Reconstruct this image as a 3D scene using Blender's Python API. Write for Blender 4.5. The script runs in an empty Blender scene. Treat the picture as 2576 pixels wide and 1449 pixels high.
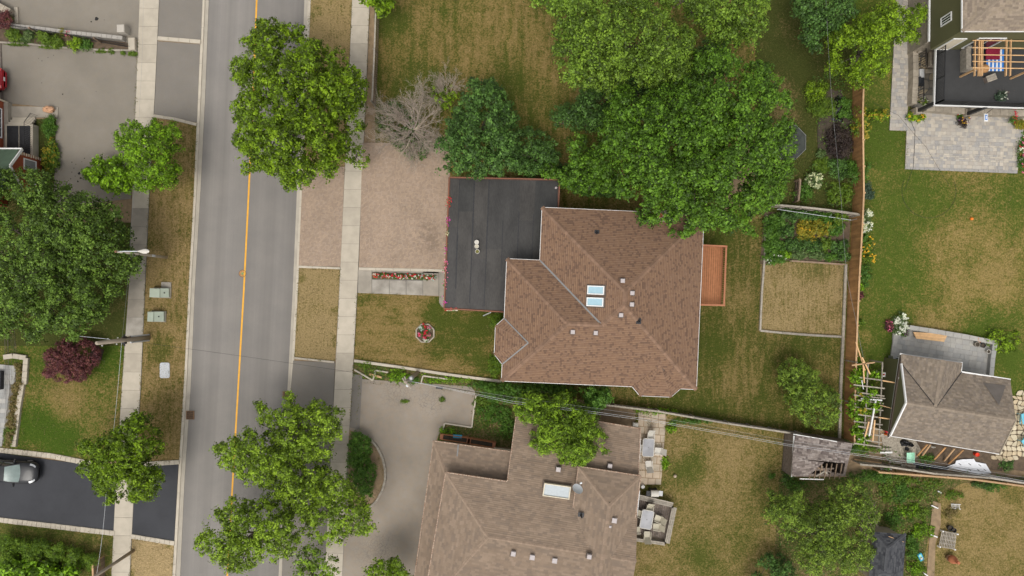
import bpy, math, random
import numpy as np
from mathutils import Vector, Matrix

# ------------------------------------------------------------------ camera, sky, sun, exposure
PPM, H, CX, CY = 30.5, 56.0, 1288.0, 750.0      # survey scale: pixels per metre on the ground, drone height, nadir
sc = bpy.context.scene
cam_d = bpy.data.cameras.new('camera'); cam = bpy.data.objects.new('camera', cam_d)
sc.collection.objects.link(cam); sc.camera = cam
cam.location = (0, 0, H); cam.rotation_euler = (0, 0, 0)
cam_d.sensor_width = 36.0; cam_d.lens = 36.0 * PPM * H / 2576.0
cam_d.shift_y = 25.5 / 2576.0
cam_d.clip_start = 0.5; cam_d.clip_end = 3000

SUN_EL, SUN_AZ = math.radians(66), math.radians(198)     # veiled sun, high, from below the picture
world = bpy.data.worlds.new('World'); sc.world = world; world.use_nodes = True
wn = world.node_tree.nodes; wl = world.node_tree.links
bg = wn['Background']
sky = wn.new('ShaderNodeTexSky'); sky.sky_type = 'NISHITA'; sky.sun_disc = False
sky.sun_elevation = SUN_EL; sky.sun_rotation = SUN_AZ
sky.air_density = 1.0; sky.dust_density = 4.0; sky.ozone_density = 1.0
hs = wn.new('ShaderNodeHueSaturation'); hs.inputs['Saturation'].default_value = 0.14
wl.new(sky.outputs[0], hs.inputs['Color']); wl.new(hs.outputs[0], bg.inputs['Color'])
bg.inputs['Strength'].default_value = 0.14
sun_d = bpy.data.lights.new('sun', 'SUN'); sun = bpy.data.objects.new('sun', sun_d)
sc.collection.objects.link(sun)
sun_d.energy = 0.85; sun_d.angle = math.radians(26); sun_d.color = (1.0, 0.94, 0.84)
sun.rotation_euler = (math.pi/2 - SUN_EL, 0, -SUN_AZ + math.pi)
_d = Vector((math.sin(SUN_AZ)*math.cos(SUN_EL), math.cos(SUN_AZ)*math.cos(SUN_EL), math.sin(SUN_EL)))
sun.rotation_euler = _d.to_track_quat('Z', 'Y').to_euler()
sun.location = _d * 80
sc.view_settings.view_transform = 'Standard'; sc.view_settings.look = 'None'
sc.view_settings.gamma = 1.0; sc.view_settings.use_curve_mapping = False
sc.view_settings.exposure = 0.44

# ------------------------------------------------------------------ helpers
C = sc.collection
R = random.Random(7)
rad = math.radians
def W(px, py, z=0.0):
    s = (1 - z / H) / PPM
    return Vector(((px - CX) * s, -(py - CY) * s, z))
def T(i, j, tx, ty, z=0.0):                       # survey sheet (i, j) with its own fine grid
    return W(644*i + tx/3.0, 483*j + ty/3.0, z)
def P(i, j, *xy):                                 # list of survey points -> plan pixels
    return [(644*i + xy[k]/3.0, 483*j + xy[k+1]/3.0) for k in range(0, len(xy), 2)]
OFF = {}
_labels = {}
def tag(o, label=None, cat=None, group=None, kind=None):
    if label: o['label'] = label
    if cat: o['category'] = cat
    if group: o['group'] = group
    if kind: o['kind'] = kind
    return o
def root(name, label, cat, loc, group=None):
    o = bpy.data.objects.new(name, None); C.objects.link(o)
    o.empty_display_size = 0.2
    o.location = loc; OFF[o] = Vector(loc)
    return tag(o, label, cat, group)

class MB:
    def __init__(s): s.v = []; s.f = []; s.m = []
    def add(s, vs, fs, mi=0):
        n = len(s.v); s.v.extend([tuple(v) for v in vs])
        for f in fs: s.f.append(tuple(n + k for k in f)); s.m.append(mi)
        return s
    def box(s, c, d, rz=0.0, mi=0, rx=0.0, ry=0.0):
        m = Matrix.Rotation(rz, 3, 'Z') @ Matrix.Rotation(ry, 3, 'Y') @ Matrix.Rotation(rx, 3, 'X')
        c = Vector(c); vs = []
        for x in (-.5, .5):
            for y in (-.5, .5):
                for z in (-.5, .5): vs.append(c + m @ Vector((x*d[0], y*d[1], z*d[2])))
        return s.add(vs, [(0,1,3,2),(4,6,7,5),(0,4,5,1),(2,3,7,6),(0,2,6,4),(1,5,7,3)], mi)
    def bevbox(s, c, d, b=0.02, rz=0.0, mi=0):       # box with a chamfered top
        m = Matrix.Rotation(rz, 3, 'Z'); c = Vector(c); x, y, z = d[0]/2, d[1]/2, d[2]/2
        rings = [(x, y, -z), (x, y, z-b), (x-b, y-b, z)]
        vs = []
        for rx, ry, rz_ in rings:
            for sx, sy in ((-1,-1),(1,-1),(1,1),(-1,1)): vs.append(c + m @ Vector((sx*rx, sy*ry, rz_)))
        fs = [(3,2,1,0),(8,9,10,11)]
        for k in range(2):
            for q in range(4): fs.append((4*k+q, 4*k+(q+1)%4, 4*k+4+(q+1)%4, 4*k+4+q))
        return s.add(vs, fs, mi)
    def prism(s, poly, z0, z1, mi=0, cap=True):
        n = len(poly)
        a = sum(poly[k][0]*poly[(k+1)%n][1]-poly[(k+1)%n][0]*poly[k][1] for k in range(n))
        if a < 0: poly = list(poly)[::-1]
        vs = [(p[0], p[1], z0) for p in poly] + [(p[0], p[1], z1) for p in poly]
        fs = [(k, (k+1) % n, n+(k+1) % n, n+k) for k in range(n)]
        fs.append(tuple(range(n, 2*n)))
        if cap: fs.append(tuple(range(n-1, -1, -1)))
        return s.add(vs, fs, mi)
    def tube(s, pts, r, n=6, mi=0, r1=None, caps=True):
        pts = [Vector(p) for p in pts]; k = len(pts); vs = []
        rs = r if isinstance(r, (list, tuple)) else [r + ((r1 if r1 is not None else r)-r)*q/(k-1) for q in range(k)]
        for q, p in enumerate(pts):
            d = (pts[min(q+1, k-1)] - pts[max(q-1, 0)])
            d = d.normalized() if d.length > 1e-9 else Vector((0,0,1))
            a = d.cross(Vector((0,0,1)) if abs(d.z) < .95 else Vector((1,0,0))).normalized(); b = d.cross(a)
            for e in range(n):
                t = 2*math.pi*e/n; vs.append(p + a*(rs[q]*math.cos(t)) + b*(rs[q]*math.sin(t)))
        fs = []
        for q in range(k-1):
            for e in range(n): fs.append((q*n+e, (q+1)*n+e, (q+1)*n+(e+1)%n, q*n+(e+1)%n))
        if caps: fs.append(tuple(range(n))); fs.append(tuple(range(k*n-1, (k-1)*n-1, -1)))
        return s.add(vs, fs, mi)
    def lathe(s, c, prof, n=16, mi=0):
        c = Vector(c); vs = []; k = len(prof)
        for r, z in prof:
            for e in range(n): vs.append(c + Vector((r*math.cos(2*math.pi*e/n), r*math.sin(2*math.pi*e/n), z)))
        fs = [(q*n+e, q*n+(e+1)%n, (q+1)*n+(e+1)%n, (q+1)*n+e) for q in range(k-1) for e in range(n)]
        fs.append(tuple(range(n-1, -1, -1))); fs.append(tuple(range((k-1)*n, k*n)))
        return s.add(vs, fs, mi)
    def beam(s, p, q, w, h, mi=0):                  # bar from p to q, w wide, h high (centred)
        p, q = Vector(p), Vector(q); d = (q-p).normalized()
        up = Vector((0,0,1)) if abs(d.z) < .97 else Vector((0,1,0))
        a = d.cross(up).normalized(); b = a.cross(d)
        vs = [o + a*(x*w/2) + b*(y*h/2) for o in (p, q) for x, y in ((-1,-1),(1,-1),(1,1),(-1,1))]
        return s.add(vs, [(0,1,2,3),(7,6,5,4),(0,4,5,1),(1,5,6,2),(2,6,7,3),(3,7,4,0)], mi)
    def build(s, name, mats, parent=None, smooth=False, kind=None):
        if not isinstance(mats, (list, tuple)): mats = [mats]
        me = bpy.data.meshes.new(name)
        if parent is not None: o0 = OFF[parent]
        else:
            a = np.array(s.v); o0 = Vector(((a[:,0].min()+a[:,0].max())/2, (a[:,1].min()+a[:,1].max())/2, a[:,2].min()))
        me.from_pydata([(x-o0.x, y-o0.y, z-o0.z) for x, y, z in s.v], [], s.f)
        for m in mats: me.materials.append(mt(m) if isinstance(m, str) else m)
        if len(mats) > 1: me.polygons.foreach_set('material_index', s.m)
        if smooth: me.polygons.foreach_set('use_smooth', [True]*len(s.f))
        me.update()
        o = bpy.data.objects.new(name, me); C.objects.link(o); OFF[o] = o0
        if parent is not None: o.parent = parent
        else: o.location = o0
        if kind: o['kind'] = kind
        return o
def piece(name, mesh, loc, rotz, parent, mat3=None):
    o = bpy.data.objects.new(name, mesh); C.objects.link(o); o.parent = parent
    o.location = Vector(loc) - OFF[parent]; OFF[o] = Vector(loc)
    if mat3 is not None: o.rotation_euler = mat3.to_euler()
    else: o.rotation_euler = (0, 0, rotz)
    return o
_zl = [0.0]; ZS = {}
def layer():
    _zl[0] += 0.002; return _zl[0]
def sheet(name, pts_px, mat, z=None, depth=0.06, parent=None, kind='structure', world_pts=None):
    z = layer() if z is None else z
    pts = world_pts or [W(x, y)[:2] for x, y in pts_px]
    o = MB().prism(pts, z-depth, z, cap=False).build(name, mat, parent)
    if parent is None: o['kind'] = kind
    ZS[o] = z
    return o

# ------------------------------------------------------------------ plan geometry
def inside(p, poly):
    x, y = p; c = False; n = len(poly); j = n-1
    for i in range(n):
        xi, yi = poly[i][0], poly[i][1]; xj, yj = poly[j][0], poly[j][1]
        if (yi > y) != (yj > y) and x < (xj-xi)*(y-yi)/(yj-yi)+xi: c = not c
        j = i
    return c
def clip_rect(poly, rect):                           # Sutherland-Hodgman: poly clipped by a convex ccw rect
    out = list(poly)
    for k in range(len(rect)):
        a, b = rect[k], rect[(k+1) % len(rect)]; inp = out; out = []
        if not inp: return []
        def side(p): return (b[0]-a[0])*(p[1]-a[1])-(b[1]-a[1])*(p[0]-a[0])
        for q in range(len(inp)):
            p0, p1 = inp[q-1], inp[q]; s0, s1 = side(p0), side(p1)
            if s1 >= 0:
                if s0 < 0: t = s0/(s0-s1); out.append((p0[0]+(p1[0]-p0[0])*t, p0[1]+(p1[1]-p0[1])*t))
                out.append(p1)
            elif s0 >= 0: t = s0/(s0-s1); out.append((p0[0]+(p1[0]-p0[0])*t, p0[1]+(p1[1]-p0[1])*t))
    return out
def area(p): return sum(p[k-1][0]*p[k][1]-p[k][0]*p[k-1][1] for k in range(len(p)))/2
def ccw(p): return list(p) if area(p) > 0 else list(p)[::-1]
def inset(poly, d):
    poly = ccw([(p[0], p[1]) for p in poly]); n = len(poly); out = []
    for k in range(n):
        a, b, c = Vector(poly[k-1]), Vector(poly[k]), Vector(poly[(k+1) % n])
        e0 = (b-a).normalized(); e1 = (c-b).normalized()
        n0 = Vector((-e0.y, e0.x)); n1 = Vector((-e1.y, e1.x))
        m = (n0+n1); m = m/max(0.2, m.dot(n0)*1.0) if m.length > 1e-6 else n0
        out.append(tuple(b + m*d))
    return out
def polyline_at(pl, y):
    for k in range(len(pl)-1):
        (x0, y0), (x1, y1) = pl[k], pl[k+1]
        if y0 <= y <= y1: return x0+(x1-x0)*(y-y0)/(y1-y0)
    (x0, y0), (x1, y1) = (pl[0], pl[1]) if y < pl[0][1] else (pl[-2], pl[-1])
    return x0+(x1-x0)*(y-y0)/(y1-y0)

_pm = {}
def plate_mesh(name, w, h, t, mat, bev=0.006):
    key = (name, round(w, 3), round(h, 3), round(t, 3), mat)
    if key not in _pm:
        b = MB().bevbox((0, 0, -t/2), (w, h, t), bev)
        me = bpy.data.meshes.new(name); me.from_pydata(b.v, [], b.f); me.materials.append(mt(mat)); _pm[key] = me
    return _pm[key]
def pave(parent, poly, z, rects, name, mats, limit=300, t=0.05, seed=1, field=None, jit=0.004):
    """rects (cx, cy, w, h, rot): whole ones become pieces, the ones past the limit and the cut ones one joined field"""
    rr = random.Random(seed); poly = ccw([(p[0], p[1]) for p in poly]); mb = MB(); n = 0
    xs = [p[0] for p in poly]; ys = [p[1] for p in poly]; cand = []
    for cx, cy, w, h, rot in rects:
        if not (min(xs)-w < cx < max(xs)+w and min(ys)-w < cy < max(ys)+w): continue
        c, s = math.cos(rot), math.sin(rot)
        q = [(cx+c*x-s*y, cy+s*x+c*y) for x, y in ((-w/2,-h/2),(w/2,-h/2),(w/2,h/2),(-w/2,h/2))]
        k = sum(inside(p, poly) for p in q)
        if k == 4: cand.append((cx, cy, w, h, rot, q))
        elif k or any(inside(p, q) for p in poly):
            cl = clip_rect(poly, q)
            if len(cl) > 2 and abs(area(cl)) > 1e-4: mb.prism(cl, z-t, z+rr.uniform(-jit, jit), rr.randrange(len(mats)), cap=False)
    cand.sort(key=lambda r: -r[2]*r[3]*1000 + r[0]**2+r[1]**2 if len(cand) > limit else 0)
    for cx, cy, w, h, rot, q in cand:
        mi = rr.randrange(len(mats)); dz = rr.uniform(-jit, jit)
        if n < limit:
            piece(name, plate_mesh(name, w, h, t, mats[mi]), (cx, cy, z+dz), rot, parent); n += 1
        else: mb.prism(q, z-t, z+dz, mi, cap=False)
    if mb.v:
        mb.build(field or name+'_field', mats, parent, kind='stuff')
def ashlar(poly, rot, seed, unit=0.15, gap=0.008, heights=(2,2,1), widths=(1,2,2,3)):
    rr = random.Random(seed); c, s = math.cos(-rot), math.sin(-rot)
    q = [(c*p[0]-s*p[1], s*p[0]+c*p[1]) for p in poly]
    x0, x1 = min(p[0] for p in q), max(p[0] for p in q); y0, y1 = min(p[1] for p in q), max(p[1] for p in q)
    out = []; y = y0; c, s = math.cos(rot), math.sin(rot)
    while y < y1:
        h = rr.choice(heights)*unit; x = x0 - rr.random()*unit*2
        while x < x1:
            w = rr.choice(widths)*unit; cx, cy = x+w/2, y+h/2
            out.append((c*cx-s*cy, s*cx+c*cy, w-gap, h-gap, rot)); x += w
        y += h
    return out
def herringbone(poly, rot, u=0.105, gap=0.008):
    c, s = math.cos(-rot), math.sin(-rot)
    q = [(c*p[0]-s*p[1], s*p[0]+c*p[1]) for p in poly]
    x0, y0 = min(p[0] for p in q), min(p[1] for p in q)
    nx = int((max(p[0] for p in q)-x0)/u)+2; ny = int((max(p[1] for p in q)-y0)/u)+2
    c, s = math.cos(rot), math.sin(rot); out = []
    for i in range(-1, nx):
        for j in range(-1, ny):
            k = (i-j) % 4
            if k == 0: cx, cy, w, h = x0+(i+1)*u, y0+(j+.5)*u, 2*u, u
            elif k == 3: cx, cy, w, h = x0+(i+.5)*u, y0+(j+1)*u, u, 2*u
            else: continue
            out.append((c*cx-s*cy, s*cx+c*cy, w-gap, h-gap, rot))
    return out
def crazy(parent, poly, z, cell, name, mats, seed, t=0.06, limit=300):
    """irregular flagstones: jittered grid cells, shrunk and cut to the outline"""
    rr = random.Random(seed); poly = ccw(poly); xs = [p[0] for p in poly]; ys = [p[1] for p in poly]
    nx = int((max(xs)-min(xs))/cell)+2; ny = int((max(ys)-min(ys))/cell)+2
    g = {(i, j): (min(xs)+(i-.5+(j % 2)*.5)*cell+rr.uniform(-.33, .33)*cell, min(ys)+(j-.5)*cell+rr.uniform(-.33, .33)*cell)
         for i in range(nx+2) for j in range(ny+2)}
    n = 0; mb = MB()
    for i in range(nx+1):
        for j in range(ny+1):
            q = ccw([g[i, j], g[i+1, j], g[i+1, j+1], g[i, j+1]])
            c = (sum(p[0] for p in q)/4, sum(p[1] for p in q)/4)
            if not inside(c, poly): continue
            f = rr.uniform(.80, .92); q2 = []
            for k in range(4):
                a, b, d = q[k-1], q[k], q[(k+1) % 4]
                for e in (a, d): q2.append((b[0]+(e[0]-b[0])*.18, b[1]+(e[1]-b[1])*.18))
            q2 = [(c[0]+(p[0]-c[0])*f, c[1]+(p[1]-c[1])*f) for p in q2]
            if n < limit: MB().prism(q2, z-t, z+rr.uniform(0, .02), cap=False).build(name, rr.choice(mats), parent); n += 1
            else: mb.prism(q2, z-t, z+rr.uniform(0, .02), rr.randrange(len(mats)), cap=False)
    if mb.v: mb.build(name+'_field', mats, parent, kind='stuff')

# ------------------------------------------------------------------ materials
MATS = {}
SPEC = {}
def nodes_of(m):
    m.use_nodes = True; nt = m.node_tree; return nt, nt.nodes, nt.links, nt.nodes['Principled BSDF']
def mixrgb(nt, fac, a, b, mode='MIX'):
    n = nt.nodes.new('ShaderNodeMix'); n.data_type = 'RGBA'; n.blend_type = mode; n.clamp_factor = True
    for sock, v in ((n.inputs['Factor'], fac), (n.inputs['A'], a), (n.inputs['B'], b)):
        if isinstance(v, bpy.types.NodeSocket): nt.links.new(v, sock)
        elif isinstance(v, (tuple, list)): sock.default_value = (*v[:3], 1)
        else: sock.default_value = v
    return n.outputs['Result']
def pos(nt, scale=(1,1,1), rot=0.0):
    g = nt.nodes.new('ShaderNodeNewGeometry'); mp = nt.nodes.new('ShaderNodeMapping'); mp.vector_type = 'POINT'
    mp.inputs['Scale'].default_value = scale; mp.inputs['Rotation'].default_value = (0, 0, rot)
    nt.links.new(g.outputs['Position'], mp.inputs['Vector']); return mp.outputs['Vector']
def noise(nt, scale, detail=4, rough=.55, vec=None, lo=.35, hi=.65, dist=0.0):
    n = nt.nodes.new('ShaderNodeTexNoise'); n.inputs['Scale'].default_value = scale
    n.inputs['Detail'].default_value = detail; n.inputs['Roughness'].default_value = rough; n.inputs['Distortion'].default_value = dist
    nt.links.new(vec if vec is not None else pos(nt), n.inputs['Vector'])
    r = nt.nodes.new('ShaderNodeMapRange'); r.inputs['From Min'].default_value = lo; r.inputs['From Max'].default_value = hi
    nt.links.new(n.outputs['Fac'], r.inputs['Value']); return r.outputs['Result']
def math_(nt, op, a, b=0.0, clamp=False):
    n = nt.nodes.new('ShaderNodeMath'); n.operation = op; n.use_clamp = clamp
    for k, v in enumerate((a, b)):
        if isinstance(v, bpy.types.NodeSocket): nt.links.new(v, n.inputs[k])
        else: n.inputs[k].default_value = v
    return n.outputs[0]
def bump(nt, bs, h, strength=.3, dist=.02):
    b = nt.nodes.new('ShaderNodeBump'); b.inputs['Strength'].default_value = strength; b.inputs['Distance'].default_value = dist
    nt.links.new(h, b.inputs['Height']); nt.links.new(b.outputs[0], bs.inputs['Normal'])
def mul(c, k): return tuple(min(1, x*k) for x in c[:3])

def plain(name, col, rough=.75, var=.12, scale=6, fine=60, metal=0.0, bmp=.15, col2=None, objvar=0.0, stretch=(1,1,1), spec=.35, stains=(), course=None):
    m = bpy.data.materials.new(name); nt, N, L, bs = nodes_of(m)
    v = pos(nt, stretch)
    a = noise(nt, scale, vec=v); f = noise(nt, fine, detail=2, vec=v)
    c = mixrgb(nt, a, mul(col, 1-var), col2 or mul(col, 1+var))
    c = mixrgb(nt, .25, c, mixrgb(nt, f, mul(col, 1-1.6*var), mul(col, 1+1.6*var)))
    if course:                                   # row shadow line painted into the colour at the head of every shingle course (z0, rise per course, share, tone)
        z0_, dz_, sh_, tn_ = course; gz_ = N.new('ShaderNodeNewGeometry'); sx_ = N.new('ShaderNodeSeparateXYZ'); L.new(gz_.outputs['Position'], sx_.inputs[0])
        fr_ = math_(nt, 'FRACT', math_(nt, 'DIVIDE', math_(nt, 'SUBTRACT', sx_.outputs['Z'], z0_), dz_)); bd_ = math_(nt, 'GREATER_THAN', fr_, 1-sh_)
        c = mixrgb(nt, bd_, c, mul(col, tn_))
    if stains:
        g = N.new('ShaderNodeNewGeometry'); sn = noise(nt, 1.3, detail=6, rough=.75, lo=.42, hi=.62)
        for bx, by, br, st in stains:
            q = W(bx, by); d = N.new('ShaderNodeVectorMath'); d.operation = 'DISTANCE'; L.new(g.outputs['Position'], d.inputs[0]); d.inputs[1].default_value = (q.x, q.y, 0)
            r = N.new('ShaderNodeMapRange'); r.interpolation_type = 'SMOOTHSTEP'; r.inputs['From Min'].default_value = br/PPM; r.inputs['From Max'].default_value = br/PPM*.2; L.new(d.outputs['Value'], r.inputs['Value'])
            c = mixrgb(nt, math_(nt, 'MULTIPLY', math_(nt, 'MULTIPLY', r.outputs[0], sn), st), c, mul(col, .45))
    if objvar:
        oi = N.new('ShaderNodeObjectInfo'); k = math_(nt, 'MULTIPLY_ADD', oi.outputs['Random'], 2*objvar)
        N[k.node.name].inputs[2].default_value = 1-objvar
        hv = N.new('ShaderNodeHueSaturation'); L.new(k, hv.inputs['Value']); L.new(c, hv.inputs['Color']); c = hv.outputs[0]
    L.new(c, bs.inputs['Base Color'])
    bs.inputs['Roughness'].default_value = rough; bs.inputs['Metallic'].default_value = metal
    bs.inputs['Specular IOR Level'].default_value = spec
    if bmp: bump(nt, bs, f, bmp, .01)
    return m
def leafmat(name, col, trans=.13, rough=.55):
    m = bpy.data.materials.new(name); nt, N, L, bs = nodes_of(m)
    a = noise(nt, 3.0, detail=2); c = mixrgb(nt, a, mul(col, .82), mul(col, 1.2))
    L.new(c, bs.inputs['Base Color']); bs.inputs['Roughness'].default_value = rough; bs.inputs['Specular IOR Level'].default_value = .3
    tr = N.new('ShaderNodeBsdfTranslucent'); c2 = mixrgb(nt, .5, c, (col[0]*1.5, col[1]*1.4, col[2]*.6)); L.new(c2, tr.inputs['Color'])
    mx = N.new('ShaderNodeMixShader'); mx.inputs[0].default_value = trans
    L.new(bs.outputs[0], mx.inputs[1]); L.new(tr.outputs[0], mx.inputs[2]); L.new(mx.outputs[0], N['Material Output'].inputs['Surface'])
    return m
def lawnmat(name, dry=.5, green=(.060,.082,.014), tan=(.235,.155,.058), blobs=(), streak=None, soft=.20, thatch=(.36,.26,.13), rot=0.04):
    """dry grass mottled with green; blobs (px, py, radius px, +green / -dry)"""
    m = bpy.data.materials.new(name); nt, N, L, bs = nodes_of(m)
    big = noise(nt, .30, detail=3, lo=0, hi=1, dist=.6); mid = noise(nt, 2.0, detail=8, rough=.78, lo=.12, hi=.88, dist=.8)
    fine = noise(nt, 7, detail=5, rough=.75, lo=.3, hi=.7); tiny = noise(nt, 22, detail=4, rough=.75, lo=.3, hi=.7)
    k = math_(nt, 'ADD', math_(nt, 'MULTIPLY', big, .40), math_(nt, 'MULTIPLY', mid, .60))
    k = math_(nt, 'ADD', k, math_(nt, 'MULTIPLY', math_(nt, 'SUBTRACT', fine, .5), .34))
    k = math_(nt, 'ADD', k, dry-.5)
    if streak:
        w = noise(nt, 1.0, detail=2, vec=pos(nt, streak, rot), lo=.3, hi=.7)
        k = math_(nt, 'ADD', k, math_(nt, 'MULTIPLY', math_(nt, 'SUBTRACT', w, .5), .19))
    g = N.new('ShaderNodeNewGeometry')
    for bx, by, br, st in blobs:
        q = W(bx, by); d = N.new('ShaderNodeVectorMath'); d.operation = 'DISTANCE'
        L.new(g.outputs['Position'], d.inputs[0]); d.inputs[1].default_value = (q.x, q.y, 0)
        r = N.new('ShaderNodeMapRange'); r.interpolation_type = 'SMOOTHSTEP'
        r.inputs['From Min'].default_value = br/PPM*1.15; r.inputs['From Max'].default_value = br/PPM*.25
        L.new(d.outputs['Value'], r.inputs['Value'])
        k = math_(nt, 'SUBTRACT', k, math_(nt, 'MULTIPLY', r.outputs[0], st*.62))
    r = N.new('ShaderNodeMapRange'); r.interpolation_type = 'SMOOTHSTEP'
    r.inputs['From Min'].default_value = .5-soft; r.inputs['From Max'].default_value = .5+soft; L.new(k, r.inputs['Value'])
    green, tan, thatch = mul(green, 1.32), (tan[0]*1.31, tan[1]*1.40, tan[2]*1.52), mul(thatch, 1.25)
    midc = (green[0]*.45+tan[0]*.52, green[1]*.45+tan[1]*.50, green[2]*.5+tan[2]*.42)
    cr = N.new('ShaderNodeValToRGB'); e = cr.color_ramp.elements; e[0].position = .0; e[0].color = (*green, 1); e[1].position = 1; e[1].color = (*tan, 1)
    q_ = e.new(.5); q_.color = (*midc, 1); L.new(r.outputs[0], cr.inputs[0]); c = cr.outputs[0]
    th = noise(nt, 4.0, detail=6, rough=.8, lo=.56, hi=.72, dist=.8)
    c = mixrgb(nt, math_(nt, 'MULTIPLY', math_(nt, 'MULTIPLY', th, r.outputs[0]), .8), c, thatch)
    c = mixrgb(nt, .8, c, mixrgb(nt, tiny, (.28,.28,.28), (.74,.74,.72)), 'OVERLAY')
    c = mixrgb(nt, .6, c, mixrgb(nt, fine, (.32,.34,.30), (.68,.67,.66)), 'OVERLAY')
    L.new(c, bs.inputs['Base Color']); bs.inputs['Roughness'].default_value = .95; bs.inputs['Specular IOR Level'].default_value = .1
    bump(nt, bs, math_(nt, 'ADD', tiny, fine), .9, .05)
    return m
def asphalt(name, col, var=.10, crack=0.0, crack_at=(), patch=(.9,.85,.75), rough=.9, specks=.15):
    m = bpy.data.materials.new(name); nt, N, L, bs = nodes_of(m)
    big = noise(nt, .35, detail=5, rough=.6); mid = noise(nt, 2.2, detail=5, rough=.65); f = noise(nt, 55, detail=2)
    c = mixrgb(nt, big, mul(col, 1-var), mul(col, 1+var)); c = mixrgb(nt, math_(nt, 'MULTIPLY', mid, .35), c, (col[0]*patch[0]*1.15, col[1]*patch[1]*1.15, col[2]*patch[2]*1.15))
    c = mixrgb(nt, .35, c, mixrgb(nt, f, (.40,.40,.40), (.60,.60,.60)), 'OVERLAY')
    st = noise(nt, .9, detail=6, rough=.75, lo=.66, hi=.72); c = mixrgb(nt, math_(nt, 'MULTIPLY', st, specks), c, mul(col, .35))
    if crack:
        vo = N.new('ShaderNodeTexVoronoi'); vo.feature = 'DISTANCE_TO_EDGE'; vo.inputs['Scale'].default_value = 3.6
        wv = N.new('ShaderNodeVectorMath'); wv.operation = 'ADD'; nz = N.new('ShaderNodeTexNoise'); nz.inputs['Scale'].default_value = 1.6; nz.inputs['Detail'].default_value = 5
        L.new(pos(nt), wv.inputs[0]); L.new(nz.outputs['Color'], wv.inputs[1]); L.new(wv.outputs[0], vo.inputs['Vector'])
        e = N.new('ShaderNodeMapRange'); e.inputs['From Min'].default_value = .05; e.inputs['From Max'].default_value = .0; L.new(vo.outputs['Distance'], e.inputs['Value'])
        g = N.new('ShaderNodeNewGeometry'); tot = 0.0
        for bx, by, br in crack_at:
            q = W(bx, by); d = N.new('ShaderNodeVectorMath'); d.operation = 'DISTANCE'; L.new(g.outputs['Position'], d.inputs[0]); d.inputs[1].default_value = (q.x, q.y, 0)
            rr = N.new('ShaderNodeMapRange'); rr.inputs['From Min'].default_value = br/PPM; rr.inputs['From Max'].default_value = br/PPM*.4; L.new(d.outputs['Value'], rr.inputs['Value'])
            tot = math_(nt, 'MAXIMUM', rr.outputs[0], tot)
        c = mixrgb(nt, math_(nt, 'MULTIPLY', math_(nt, 'MULTIPLY', e.outputs[0], tot), crack), c, (.03,.026,.022))
    L.new(c, bs.inputs['Base Color']); bs.inputs['Roughness'].default_value = rough; bs.inputs['Specular IOR Level'].default_value = .25
    bump(nt, bs, f, .35, .008)
    return m
def glass(name, col=(.03,.04,.05), rough=.04):
    m = bpy.data.materials.new(name); nt, N, L, bs = nodes_of(m)
    f = noise(nt, 1.2, detail=2); L.new(mixrgb(nt, f, mul(col, .8), mul(col, 1.25)), bs.inputs['Base Color'])
    bs.inputs['Roughness'].default_value = rough; bs.inputs['Specular IOR Level'].default_value = .9
    bs.inputs['Coat Weight'].default_value = .6; bs.inputs['Coat Roughness'].default_value = .02
    return m
def paint(name, col, rough=.28, flake=.0):
    m = bpy.data.materials.new(name); nt, N, L, bs = nodes_of(m)
    f = noise(nt, 2.0, detail=3); L.new(mixrgb(nt, f, mul(col, .93), mul(col, 1.07)), bs.inputs['Base Color'])
    bs.inputs['Roughness'].default_value = rough; bs.inputs['Coat Weight'].default_value = .15; bs.inputs['Coat Roughness'].default_value = .05; bs.inputs['Specular IOR Level'].default_value = .28
    bs.inputs['Metallic'].default_value = flake
    return m
def mt(name):
    if name not in MATS: MATS[name] = SPEC[name](name)
    return MATS[name]
def S(name, fn, *a, **k): SPEC[name] = lambda n: fn(n, *a, **k)

S('concrete', plain, (.445,.392,.312), var=.08, scale=1.6, objvar=.05)
S('concrete_b', plain, (.41,.360,.285), var=.10, scale=1.3, objvar=.05)
S('concrete_old', plain, (.285,.252,.205), var=.16, scale=1.1, objvar=.06)
S('concrete_dirty', plain, (.27,.24,.20), var=.22, scale=.9, col2=(.40,.37,.32))
S('kerb', plain, (.465,.412,.33), var=.10, scale=1.2)
S('gutter', plain, (.37,.33,.27), var=.12, scale=1.0)
S('paint_yellow', plain, (.72,.36,.03), var=.12, scale=3, rough=.6)
S('drive_grey', asphalt, (.215,.192,.160), var=.09)
S('drive_grey_b', asphalt, (.190,.173,.152), var=.08)
S('drive_tan', asphalt, (.262,.228,.190), var=.13, crack=.40, crack_at=((1005,982,62),(1085,1008,50),(950,1390,70)), patch=(1,.86,.68), specks=.06)
S('drive_black', asphalt, (.041,.042,.047), var=.16, rough=.75, specks=.05, patch=(1,1,1))
S('soil', plain, (.105,.072,.045), var=.3, scale=3, fine=25, bmp=.6)
S('soil_dark', plain, (.055,.042,.028), var=.35, scale=3, fine=25, bmp=.6)
S('soil_dry', plain, (.25,.175,.10), var=.22, scale=2.5, fine=25, bmp=.5)
S('gravel', plain, (.33,.29,.23), var=.35, scale=9, fine=40, bmp=.9)
S('joint', plain, (.17,.125,.09), var=.2, scale=4)
S('joint_grey', plain, (.19,.175,.15), var=.2, scale=4)
for k, c in enumerate(((.35,.258,.186),(.375,.277,.198),(.325,.240,.174),(.36,.272,.204),(.312,.230,.168))):
    S('brick_%d' % k, plain, c, var=.07, scale=.8, objvar=.05, stains=((1075,600,70,.7),(1040,520,60,.4),(810,560,50,.25),(1000,640,60,.3)))
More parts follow.
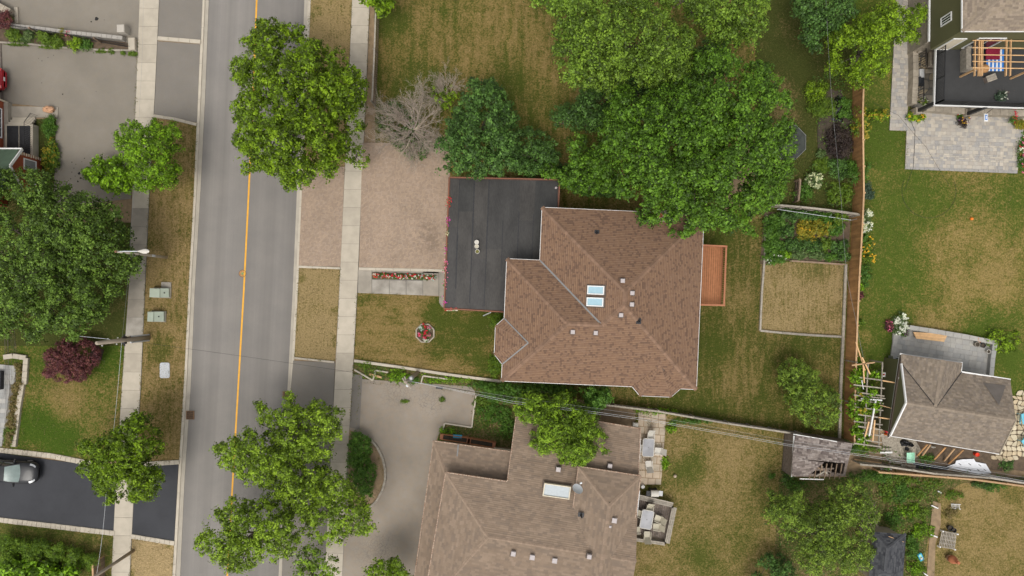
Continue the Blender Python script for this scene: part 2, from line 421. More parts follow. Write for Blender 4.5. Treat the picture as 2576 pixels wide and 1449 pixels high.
for k, c in enumerate(((.40,.365,.315),(.345,.32,.285),(.45,.40,.33),(.375,.335,.285),(.31,.295,.275))):
    S('paver_%d' % k, plain, c, var=.08, scale=2, objvar=.04)
for k, c in enumerate(((.335,.325,.305),(.365,.35,.32),(.30,.295,.28))):
    S('slab_%d' % k, plain, c, var=.08, scale=2, objvar=.05)
for k, c in enumerate(((.212,.124,.077),(.205,.121,.076),(.222,.131,.081),(.196,.115,.073),(.208,.125,.081),(.150,.089,.060))):
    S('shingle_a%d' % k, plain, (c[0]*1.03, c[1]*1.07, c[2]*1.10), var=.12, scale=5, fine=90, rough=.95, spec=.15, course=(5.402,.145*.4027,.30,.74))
for k, c in enumerate(((.222,.164,.119),(.236,.176,.128),(.208,.156,.115),(.250,.187,.137),(.190,.145,.110))):
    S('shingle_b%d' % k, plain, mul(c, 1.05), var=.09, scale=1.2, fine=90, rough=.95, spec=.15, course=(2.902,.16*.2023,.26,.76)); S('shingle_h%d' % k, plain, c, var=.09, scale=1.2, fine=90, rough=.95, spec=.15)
for k, c in enumerate(((.185,.150,.115),(.215,.175,.135),(.165,.135,.108),(.24,.195,.15),(.19,.158,.128))):
    S('shingle_c%d' % k, plain, c, var=.12, scale=5, fine=90, rough=.95, spec=.15)
for k, c in enumerate(((.235,.19,.145),(.28,.225,.17),(.20,.16,.125),(.255,.205,.15))):
    S('shingle_d%d' % k, plain, c, var=.12, scale=5, fine=90, rough=.95, spec=.15)
for k, c in enumerate(((.055,.057,.063),(.072,.074,.08),(.045,.046,.052),(.085,.087,.092))):
    S('shingle_e%d' % k, plain, c, var=.12, scale=5, fine=90, rough=.95, spec=.15)
for k, c in enumerate(((.21,.175,.155),(.25,.21,.185),(.165,.135,.12),(.285,.245,.22),(.13,.105,.095))):
    S('shingle_f%d' % k, plain, c, var=.25, scale=4, fine=60, rough=.95, spec=.15)
S('shingle_green', plain, (.075,.115,.075), var=.14, scale=2.5)
S('underlay', plain, (.10,.075,.058), var=.15)
S('ridge_a', plain, (.200,.121,.078), var=.10, scale=5, objvar=.2)
S('ridge_b', plain, (.248,.180,.128), var=.10, scale=5, objvar=.1)
S('ridge_c', plain, (.225,.18,.135), var=.10, scale=5, objvar=.12)
S('ridge_e', plain, (.065,.067,.073), var=.10, scale=5, objvar=.12)
S('flash_grey', plain, (.21,.21,.205), rough=.6, var=.10)
S('white_trim', plain, (.74,.73,.71), rough=.5, var=.04)
S('vent_white', plain, (.43,.385,.375), rough=.5, var=.06)
S('cream', plain, (.62,.55,.42), rough=.6, var=.06)
S('black_metal', plain, (.022,.022,.024), rough=.45, var=.2, metal=.2)
S('dark_rubber', plain, (.02,.02,.02), rough=.7, var=.2)
S('grey_metal', plain, (.34,.34,.34), rough=.45, var=.08, metal=.5)
S('pale_metal', plain, (.58,.60,.62), rough=.4, var=.05, metal=.1)
S('brick_red', plain, (.27,.068,.030), var=.18, scale=8, fine=50)
S('stucco', plain, (.42,.34,.27), var=.08)
S('siding_green', plain, (.115,.112,.052), var=.07, scale=1.5, stretch=(1,1,14))
S('siding_tan', plain, (.30,.255,.19), var=.07)
S('stone_wall', plain, (.32,.275,.215), var=.2, scale=3, objvar=.14)
S('wood_fence', plain, (.37,.195,.078), var=.24, scale=3, fine=30, objvar=.16, stretch=(1,1,.3))
S('wood_rail', plain, (.46,.29,.155), var=.15, scale=3, objvar=.1)
S('wood_new', plain, (.62,.385,.19), var=.12, scale=4, objvar=.1)
S('wood_grey', plain, (.30,.265,.215), var=.25, scale=5, fine=40, objvar=.18)
S('wood_grey_dark', plain, (.145,.115,.095), var=.35, scale=6, fine=40, objvar=.25)
S('wood_old', plain, (.22,.155,.105), var=.25, scale=5, fine=40, objvar=.18)
S('wood_red', plain, (.35,.145,.064), var=.14, scale=4, fine=40, objvar=.10)
S('wood_red_rail', plain, (.40,.165,.085), var=.10, scale=4, objvar=.06)
S('pole_wood', plain, (.33,.275,.21), var=.2, scale=5, fine=40, stretch=(1,1,.15))
S('pole_dark', plain, (.10,.075,.055), var=.25, scale=5, stretch=(1,1,.2))
S('fascia_brown', plain, (.105,.05,.035), var=.15)
S('bark', plain, (.13,.105,.085), var=.3, scale=6, fine=40)
S('twig', plain, (.345,.285,.24), var=.18, scale=4, rough=.9)
S('twig_pale', plain, (.45,.38,.29), var=.15, scale=4, rough=.9)
S('utility_green', plain, (.36,.405,.325), rough=.5, var=.06, scale=2)
S('utility_grey', plain, (.46,.47,.48), rough=.6, var=.05, scale=2)
S('cast_iron', plain, (.16,.09,.045), var=.25, rough=.6)
S('pit_dark', plain, (.012,.011,.010), var=.2)
S('manhole_green', plain, (.20,.32,.13), var=.4, scale=8)
S('manhole', plain, (.42,.22,.085), var=.3, scale=8)
S('glass_dark', glass, (.03,.035,.04))
S('glass_sky', plain, (.33,.49,.56), rough=.25, var=.04)
S('glass_pale', plain, (.37,.41,.43), rough=.25, var=.05)
S('glass_table', glass, (.22,.22,.23), .12)
S('windshield', plain, (.20,.25,.235), rough=.15, var=.15, scale=2)
S('car_black', paint, (.02,.02,.022))
S('car_red', paint, (.28,.012,.018))
S('tyre', plain, (.018,.018,.018), rough=.85)
S('rim', plain, (.48,.48,.50), rough=.3, metal=.8)
S('lamp_clear', glass, (.30,.31,.32), .10)
S('lamp_red', glass, (.35,.01,.01), .1)
S('plastic_white', plain, (.54,.51,.45), rough=.5, var=.06)
S('sling', plain, (.47,.43,.33), rough=.7, var=.08)
S('cushion_black', plain, (.035,.037,.042), rough=.9, var=.2)
S('cushion_tan', plain, (.50,.42,.32), rough=.9, var=.12)
S('deck_black', plain, (.042,.042,.042), rough=.85, var=.10, scale=2)
S('blue_plastic', plain, (.04,.38,.62), rough=.45, var=.08)
S('chair_blue', plain, (.16,.50,.62), rough=.5, var=.08)
S('rug_blue', plain, (.03,.18,.55), rough=.95, var=.1)
S('rug_white', plain, (.70,.72,.75), rough=.95, var=.06)
S('rug_red', plain, (.22,.012,.035), rough=.95, var=.4, scale=14)
S('orange', plain, (.75,.20,.02), rough=.5, var=.1)
S('red_plastic', plain, (.70,.045,.015), rough=.45, var=.08)
S('terracotta', plain, (.40,.14,.065), rough=.75, var=.12)
S('mint', plain, (.34,.60,.45), rough=.5, var=.06)
S('wrap_white', plain, (.72,.73,.76), rough=.5, var=.06, scale=3)
S('tarp_black', plain, (.02,.02,.022), rough=.5, var=.3)
S('water_dark', glass, (.006,.007,.005), .06)
S('rock', plain, (.48,.27,.155), var=.25, scale=4)
S('flag_tan', plain, (.48,.385,.25), var=.14, scale=4, objvar=.1)
S('flag_pale', plain, (.55,.47,.33), var=.12, scale=4, objvar=.1)
S('flower_red', leafmat, (.62,.03,.05), .2); S('flower_pink', leafmat, (.75,.16,.30), .2); S('flower_magenta', leafmat, (.62,.05,.38), .2)
S('flower_white', leafmat, (.72,.74,.62), .2); S('flower_yellow', leafmat, (.75,.45,.03), .2); S('flower_silver', leafmat, (.45,.52,.47), .2)
S('flower_cream', leafmat, (.60,.62,.36), .2); S('flower_mauve', leafmat, (.22,.08,.20), .2)
PAL = {
 'maple': ((0.136,0.230,0.007),(0.082,0.138,0.004),(0.205,0.326,0.010),(0.047,0.077,0.002)),
 'linden': ((0.106,0.185,0.023),(0.064,0.111,0.014),(0.160,0.263,0.033),(0.036,0.064,0.007)),
 'norway': ((0.075,0.159,0.029),(0.047,0.099,0.018),(0.111,0.223,0.040),(0.030,0.064,0.012)),
 'silver': ((0.140,0.237,0.022),(0.084,0.142,0.013),(0.211,0.337,0.032),(0.048,0.081,0.007)),
 'forest': ((0.091,0.192,0.014),(0.055,0.116,0.008),(0.138,0.273,0.019),(0.031,0.066,0.004)),
 'street': ((0.191,0.301,0.019),(0.113,0.180,0.011),(0.286,0.428,0.028),(0.065,0.103,0.006)),
 'lime': ((0.172,0.286,0.011),(0.103,0.172,0.007),(0.259,0.406,0.016),(0.058,0.097,0.004)),
 'locust': ((0.164,0.313,0.011),(0.099,0.188,0.006),(0.247,0.444,0.015),(0.056,0.106,0.003)),
 'willow': ((0.170,0.287,0.017),(0.102,0.173,0.011),(0.255,0.408,0.024),(0.057,0.098,0.005)),
 'apple': ((0.156,0.244,0.027),(0.093,0.146,0.016),(0.234,0.347,0.037),(0.053,0.083,0.010)),
 'shrub': ((0.071,0.158,0.016),(0.052,0.122,0.013),(0.100,0.203,0.022)),
 'cedar': ((.115,.200,.012),(.150,.240,.014),(.060,.115,.008)),
 'purple': ((.165,.052,.052),(.115,.036,.040),(.21,.075,.062),(.08,.024,.028)),
 'dusk': ((.045,.030,.026),(.032,.022,.020),(.06,.042,.032)),
 'grassy': ((0.109,0.184,0.014),(0.142,0.221,0.019),(0.075,0.135,0.011)),
 'yellow': ((.33,.26,.02),(.25,.22,.02),(.14,.17,.015)),
 'straw': ((.26,.19,.075),(.20,.15,.055),(.14,.13,.03)),
 'hosta': ((.10,.16,.05),(.14,.20,.06),(.07,.12,.03)),
 'juniper': ((.06,.10,.06),(.05,.085,.05)),
}
for k, cs in PAL.items():
    for q, c in enumerate(cs): S('leaf_%s%d' % (k, q), leafmat, c)
# ------------------------------------------------------------------ the setting: ground, road, kerbs, sidewalks, lawns, drives
LC0 = [(513,-80),(510,0),(498,241),(488,483),(475,724),(463,966),(448,1207),(434,1449),(429,1540)]      # left kerb, back
LC1 = [(527,-80),(524,0),(515,241),(503,483),(489,724),(479,966),(463,1207),(452,1449),(447,1540)]      # left gutter lip
RC0 = [(768,-80),(765,0),(757,241),(746,483),(736,724),(723,966),(711,1207),(700,1449),(696,1540)]      # right gutter lip
RC1 = [(785,-80),(782,0),(772,241),(761,483),(750,724),(737,966),(726,1207),(716,1449),(712,1540)]      # right kerb, back
YL = [(649,-80),(645,0),(636,241),(625,483),(613,724),(599,966),(585,1207),(571,1449),(566,1540)]
LS0 = [(355,-80),(352,0),(343,241),(334,483),(325,724),(308,966),(293,1207),(281,1449),(277,1540)]
LS1 = [(405,-80),(402,0),(391,241),(377,483),(366,724),(356,966),(340,1207),(328,1449),(324,1540)]
RS0 = [(889,-80),(886,0),(876,241),(865,483),(854,724),(842,966),(829,1207),(817,1449),(813,1540)]
RS1 = [(934,-80),(931,0),(921,241),(910,483),(900,724),(887,966),(872,1207),(862,1449),(858,1540)]

o = MB().prism([(-700,-700),(700,-700),(700,700),(-700,700)], -.6, -.30, cap=False).build('ground', 'soil_dry'); o['kind'] = 'structure'
def band(name, a, b, z, depth, mat, parent=None, ys=None):
    pts = [W(*p)[:2] for p in a] + [W(*p)[:2] for p in reversed(b)]
    o = MB().prism(pts, z-depth, z, cap=False).build(name, mat, parent)
    if parent is None: o['kind'] = 'structure'
    return o
# road with across / along coordinates so the wheel tracks run with it
def road():
    m = bpy.data.materials.new('road_asphalt'); nt, N, L, bs = nodes_of(m)
    uv = N.new('ShaderNodeUVMap'); sp = N.new('ShaderNodeSeparateXYZ'); L.new(uv.outputs[0], sp.inputs[0])
    cr = N.new('ShaderNodeValToRGB'); L.new(sp.outputs['X'], cr.inputs[0]); e = cr.color_ramp.elements
    tones = [(0,.185),(.08,.195),(.16,.225),(.25,.198),(.34,.228),(.44,.208),(.52,.188),(.62,.205),(.72,.182),(.82,.208),(.92,.180),(1,.168)]
    e[0].position = 0; e[1].position = 1
    for t, v in tones[1:-1]: e.new(t)
    for k, (t, v) in enumerate(tones): e[k].position = t; e[k].color = (v*1.03, v*.955, v*.87, 1)
    mp = N.new('ShaderNodeMapping'); mp.inputs['Scale'].default_value = (26, 1.2, 1); L.new(uv.outputs[0], mp.inputs['Vector'])
    st = noise(nt, 1.0, detail=5, rough=.6, vec=mp.outputs[0]); f = noise(nt, 55, detail=2); b = noise(nt, .5, detail=4)
    c = mixrgb(nt, .28, cr.outputs[0], mixrgb(nt, st, (.42,.42,.42), (.58,.58,.58)), 'OVERLAY')
    c = mixrgb(nt, .30, c, mixrgb(nt, b, (.42,.42,.43), (.58,.57,.56)), 'OVERLAY')
    c = mixrgb(nt, .35, c, mixrgb(nt, f, (.40,.40,.40), (.60,.60,.60)), 'OVERLAY')
    L.new(c, bs.inputs['Base Color']); bs.inputs['Roughness'].default_value = .88; bs.inputs['Specular IOR Level'].default_value = .25
    bump(nt, bs, f, .35, .008)
    n = 30; vs = []; us = []
    for k in range(n+1):
        y = -80+1620*k/n; a = polyline_at(LC0, y)+5; b_ = polyline_at(RC1, y)-5
        for q in range(9):
            t = q/8; p = W(a+(b_-a)*t, y); vs.append((p.x, p.y, -.11+.05*(1-(2*t-1)**2))); us.append((t, k/n))
    fs = [(k*9+q, (k+1)*9+q, (k+1)*9+q+1, k*9+q+1) for k in range(n) for q in range(8)]
    me = bpy.data.meshes.new('road'); me.from_pydata(vs, [], fs); ul = me.uv_layers.new(name='UVMap')
    for lp in me.loops: ul.data[lp.index].uv = us[lp.vertex_index]
    me.materials.append(m); me.polygons.foreach_set('use_smooth', [True]*len(fs)); me.update()
    o = bpy.data.objects.new('road', me); C.objects.link(o); o['kind'] = 'structure'; OFF[o] = Vector((0,0,0)); return o
road_o = road()
n = 40; vs = []
for k in range(n+1):
    y = -80+1620*k/n; x = polyline_at(YL, y); p = W(x-2.1, y); q = W(x+2.1, y); vs += [(p.x, p.y, -.053), (q.x, q.y, -.053)]
MB().add(vs, [(2*k, 2*k+2, 2*k+3, 2*k+1) for k in range(n)]).build('centre_line', 'paint_yellow', road_o)
for nm, a, b, flip in (('kerb', LC0, LC1, 0), ('kerb', RC1, RC0, 1)):
    n = 54; vs = []
    for k in range(n+1):
        y = -80+1620*k/n; x0 = polyline_at(a, y); x1 = polyline_at(b, y)
        for t, z in ((0,-.2),(0,.03),(.40,.03),(.46,-.045),(1,-.075),(1,-.2)):
            p = W(x0+(x1-x0)*t, y); vs.append((p.x, p.y, z))
    fs = []; mi = []
    mb = MB()
    for k in range(n):
        for q in range(5):
            f = (k*6+q, (k+1)*6+q, (k+1)*6+q+1, k*6+q+1)
            fs.append(f if not flip else f[::-1]); mi.append(1 if q >= 3 else 0)
    mb.add(vs, fs); mb.m = mi; o = mb.build('kerb', ['kerb', 'gutter']); o['kind'] = 'structure'
    for k in range(2, n, 3):                                      # saw-cut joints across the kerb
        y = -80+1620*k/n; x0 = polyline_at(a, y); x1 = polyline_at(b, y)
        p = W(x0, y, 0); q = W(x0+(x1-x0)*.40, y, 0)
        MB().beam((p.x, p.y, .0295), (q.x, q.y, .0295), .018, .006).build('joint', 'joint_grey', o)
# land on both sides of the road
FAR = 1900
sheet('verge', [(-FAR,-FAR)]+[(x, y) for x, y in [(530,-FAR)]+LC0+[(420,FAR+1400)]]+[(-FAR,FAR+1400)], 'soil_dry', z=-.001, depth=.2)
sheet('verge', [(FAR+2600,-FAR)]+[(x, y) for x, y in [(800,-FAR)]+RC1+[(690,FAR+1400)]]+[(FAR+2600,FAR+1400)], 'soil_dry', z=-.001, depth=.2)

# lawns -------------------------------------------------------------
G1, T1 = (.062,.078,.013), (.225,.148,.055)
S('lawn_top', lawnmat, .465, G1, T1, [(985,60,60,.22),(1040,230,110,.16),(1380,150,110,-.06),(1230,60,150,-.1),(1330,330,90,.12),(1270,230,90,.14)], (2.2,.35,1))
S('lawn_strip_top', lawnmat, .66, (.075,.088,.02), (.28,.19,.085), [(790,30,26,.25),(850,90,30,.12)], (5,.6,1))
S('lawn_strip', lawnmat, .66, (.085,.085,.022), (.27,.185,.085), [(758,700,16,.30),(846,780,16,.25),(845,860,20,.25)], (6,.5,1))
S('lawn_front', lawnmat, .56, G1, T1, [(1110,790,60,.42),(1180,860,70,.35),(1230,800,60,.45),(910,750,30,.2),(960,830,80,-.05),(1060,920,90,-.12),(1225,920,40,.3),(1100,880,40,.3)], (.5,2.5,1))
S('lawn_back', lawnmat, .42, (.055,.068,.012), (.19,.13,.05), [(1790,870,60,.22),(1830,600,60,.18),(1870,760,60,-.14),(1860,960,70,-.15),(1700,1010,60,.08),(2060,930,60,-.10),(1800,1040,60,.15)], (3,.4,1))
S('lawn_bed', lawnmat, .60, (.10,.095,.028), (.27,.185,.085), [(2040,670,60,.30),(2100,780,30,.2),(1960,670,40,.1)], (6,.5,1))
S('lawn_right', lawnmat, .37, (.066,.098,.014), (.25,.170,.060), [(2440,650,140,-.30),(2370,780,110,-.20),(2540,720,110,-.22),(2330,840,60,-.2),(2450,470,120,-.16),(2470,830,70,.10),(2230,600,90,.12),(2200,350,90,.25),(2230,900,70,.15),(2540,900,50,.25),(2470,400,60,-.1)], None)
S('lawn_neighbour', lawnmat, .50, (.07,.082,.016), (.235,.16,.066), [(1725,1180,60,.20),(1830,1130,80,-.16),(1800,1250,80,-.10),(1870,1350,60,.10),(1760,1400,60,.14),(1900,1260,60,.10)], None)
S('lawn_far', lawnmat, .58, (.075,.085,.018), (.25,.17,.068), [(2480,1260,70,-.1),(2540,1230,40,.2)], None)
S('lawn_left', lawnmat, .44, (.052,.088,.010), (.22,.148,.055), [(90,1060,60,.35),(150,1110,60,.30),(280,900,60,.25),(200,1000,70,-.20),(240,1090,50,-.1),(150,960,60,-.05)], None)
S('lawn_verge', lawnmat, .58, (.076,.080,.017), (.235,.155,.065), [(400,870,50,.3),(430,990,50,.1),(405,1060,50,.15),(440,640,30,-.05),(420,560,50,-.05),(470,520,20,-.15),(400,900,40,.2)], (4,.5,1))
S('lawn_verge_dry', lawnmat, .72, (.10,.10,.025), (.33,.225,.11), [(332,1440,14,.4),(425,1375,16,.3)], None)
S('lawn_hedge', lawnmat, .40, (.06,.08,.014), (.20,.14,.055), [], None)
S('lawn_shade', lawnmat, .30, (.050,.058,.014), (.16,.11,.05), [(1960,230,60,-.3),(1975,290,50,-.3),(1990,400,50,-.1)], None)
S('ground_weeds', lawnmat, .46, (.050,.080,.016), (.19,.125,.065), [], None)
sheet('lawn', [(940,-80),(1990,-80),(1990,100),(1800,540),(955,540),(945,400)], 'lawn_top')
sheet('lawn', [(RC1[0][0],-80),(RC1[1][0],0),(772,241),(762,460),(866,460),(876,241),(886,0),(889,-80)], 'lawn_strip_top')
sheet('lawn', [(752,674),(856,676),(843,908),(740,902)], 'lawn_strip')
sheet('lawn', [(900,736),(1105,746),(1125,770),(1300,790),(1300,964),(890,906)], 'lawn_front')
sheet('lawn', [(1500,850),(1770,540),(1930,500),(2160,520),(2150,1112),(1530,1014),(1300,985),(1300,950)], 'lawn_back')
sheet('lawn', [(1914,657),(2122,664),(2116,844),(1909,832)], 'lawn_bed')
sheet('lawn', [(2140,-80),(2660,-80),(2660,1010),(2150,1010)], 'lawn_right')
sheet('lawn', [(1600,1030),(1985,1085),(1990,1130),(1985,1230),(1960,1540),(1560,1540)], 'lawn_neighbour')
sheet('lawn', [(1960,1200),(2660,1200),(2660,1540),(1940,1540)], 'ground_weeds')
sheet('lawn', [(2360,1250),(2420,1215),(2660,1225),(2660,1540),(2330,1540),(2325,1400)], 'lawn_far')
sheet('lawn', [(1900,-80),(2140,-80),(2150,540),(1900,540)], 'lawn_shade')
sheet('lawn', [(-80,850),(320,850),(300,1160),(-80,1140)], 'lawn_left')
sheet('lawn', [(386,298),(496,312),(488,483),(475,724),(463,966),(451,1160),(343,1160),(356,966),(366,724),(377,483)], 'lawn_verge')
sheet('lawn', [(331,1345),(438,1368),(428,1540),(322,1540)], 'lawn_verge_dry')
sheet('lawn', [(-80,1296),(292,1338),(284,1540),(-80,1540)], 'lawn_hedge')
sheet('lawn', [(880,905),(1300,962),(1300,1010),(880,960)], 'ground_weeds')
sheet('garden_bed', [(1185,960),(1320,985),(1320,1130),(1100,1108),(1110,1062),(1186,1075)], 'ground_weeds')
sheet('garden_bed', [(-80,300),(150,300),(140,560),(350,560),(345,870),(-80,870)], 'lawn_shade')
sheet('garden_bed', P(3,1,-30,150,625,180,600,530,150,520,-60,545), 'soil')
# driveways
d_top = sheet('driveway', [(-80,-80),(353,-80),(350,100),(344,300),(330,500),(135,520),(143,272),(-80,250)], 'drive_grey')
sheet('driveway', [(403,-80),(513,-80),(506,104),(398,97)], 'drive_grey_b')
sheet('driveway', [(397,104),(504,112),(496,308),(388,292)], 'drive_grey_b')
sheet('driveway', [(-80,1128),(300,1180),(291,1340),(-80,1300)], 'drive_black')
sheet('driveway', [(342,1165),(450,1158),(438,1372),(331,1343)], 'drive_black')
sheet('driveway', [(738,907),(843,912),(836,1090),(722,1090)], 'drive_grey_b')
sheet('driveway', [(722,1080),(838,1080),(816,1540),(706,1540)], 'drive_grey_b')
sheet('driveway', [(888,952),(1185,972),(1195,985),(1188,1074),(1119,1062),(1090,1120),(1045,1420),(1040,1540),(858,1540),(872,1207)], 'drive_tan')
sheet('driveway_apron', [(888,940),(912,945),(905,1080),(880,1075)], 'drive_grey_b')
# sidewalks: every slab is a piece
def sidewalk(a, b, y0, ph, mats, old=()):
    z = .085; o = band('sidewalk', a, b, z-.02, .15, 'joint_grey'); rr = random.Random(int(y0*7))
    y = y0
    while y < 1530:
        step = 45.7; g = .35
        x = [polyline_at(a, y+g)+.8, polyline_at(b, y+g)-.8, polyline_at(b, y+step-g)-.8, polyline_at(a, y+step-g)+.8]
        sk = ph
        pts = [W(x[0], y+g)[:2], W(x[1], y+g+sk)[:2], W(x[2], y+step-g+sk)[:2], W(x[3], y+step-g)[:2]]
        m = rr.choice(mats)
        for q0, q1, mm in old:
            if q0 <= y <= q1: m = mm
        MB().prism(pts, z-.05, z+rr.uniform(-.004, .006), cap=False).build('slab', m, o); y += step
    return o
sidewalk(LS0, LS1, -70, .4, ['concrete','concrete','concrete_b'], [(480,760,'concrete_old'),(760,820,'concrete_dirty'),(821,900,'concrete_b')])
sidewalk(RS0, RS1, -72, .4, ['concrete','concrete','concrete_b'], [(460,740,'concrete_b')])
# kerb strips crossing the verge
def strip(name, pts, w, h, mat, label=None, cat='kerb', z=0.06, seg=None, parent=None, gapm=.012, group=None):
    """a run of edging blocks along pts (pixels); every block a piece"""
    ws = [W(*p) for p in pts]
    o = parent
    if o is None: o = root(name, label, cat, (ws[0].x, ws[0].y, 0), group)
    for k in range(len(ws)-1):
        d = ws[k+1]-ws[k]; n = max(1, round(d.length/(seg or d.length))); u = d.normalized()
        for q in range(n):
            p0 = ws[k]+d*(q/n)+u*(gapm/2); p1 = ws[k]+d*((q+1)/n)-u*(gapm/2)
            hh = h+R.uniform(-.006, .006)
            c = (p0+p1)/2; MB().bevbox((c.x, c.y, z+hh/2-.03), ((p1-p0).length, w*R.uniform(.97, 1.03), hh+.06), .015, rz=math.atan2(d.y, d.x)).build('block', mat, o)
    return o
strip('concrete_edging', [(398,97),(506,106)], .32, .07, 'kerb', 'cracked concrete strip across verge between the two upper driveways', seg=.8)
strip('concrete_edging', [(388,292),(440,300),(496,314)], .24, .08, 'concrete_b', 'broken concrete edge where upper driveway meets the left verge grass', seg=.9)
strip('concrete_edging', [(752,671),(856,675)], .18, .07, 'kerb', 'narrow concrete strip between brick apron and boulevard grass', seg=1.2)
strip('concrete_edging', [(903,676),(1120,681)], .22, .07, 'kerb', 'concrete strip between brick driveway and grey front walk', seg=1.3)
strip('concrete_edging', [(740,900),(842,911)], .16, .07, 'concrete_b', 'concrete edge between boulevard grass and lower asphalt apron', seg=1.2)
strip('concrete_edging', [(892,907),(1000,922),(1130,942),(1262,959)], .22, .16, 'kerb', 'long low concrete kerb below the front lawn', seg=2.4)
strip('paver_border', [(0-60,1125),(130,1146),(242,1168),(300,1178)], .42, .06, 'concrete', 'pale paver border along upper edge of black asphalt driveway', seg=.40)
strip('paver_border', [(340,1168),(452,1162)], .36, .06, 'concrete', 'short pale paver border above black driveway apron', seg=.40)
strip('paver_border', [(0-60,1300),(130,1322),(290,1341)], .42, .06, 'concrete', 'pale paver border along lower edge of black asphalt driveway', seg=.40)
strip('paver_border', [(331,1348),(440,1366)], .36, .06, 'concrete', 'pale paver border below black driveway apron by the road', seg=.40)
strip('timber_edging', P(2,1,1915,175,1900,510,1880,770,1868,1045), .16, .15, 'wood_grey', 'weathered timber edge on left side of dry garden square', 'edging', seg=1.8)
strip('timber_edging', P(2,1,1868,1045,1932,1052)+P(3,1,100,1062,300,1078,548,1092), .18, .15, 'wood_grey', 'weathered timber edge below dry garden square', 'edging', seg=2.2)
strip('timber_edging', P(3,1,160,520,300,528,580,548), .14, .15, 'wood_old', 'brown timber edge between vegetable patch and dry grass square', 'edging', seg=2.2)
strip('timber_edging', P(3,1,583,545,575,760,562,1090,552,1300,545,1449)+P(3,2,535,420), .22, .12, 'wood_grey', 'long weathered timber edge along foot of brown board fence', 'edging', seg=2.4)
# brick driveway in herringbone
def brickdrive(pts, seed, lim, nm='driveway'):
    z = layer(); pw = [W(*p)[:2] for p in pts]; o = sheet(nm, pts, 'joint', z=z)
    pave(o, pw, z+.03, herringbone(pw, rad(-2.2)), 'brick', ['brick_%d' % k for k in range(5)], limit=lim, seed=seed, t=.05, field='brick_field')
brickdrive([(912,360),(1135,360),(1122,680),(904,674)], 3, 300)
brickdrive([(763,420),(868,420),(857,671),(752,668)], 4, 300)
# concrete front walk with a slot planted with flowers
z = layer(); walk = sheet('front_walk', [(902,679),(1122,684),(1120,776),(1112,772),(1105,762),(1105,744),(900,737)], 'joint_grey', z=z)
for (a, b, mm) in ((902,936,'concrete_old'),(937,980,'concrete_dirty'),(981,1022,'concrete_dirty'),(1023,1064,'concrete_dirty'),(1065,1104,'concrete_old')):
    ya = lambda x: 679+(x-902)*.0235; yb = lambda x: 737+(x-900)*.034
    top = ya if mm == 'concrete_old' else (lambda x: 704+(x-937)*.02)
    MB().prism([W(a, top(a))[:2], W(b-.6, top(b))[:2], W(b-.6, yb(b))[:2], W(a, yb(a))[:2]], z-.05, z+.03, cap=False).build('slab', mm, walk)
MB().prism([W(x, y)[:2] for x, y in ((937,680),(1104,684),(1104,687.5),(937,683.5))], z-.05, z+.03, cap=False).build('slab', 'concrete_old', walk)
MB().prism([W(x, y)[:2] for x, y in ((1105,684),(1121,684.5),(1119,775),(1112,772),(1105.5,762))], z-.05, z+.03, cap=False).build('slab', 'concrete_old', walk)
sheet('flower_slot', [(936,685),(1097,689),(1097,705),(936,702)], 'soil', z=z+.015)
# oil stains on the left drives
def stain(x, y, r, seed, m='pit_dark'):
    rr = random.Random(seed); z = ZS[d_top]+.0035+.0006*(seed % 5)
    pts = [(x+r*rr.uniform(.6, 1.15)*math.cos(t*.5236), y+r*rr.uniform(.6, 1.15)*math.sin(t*.5236)) for t in range(12)]
    MB().prism([W(*p)[:2] for p in pts], z-.003, z, cap=False).build('oil_stain', m, d_top)
for k, (tx, ty, r) in enumerate(((731,145,5),(790,152,1),(365,436,1.2),(320,461,1.3),(295,443,1),(407,418,1),(475,712,2),(317,627,1.2),(728,692,1),(600,1310,4),(612,1345,3),(590,1370,2.5),(545,1225,1.6),(560,1270,1.4),(575,1240,1.2),(640,1195,1.4),(620,1222,1),(545,1300,1.3),(570,1330,1.2),(535,1350,1.5),(690,165,2))):
    stain(tx/3, ty/3, r, k)
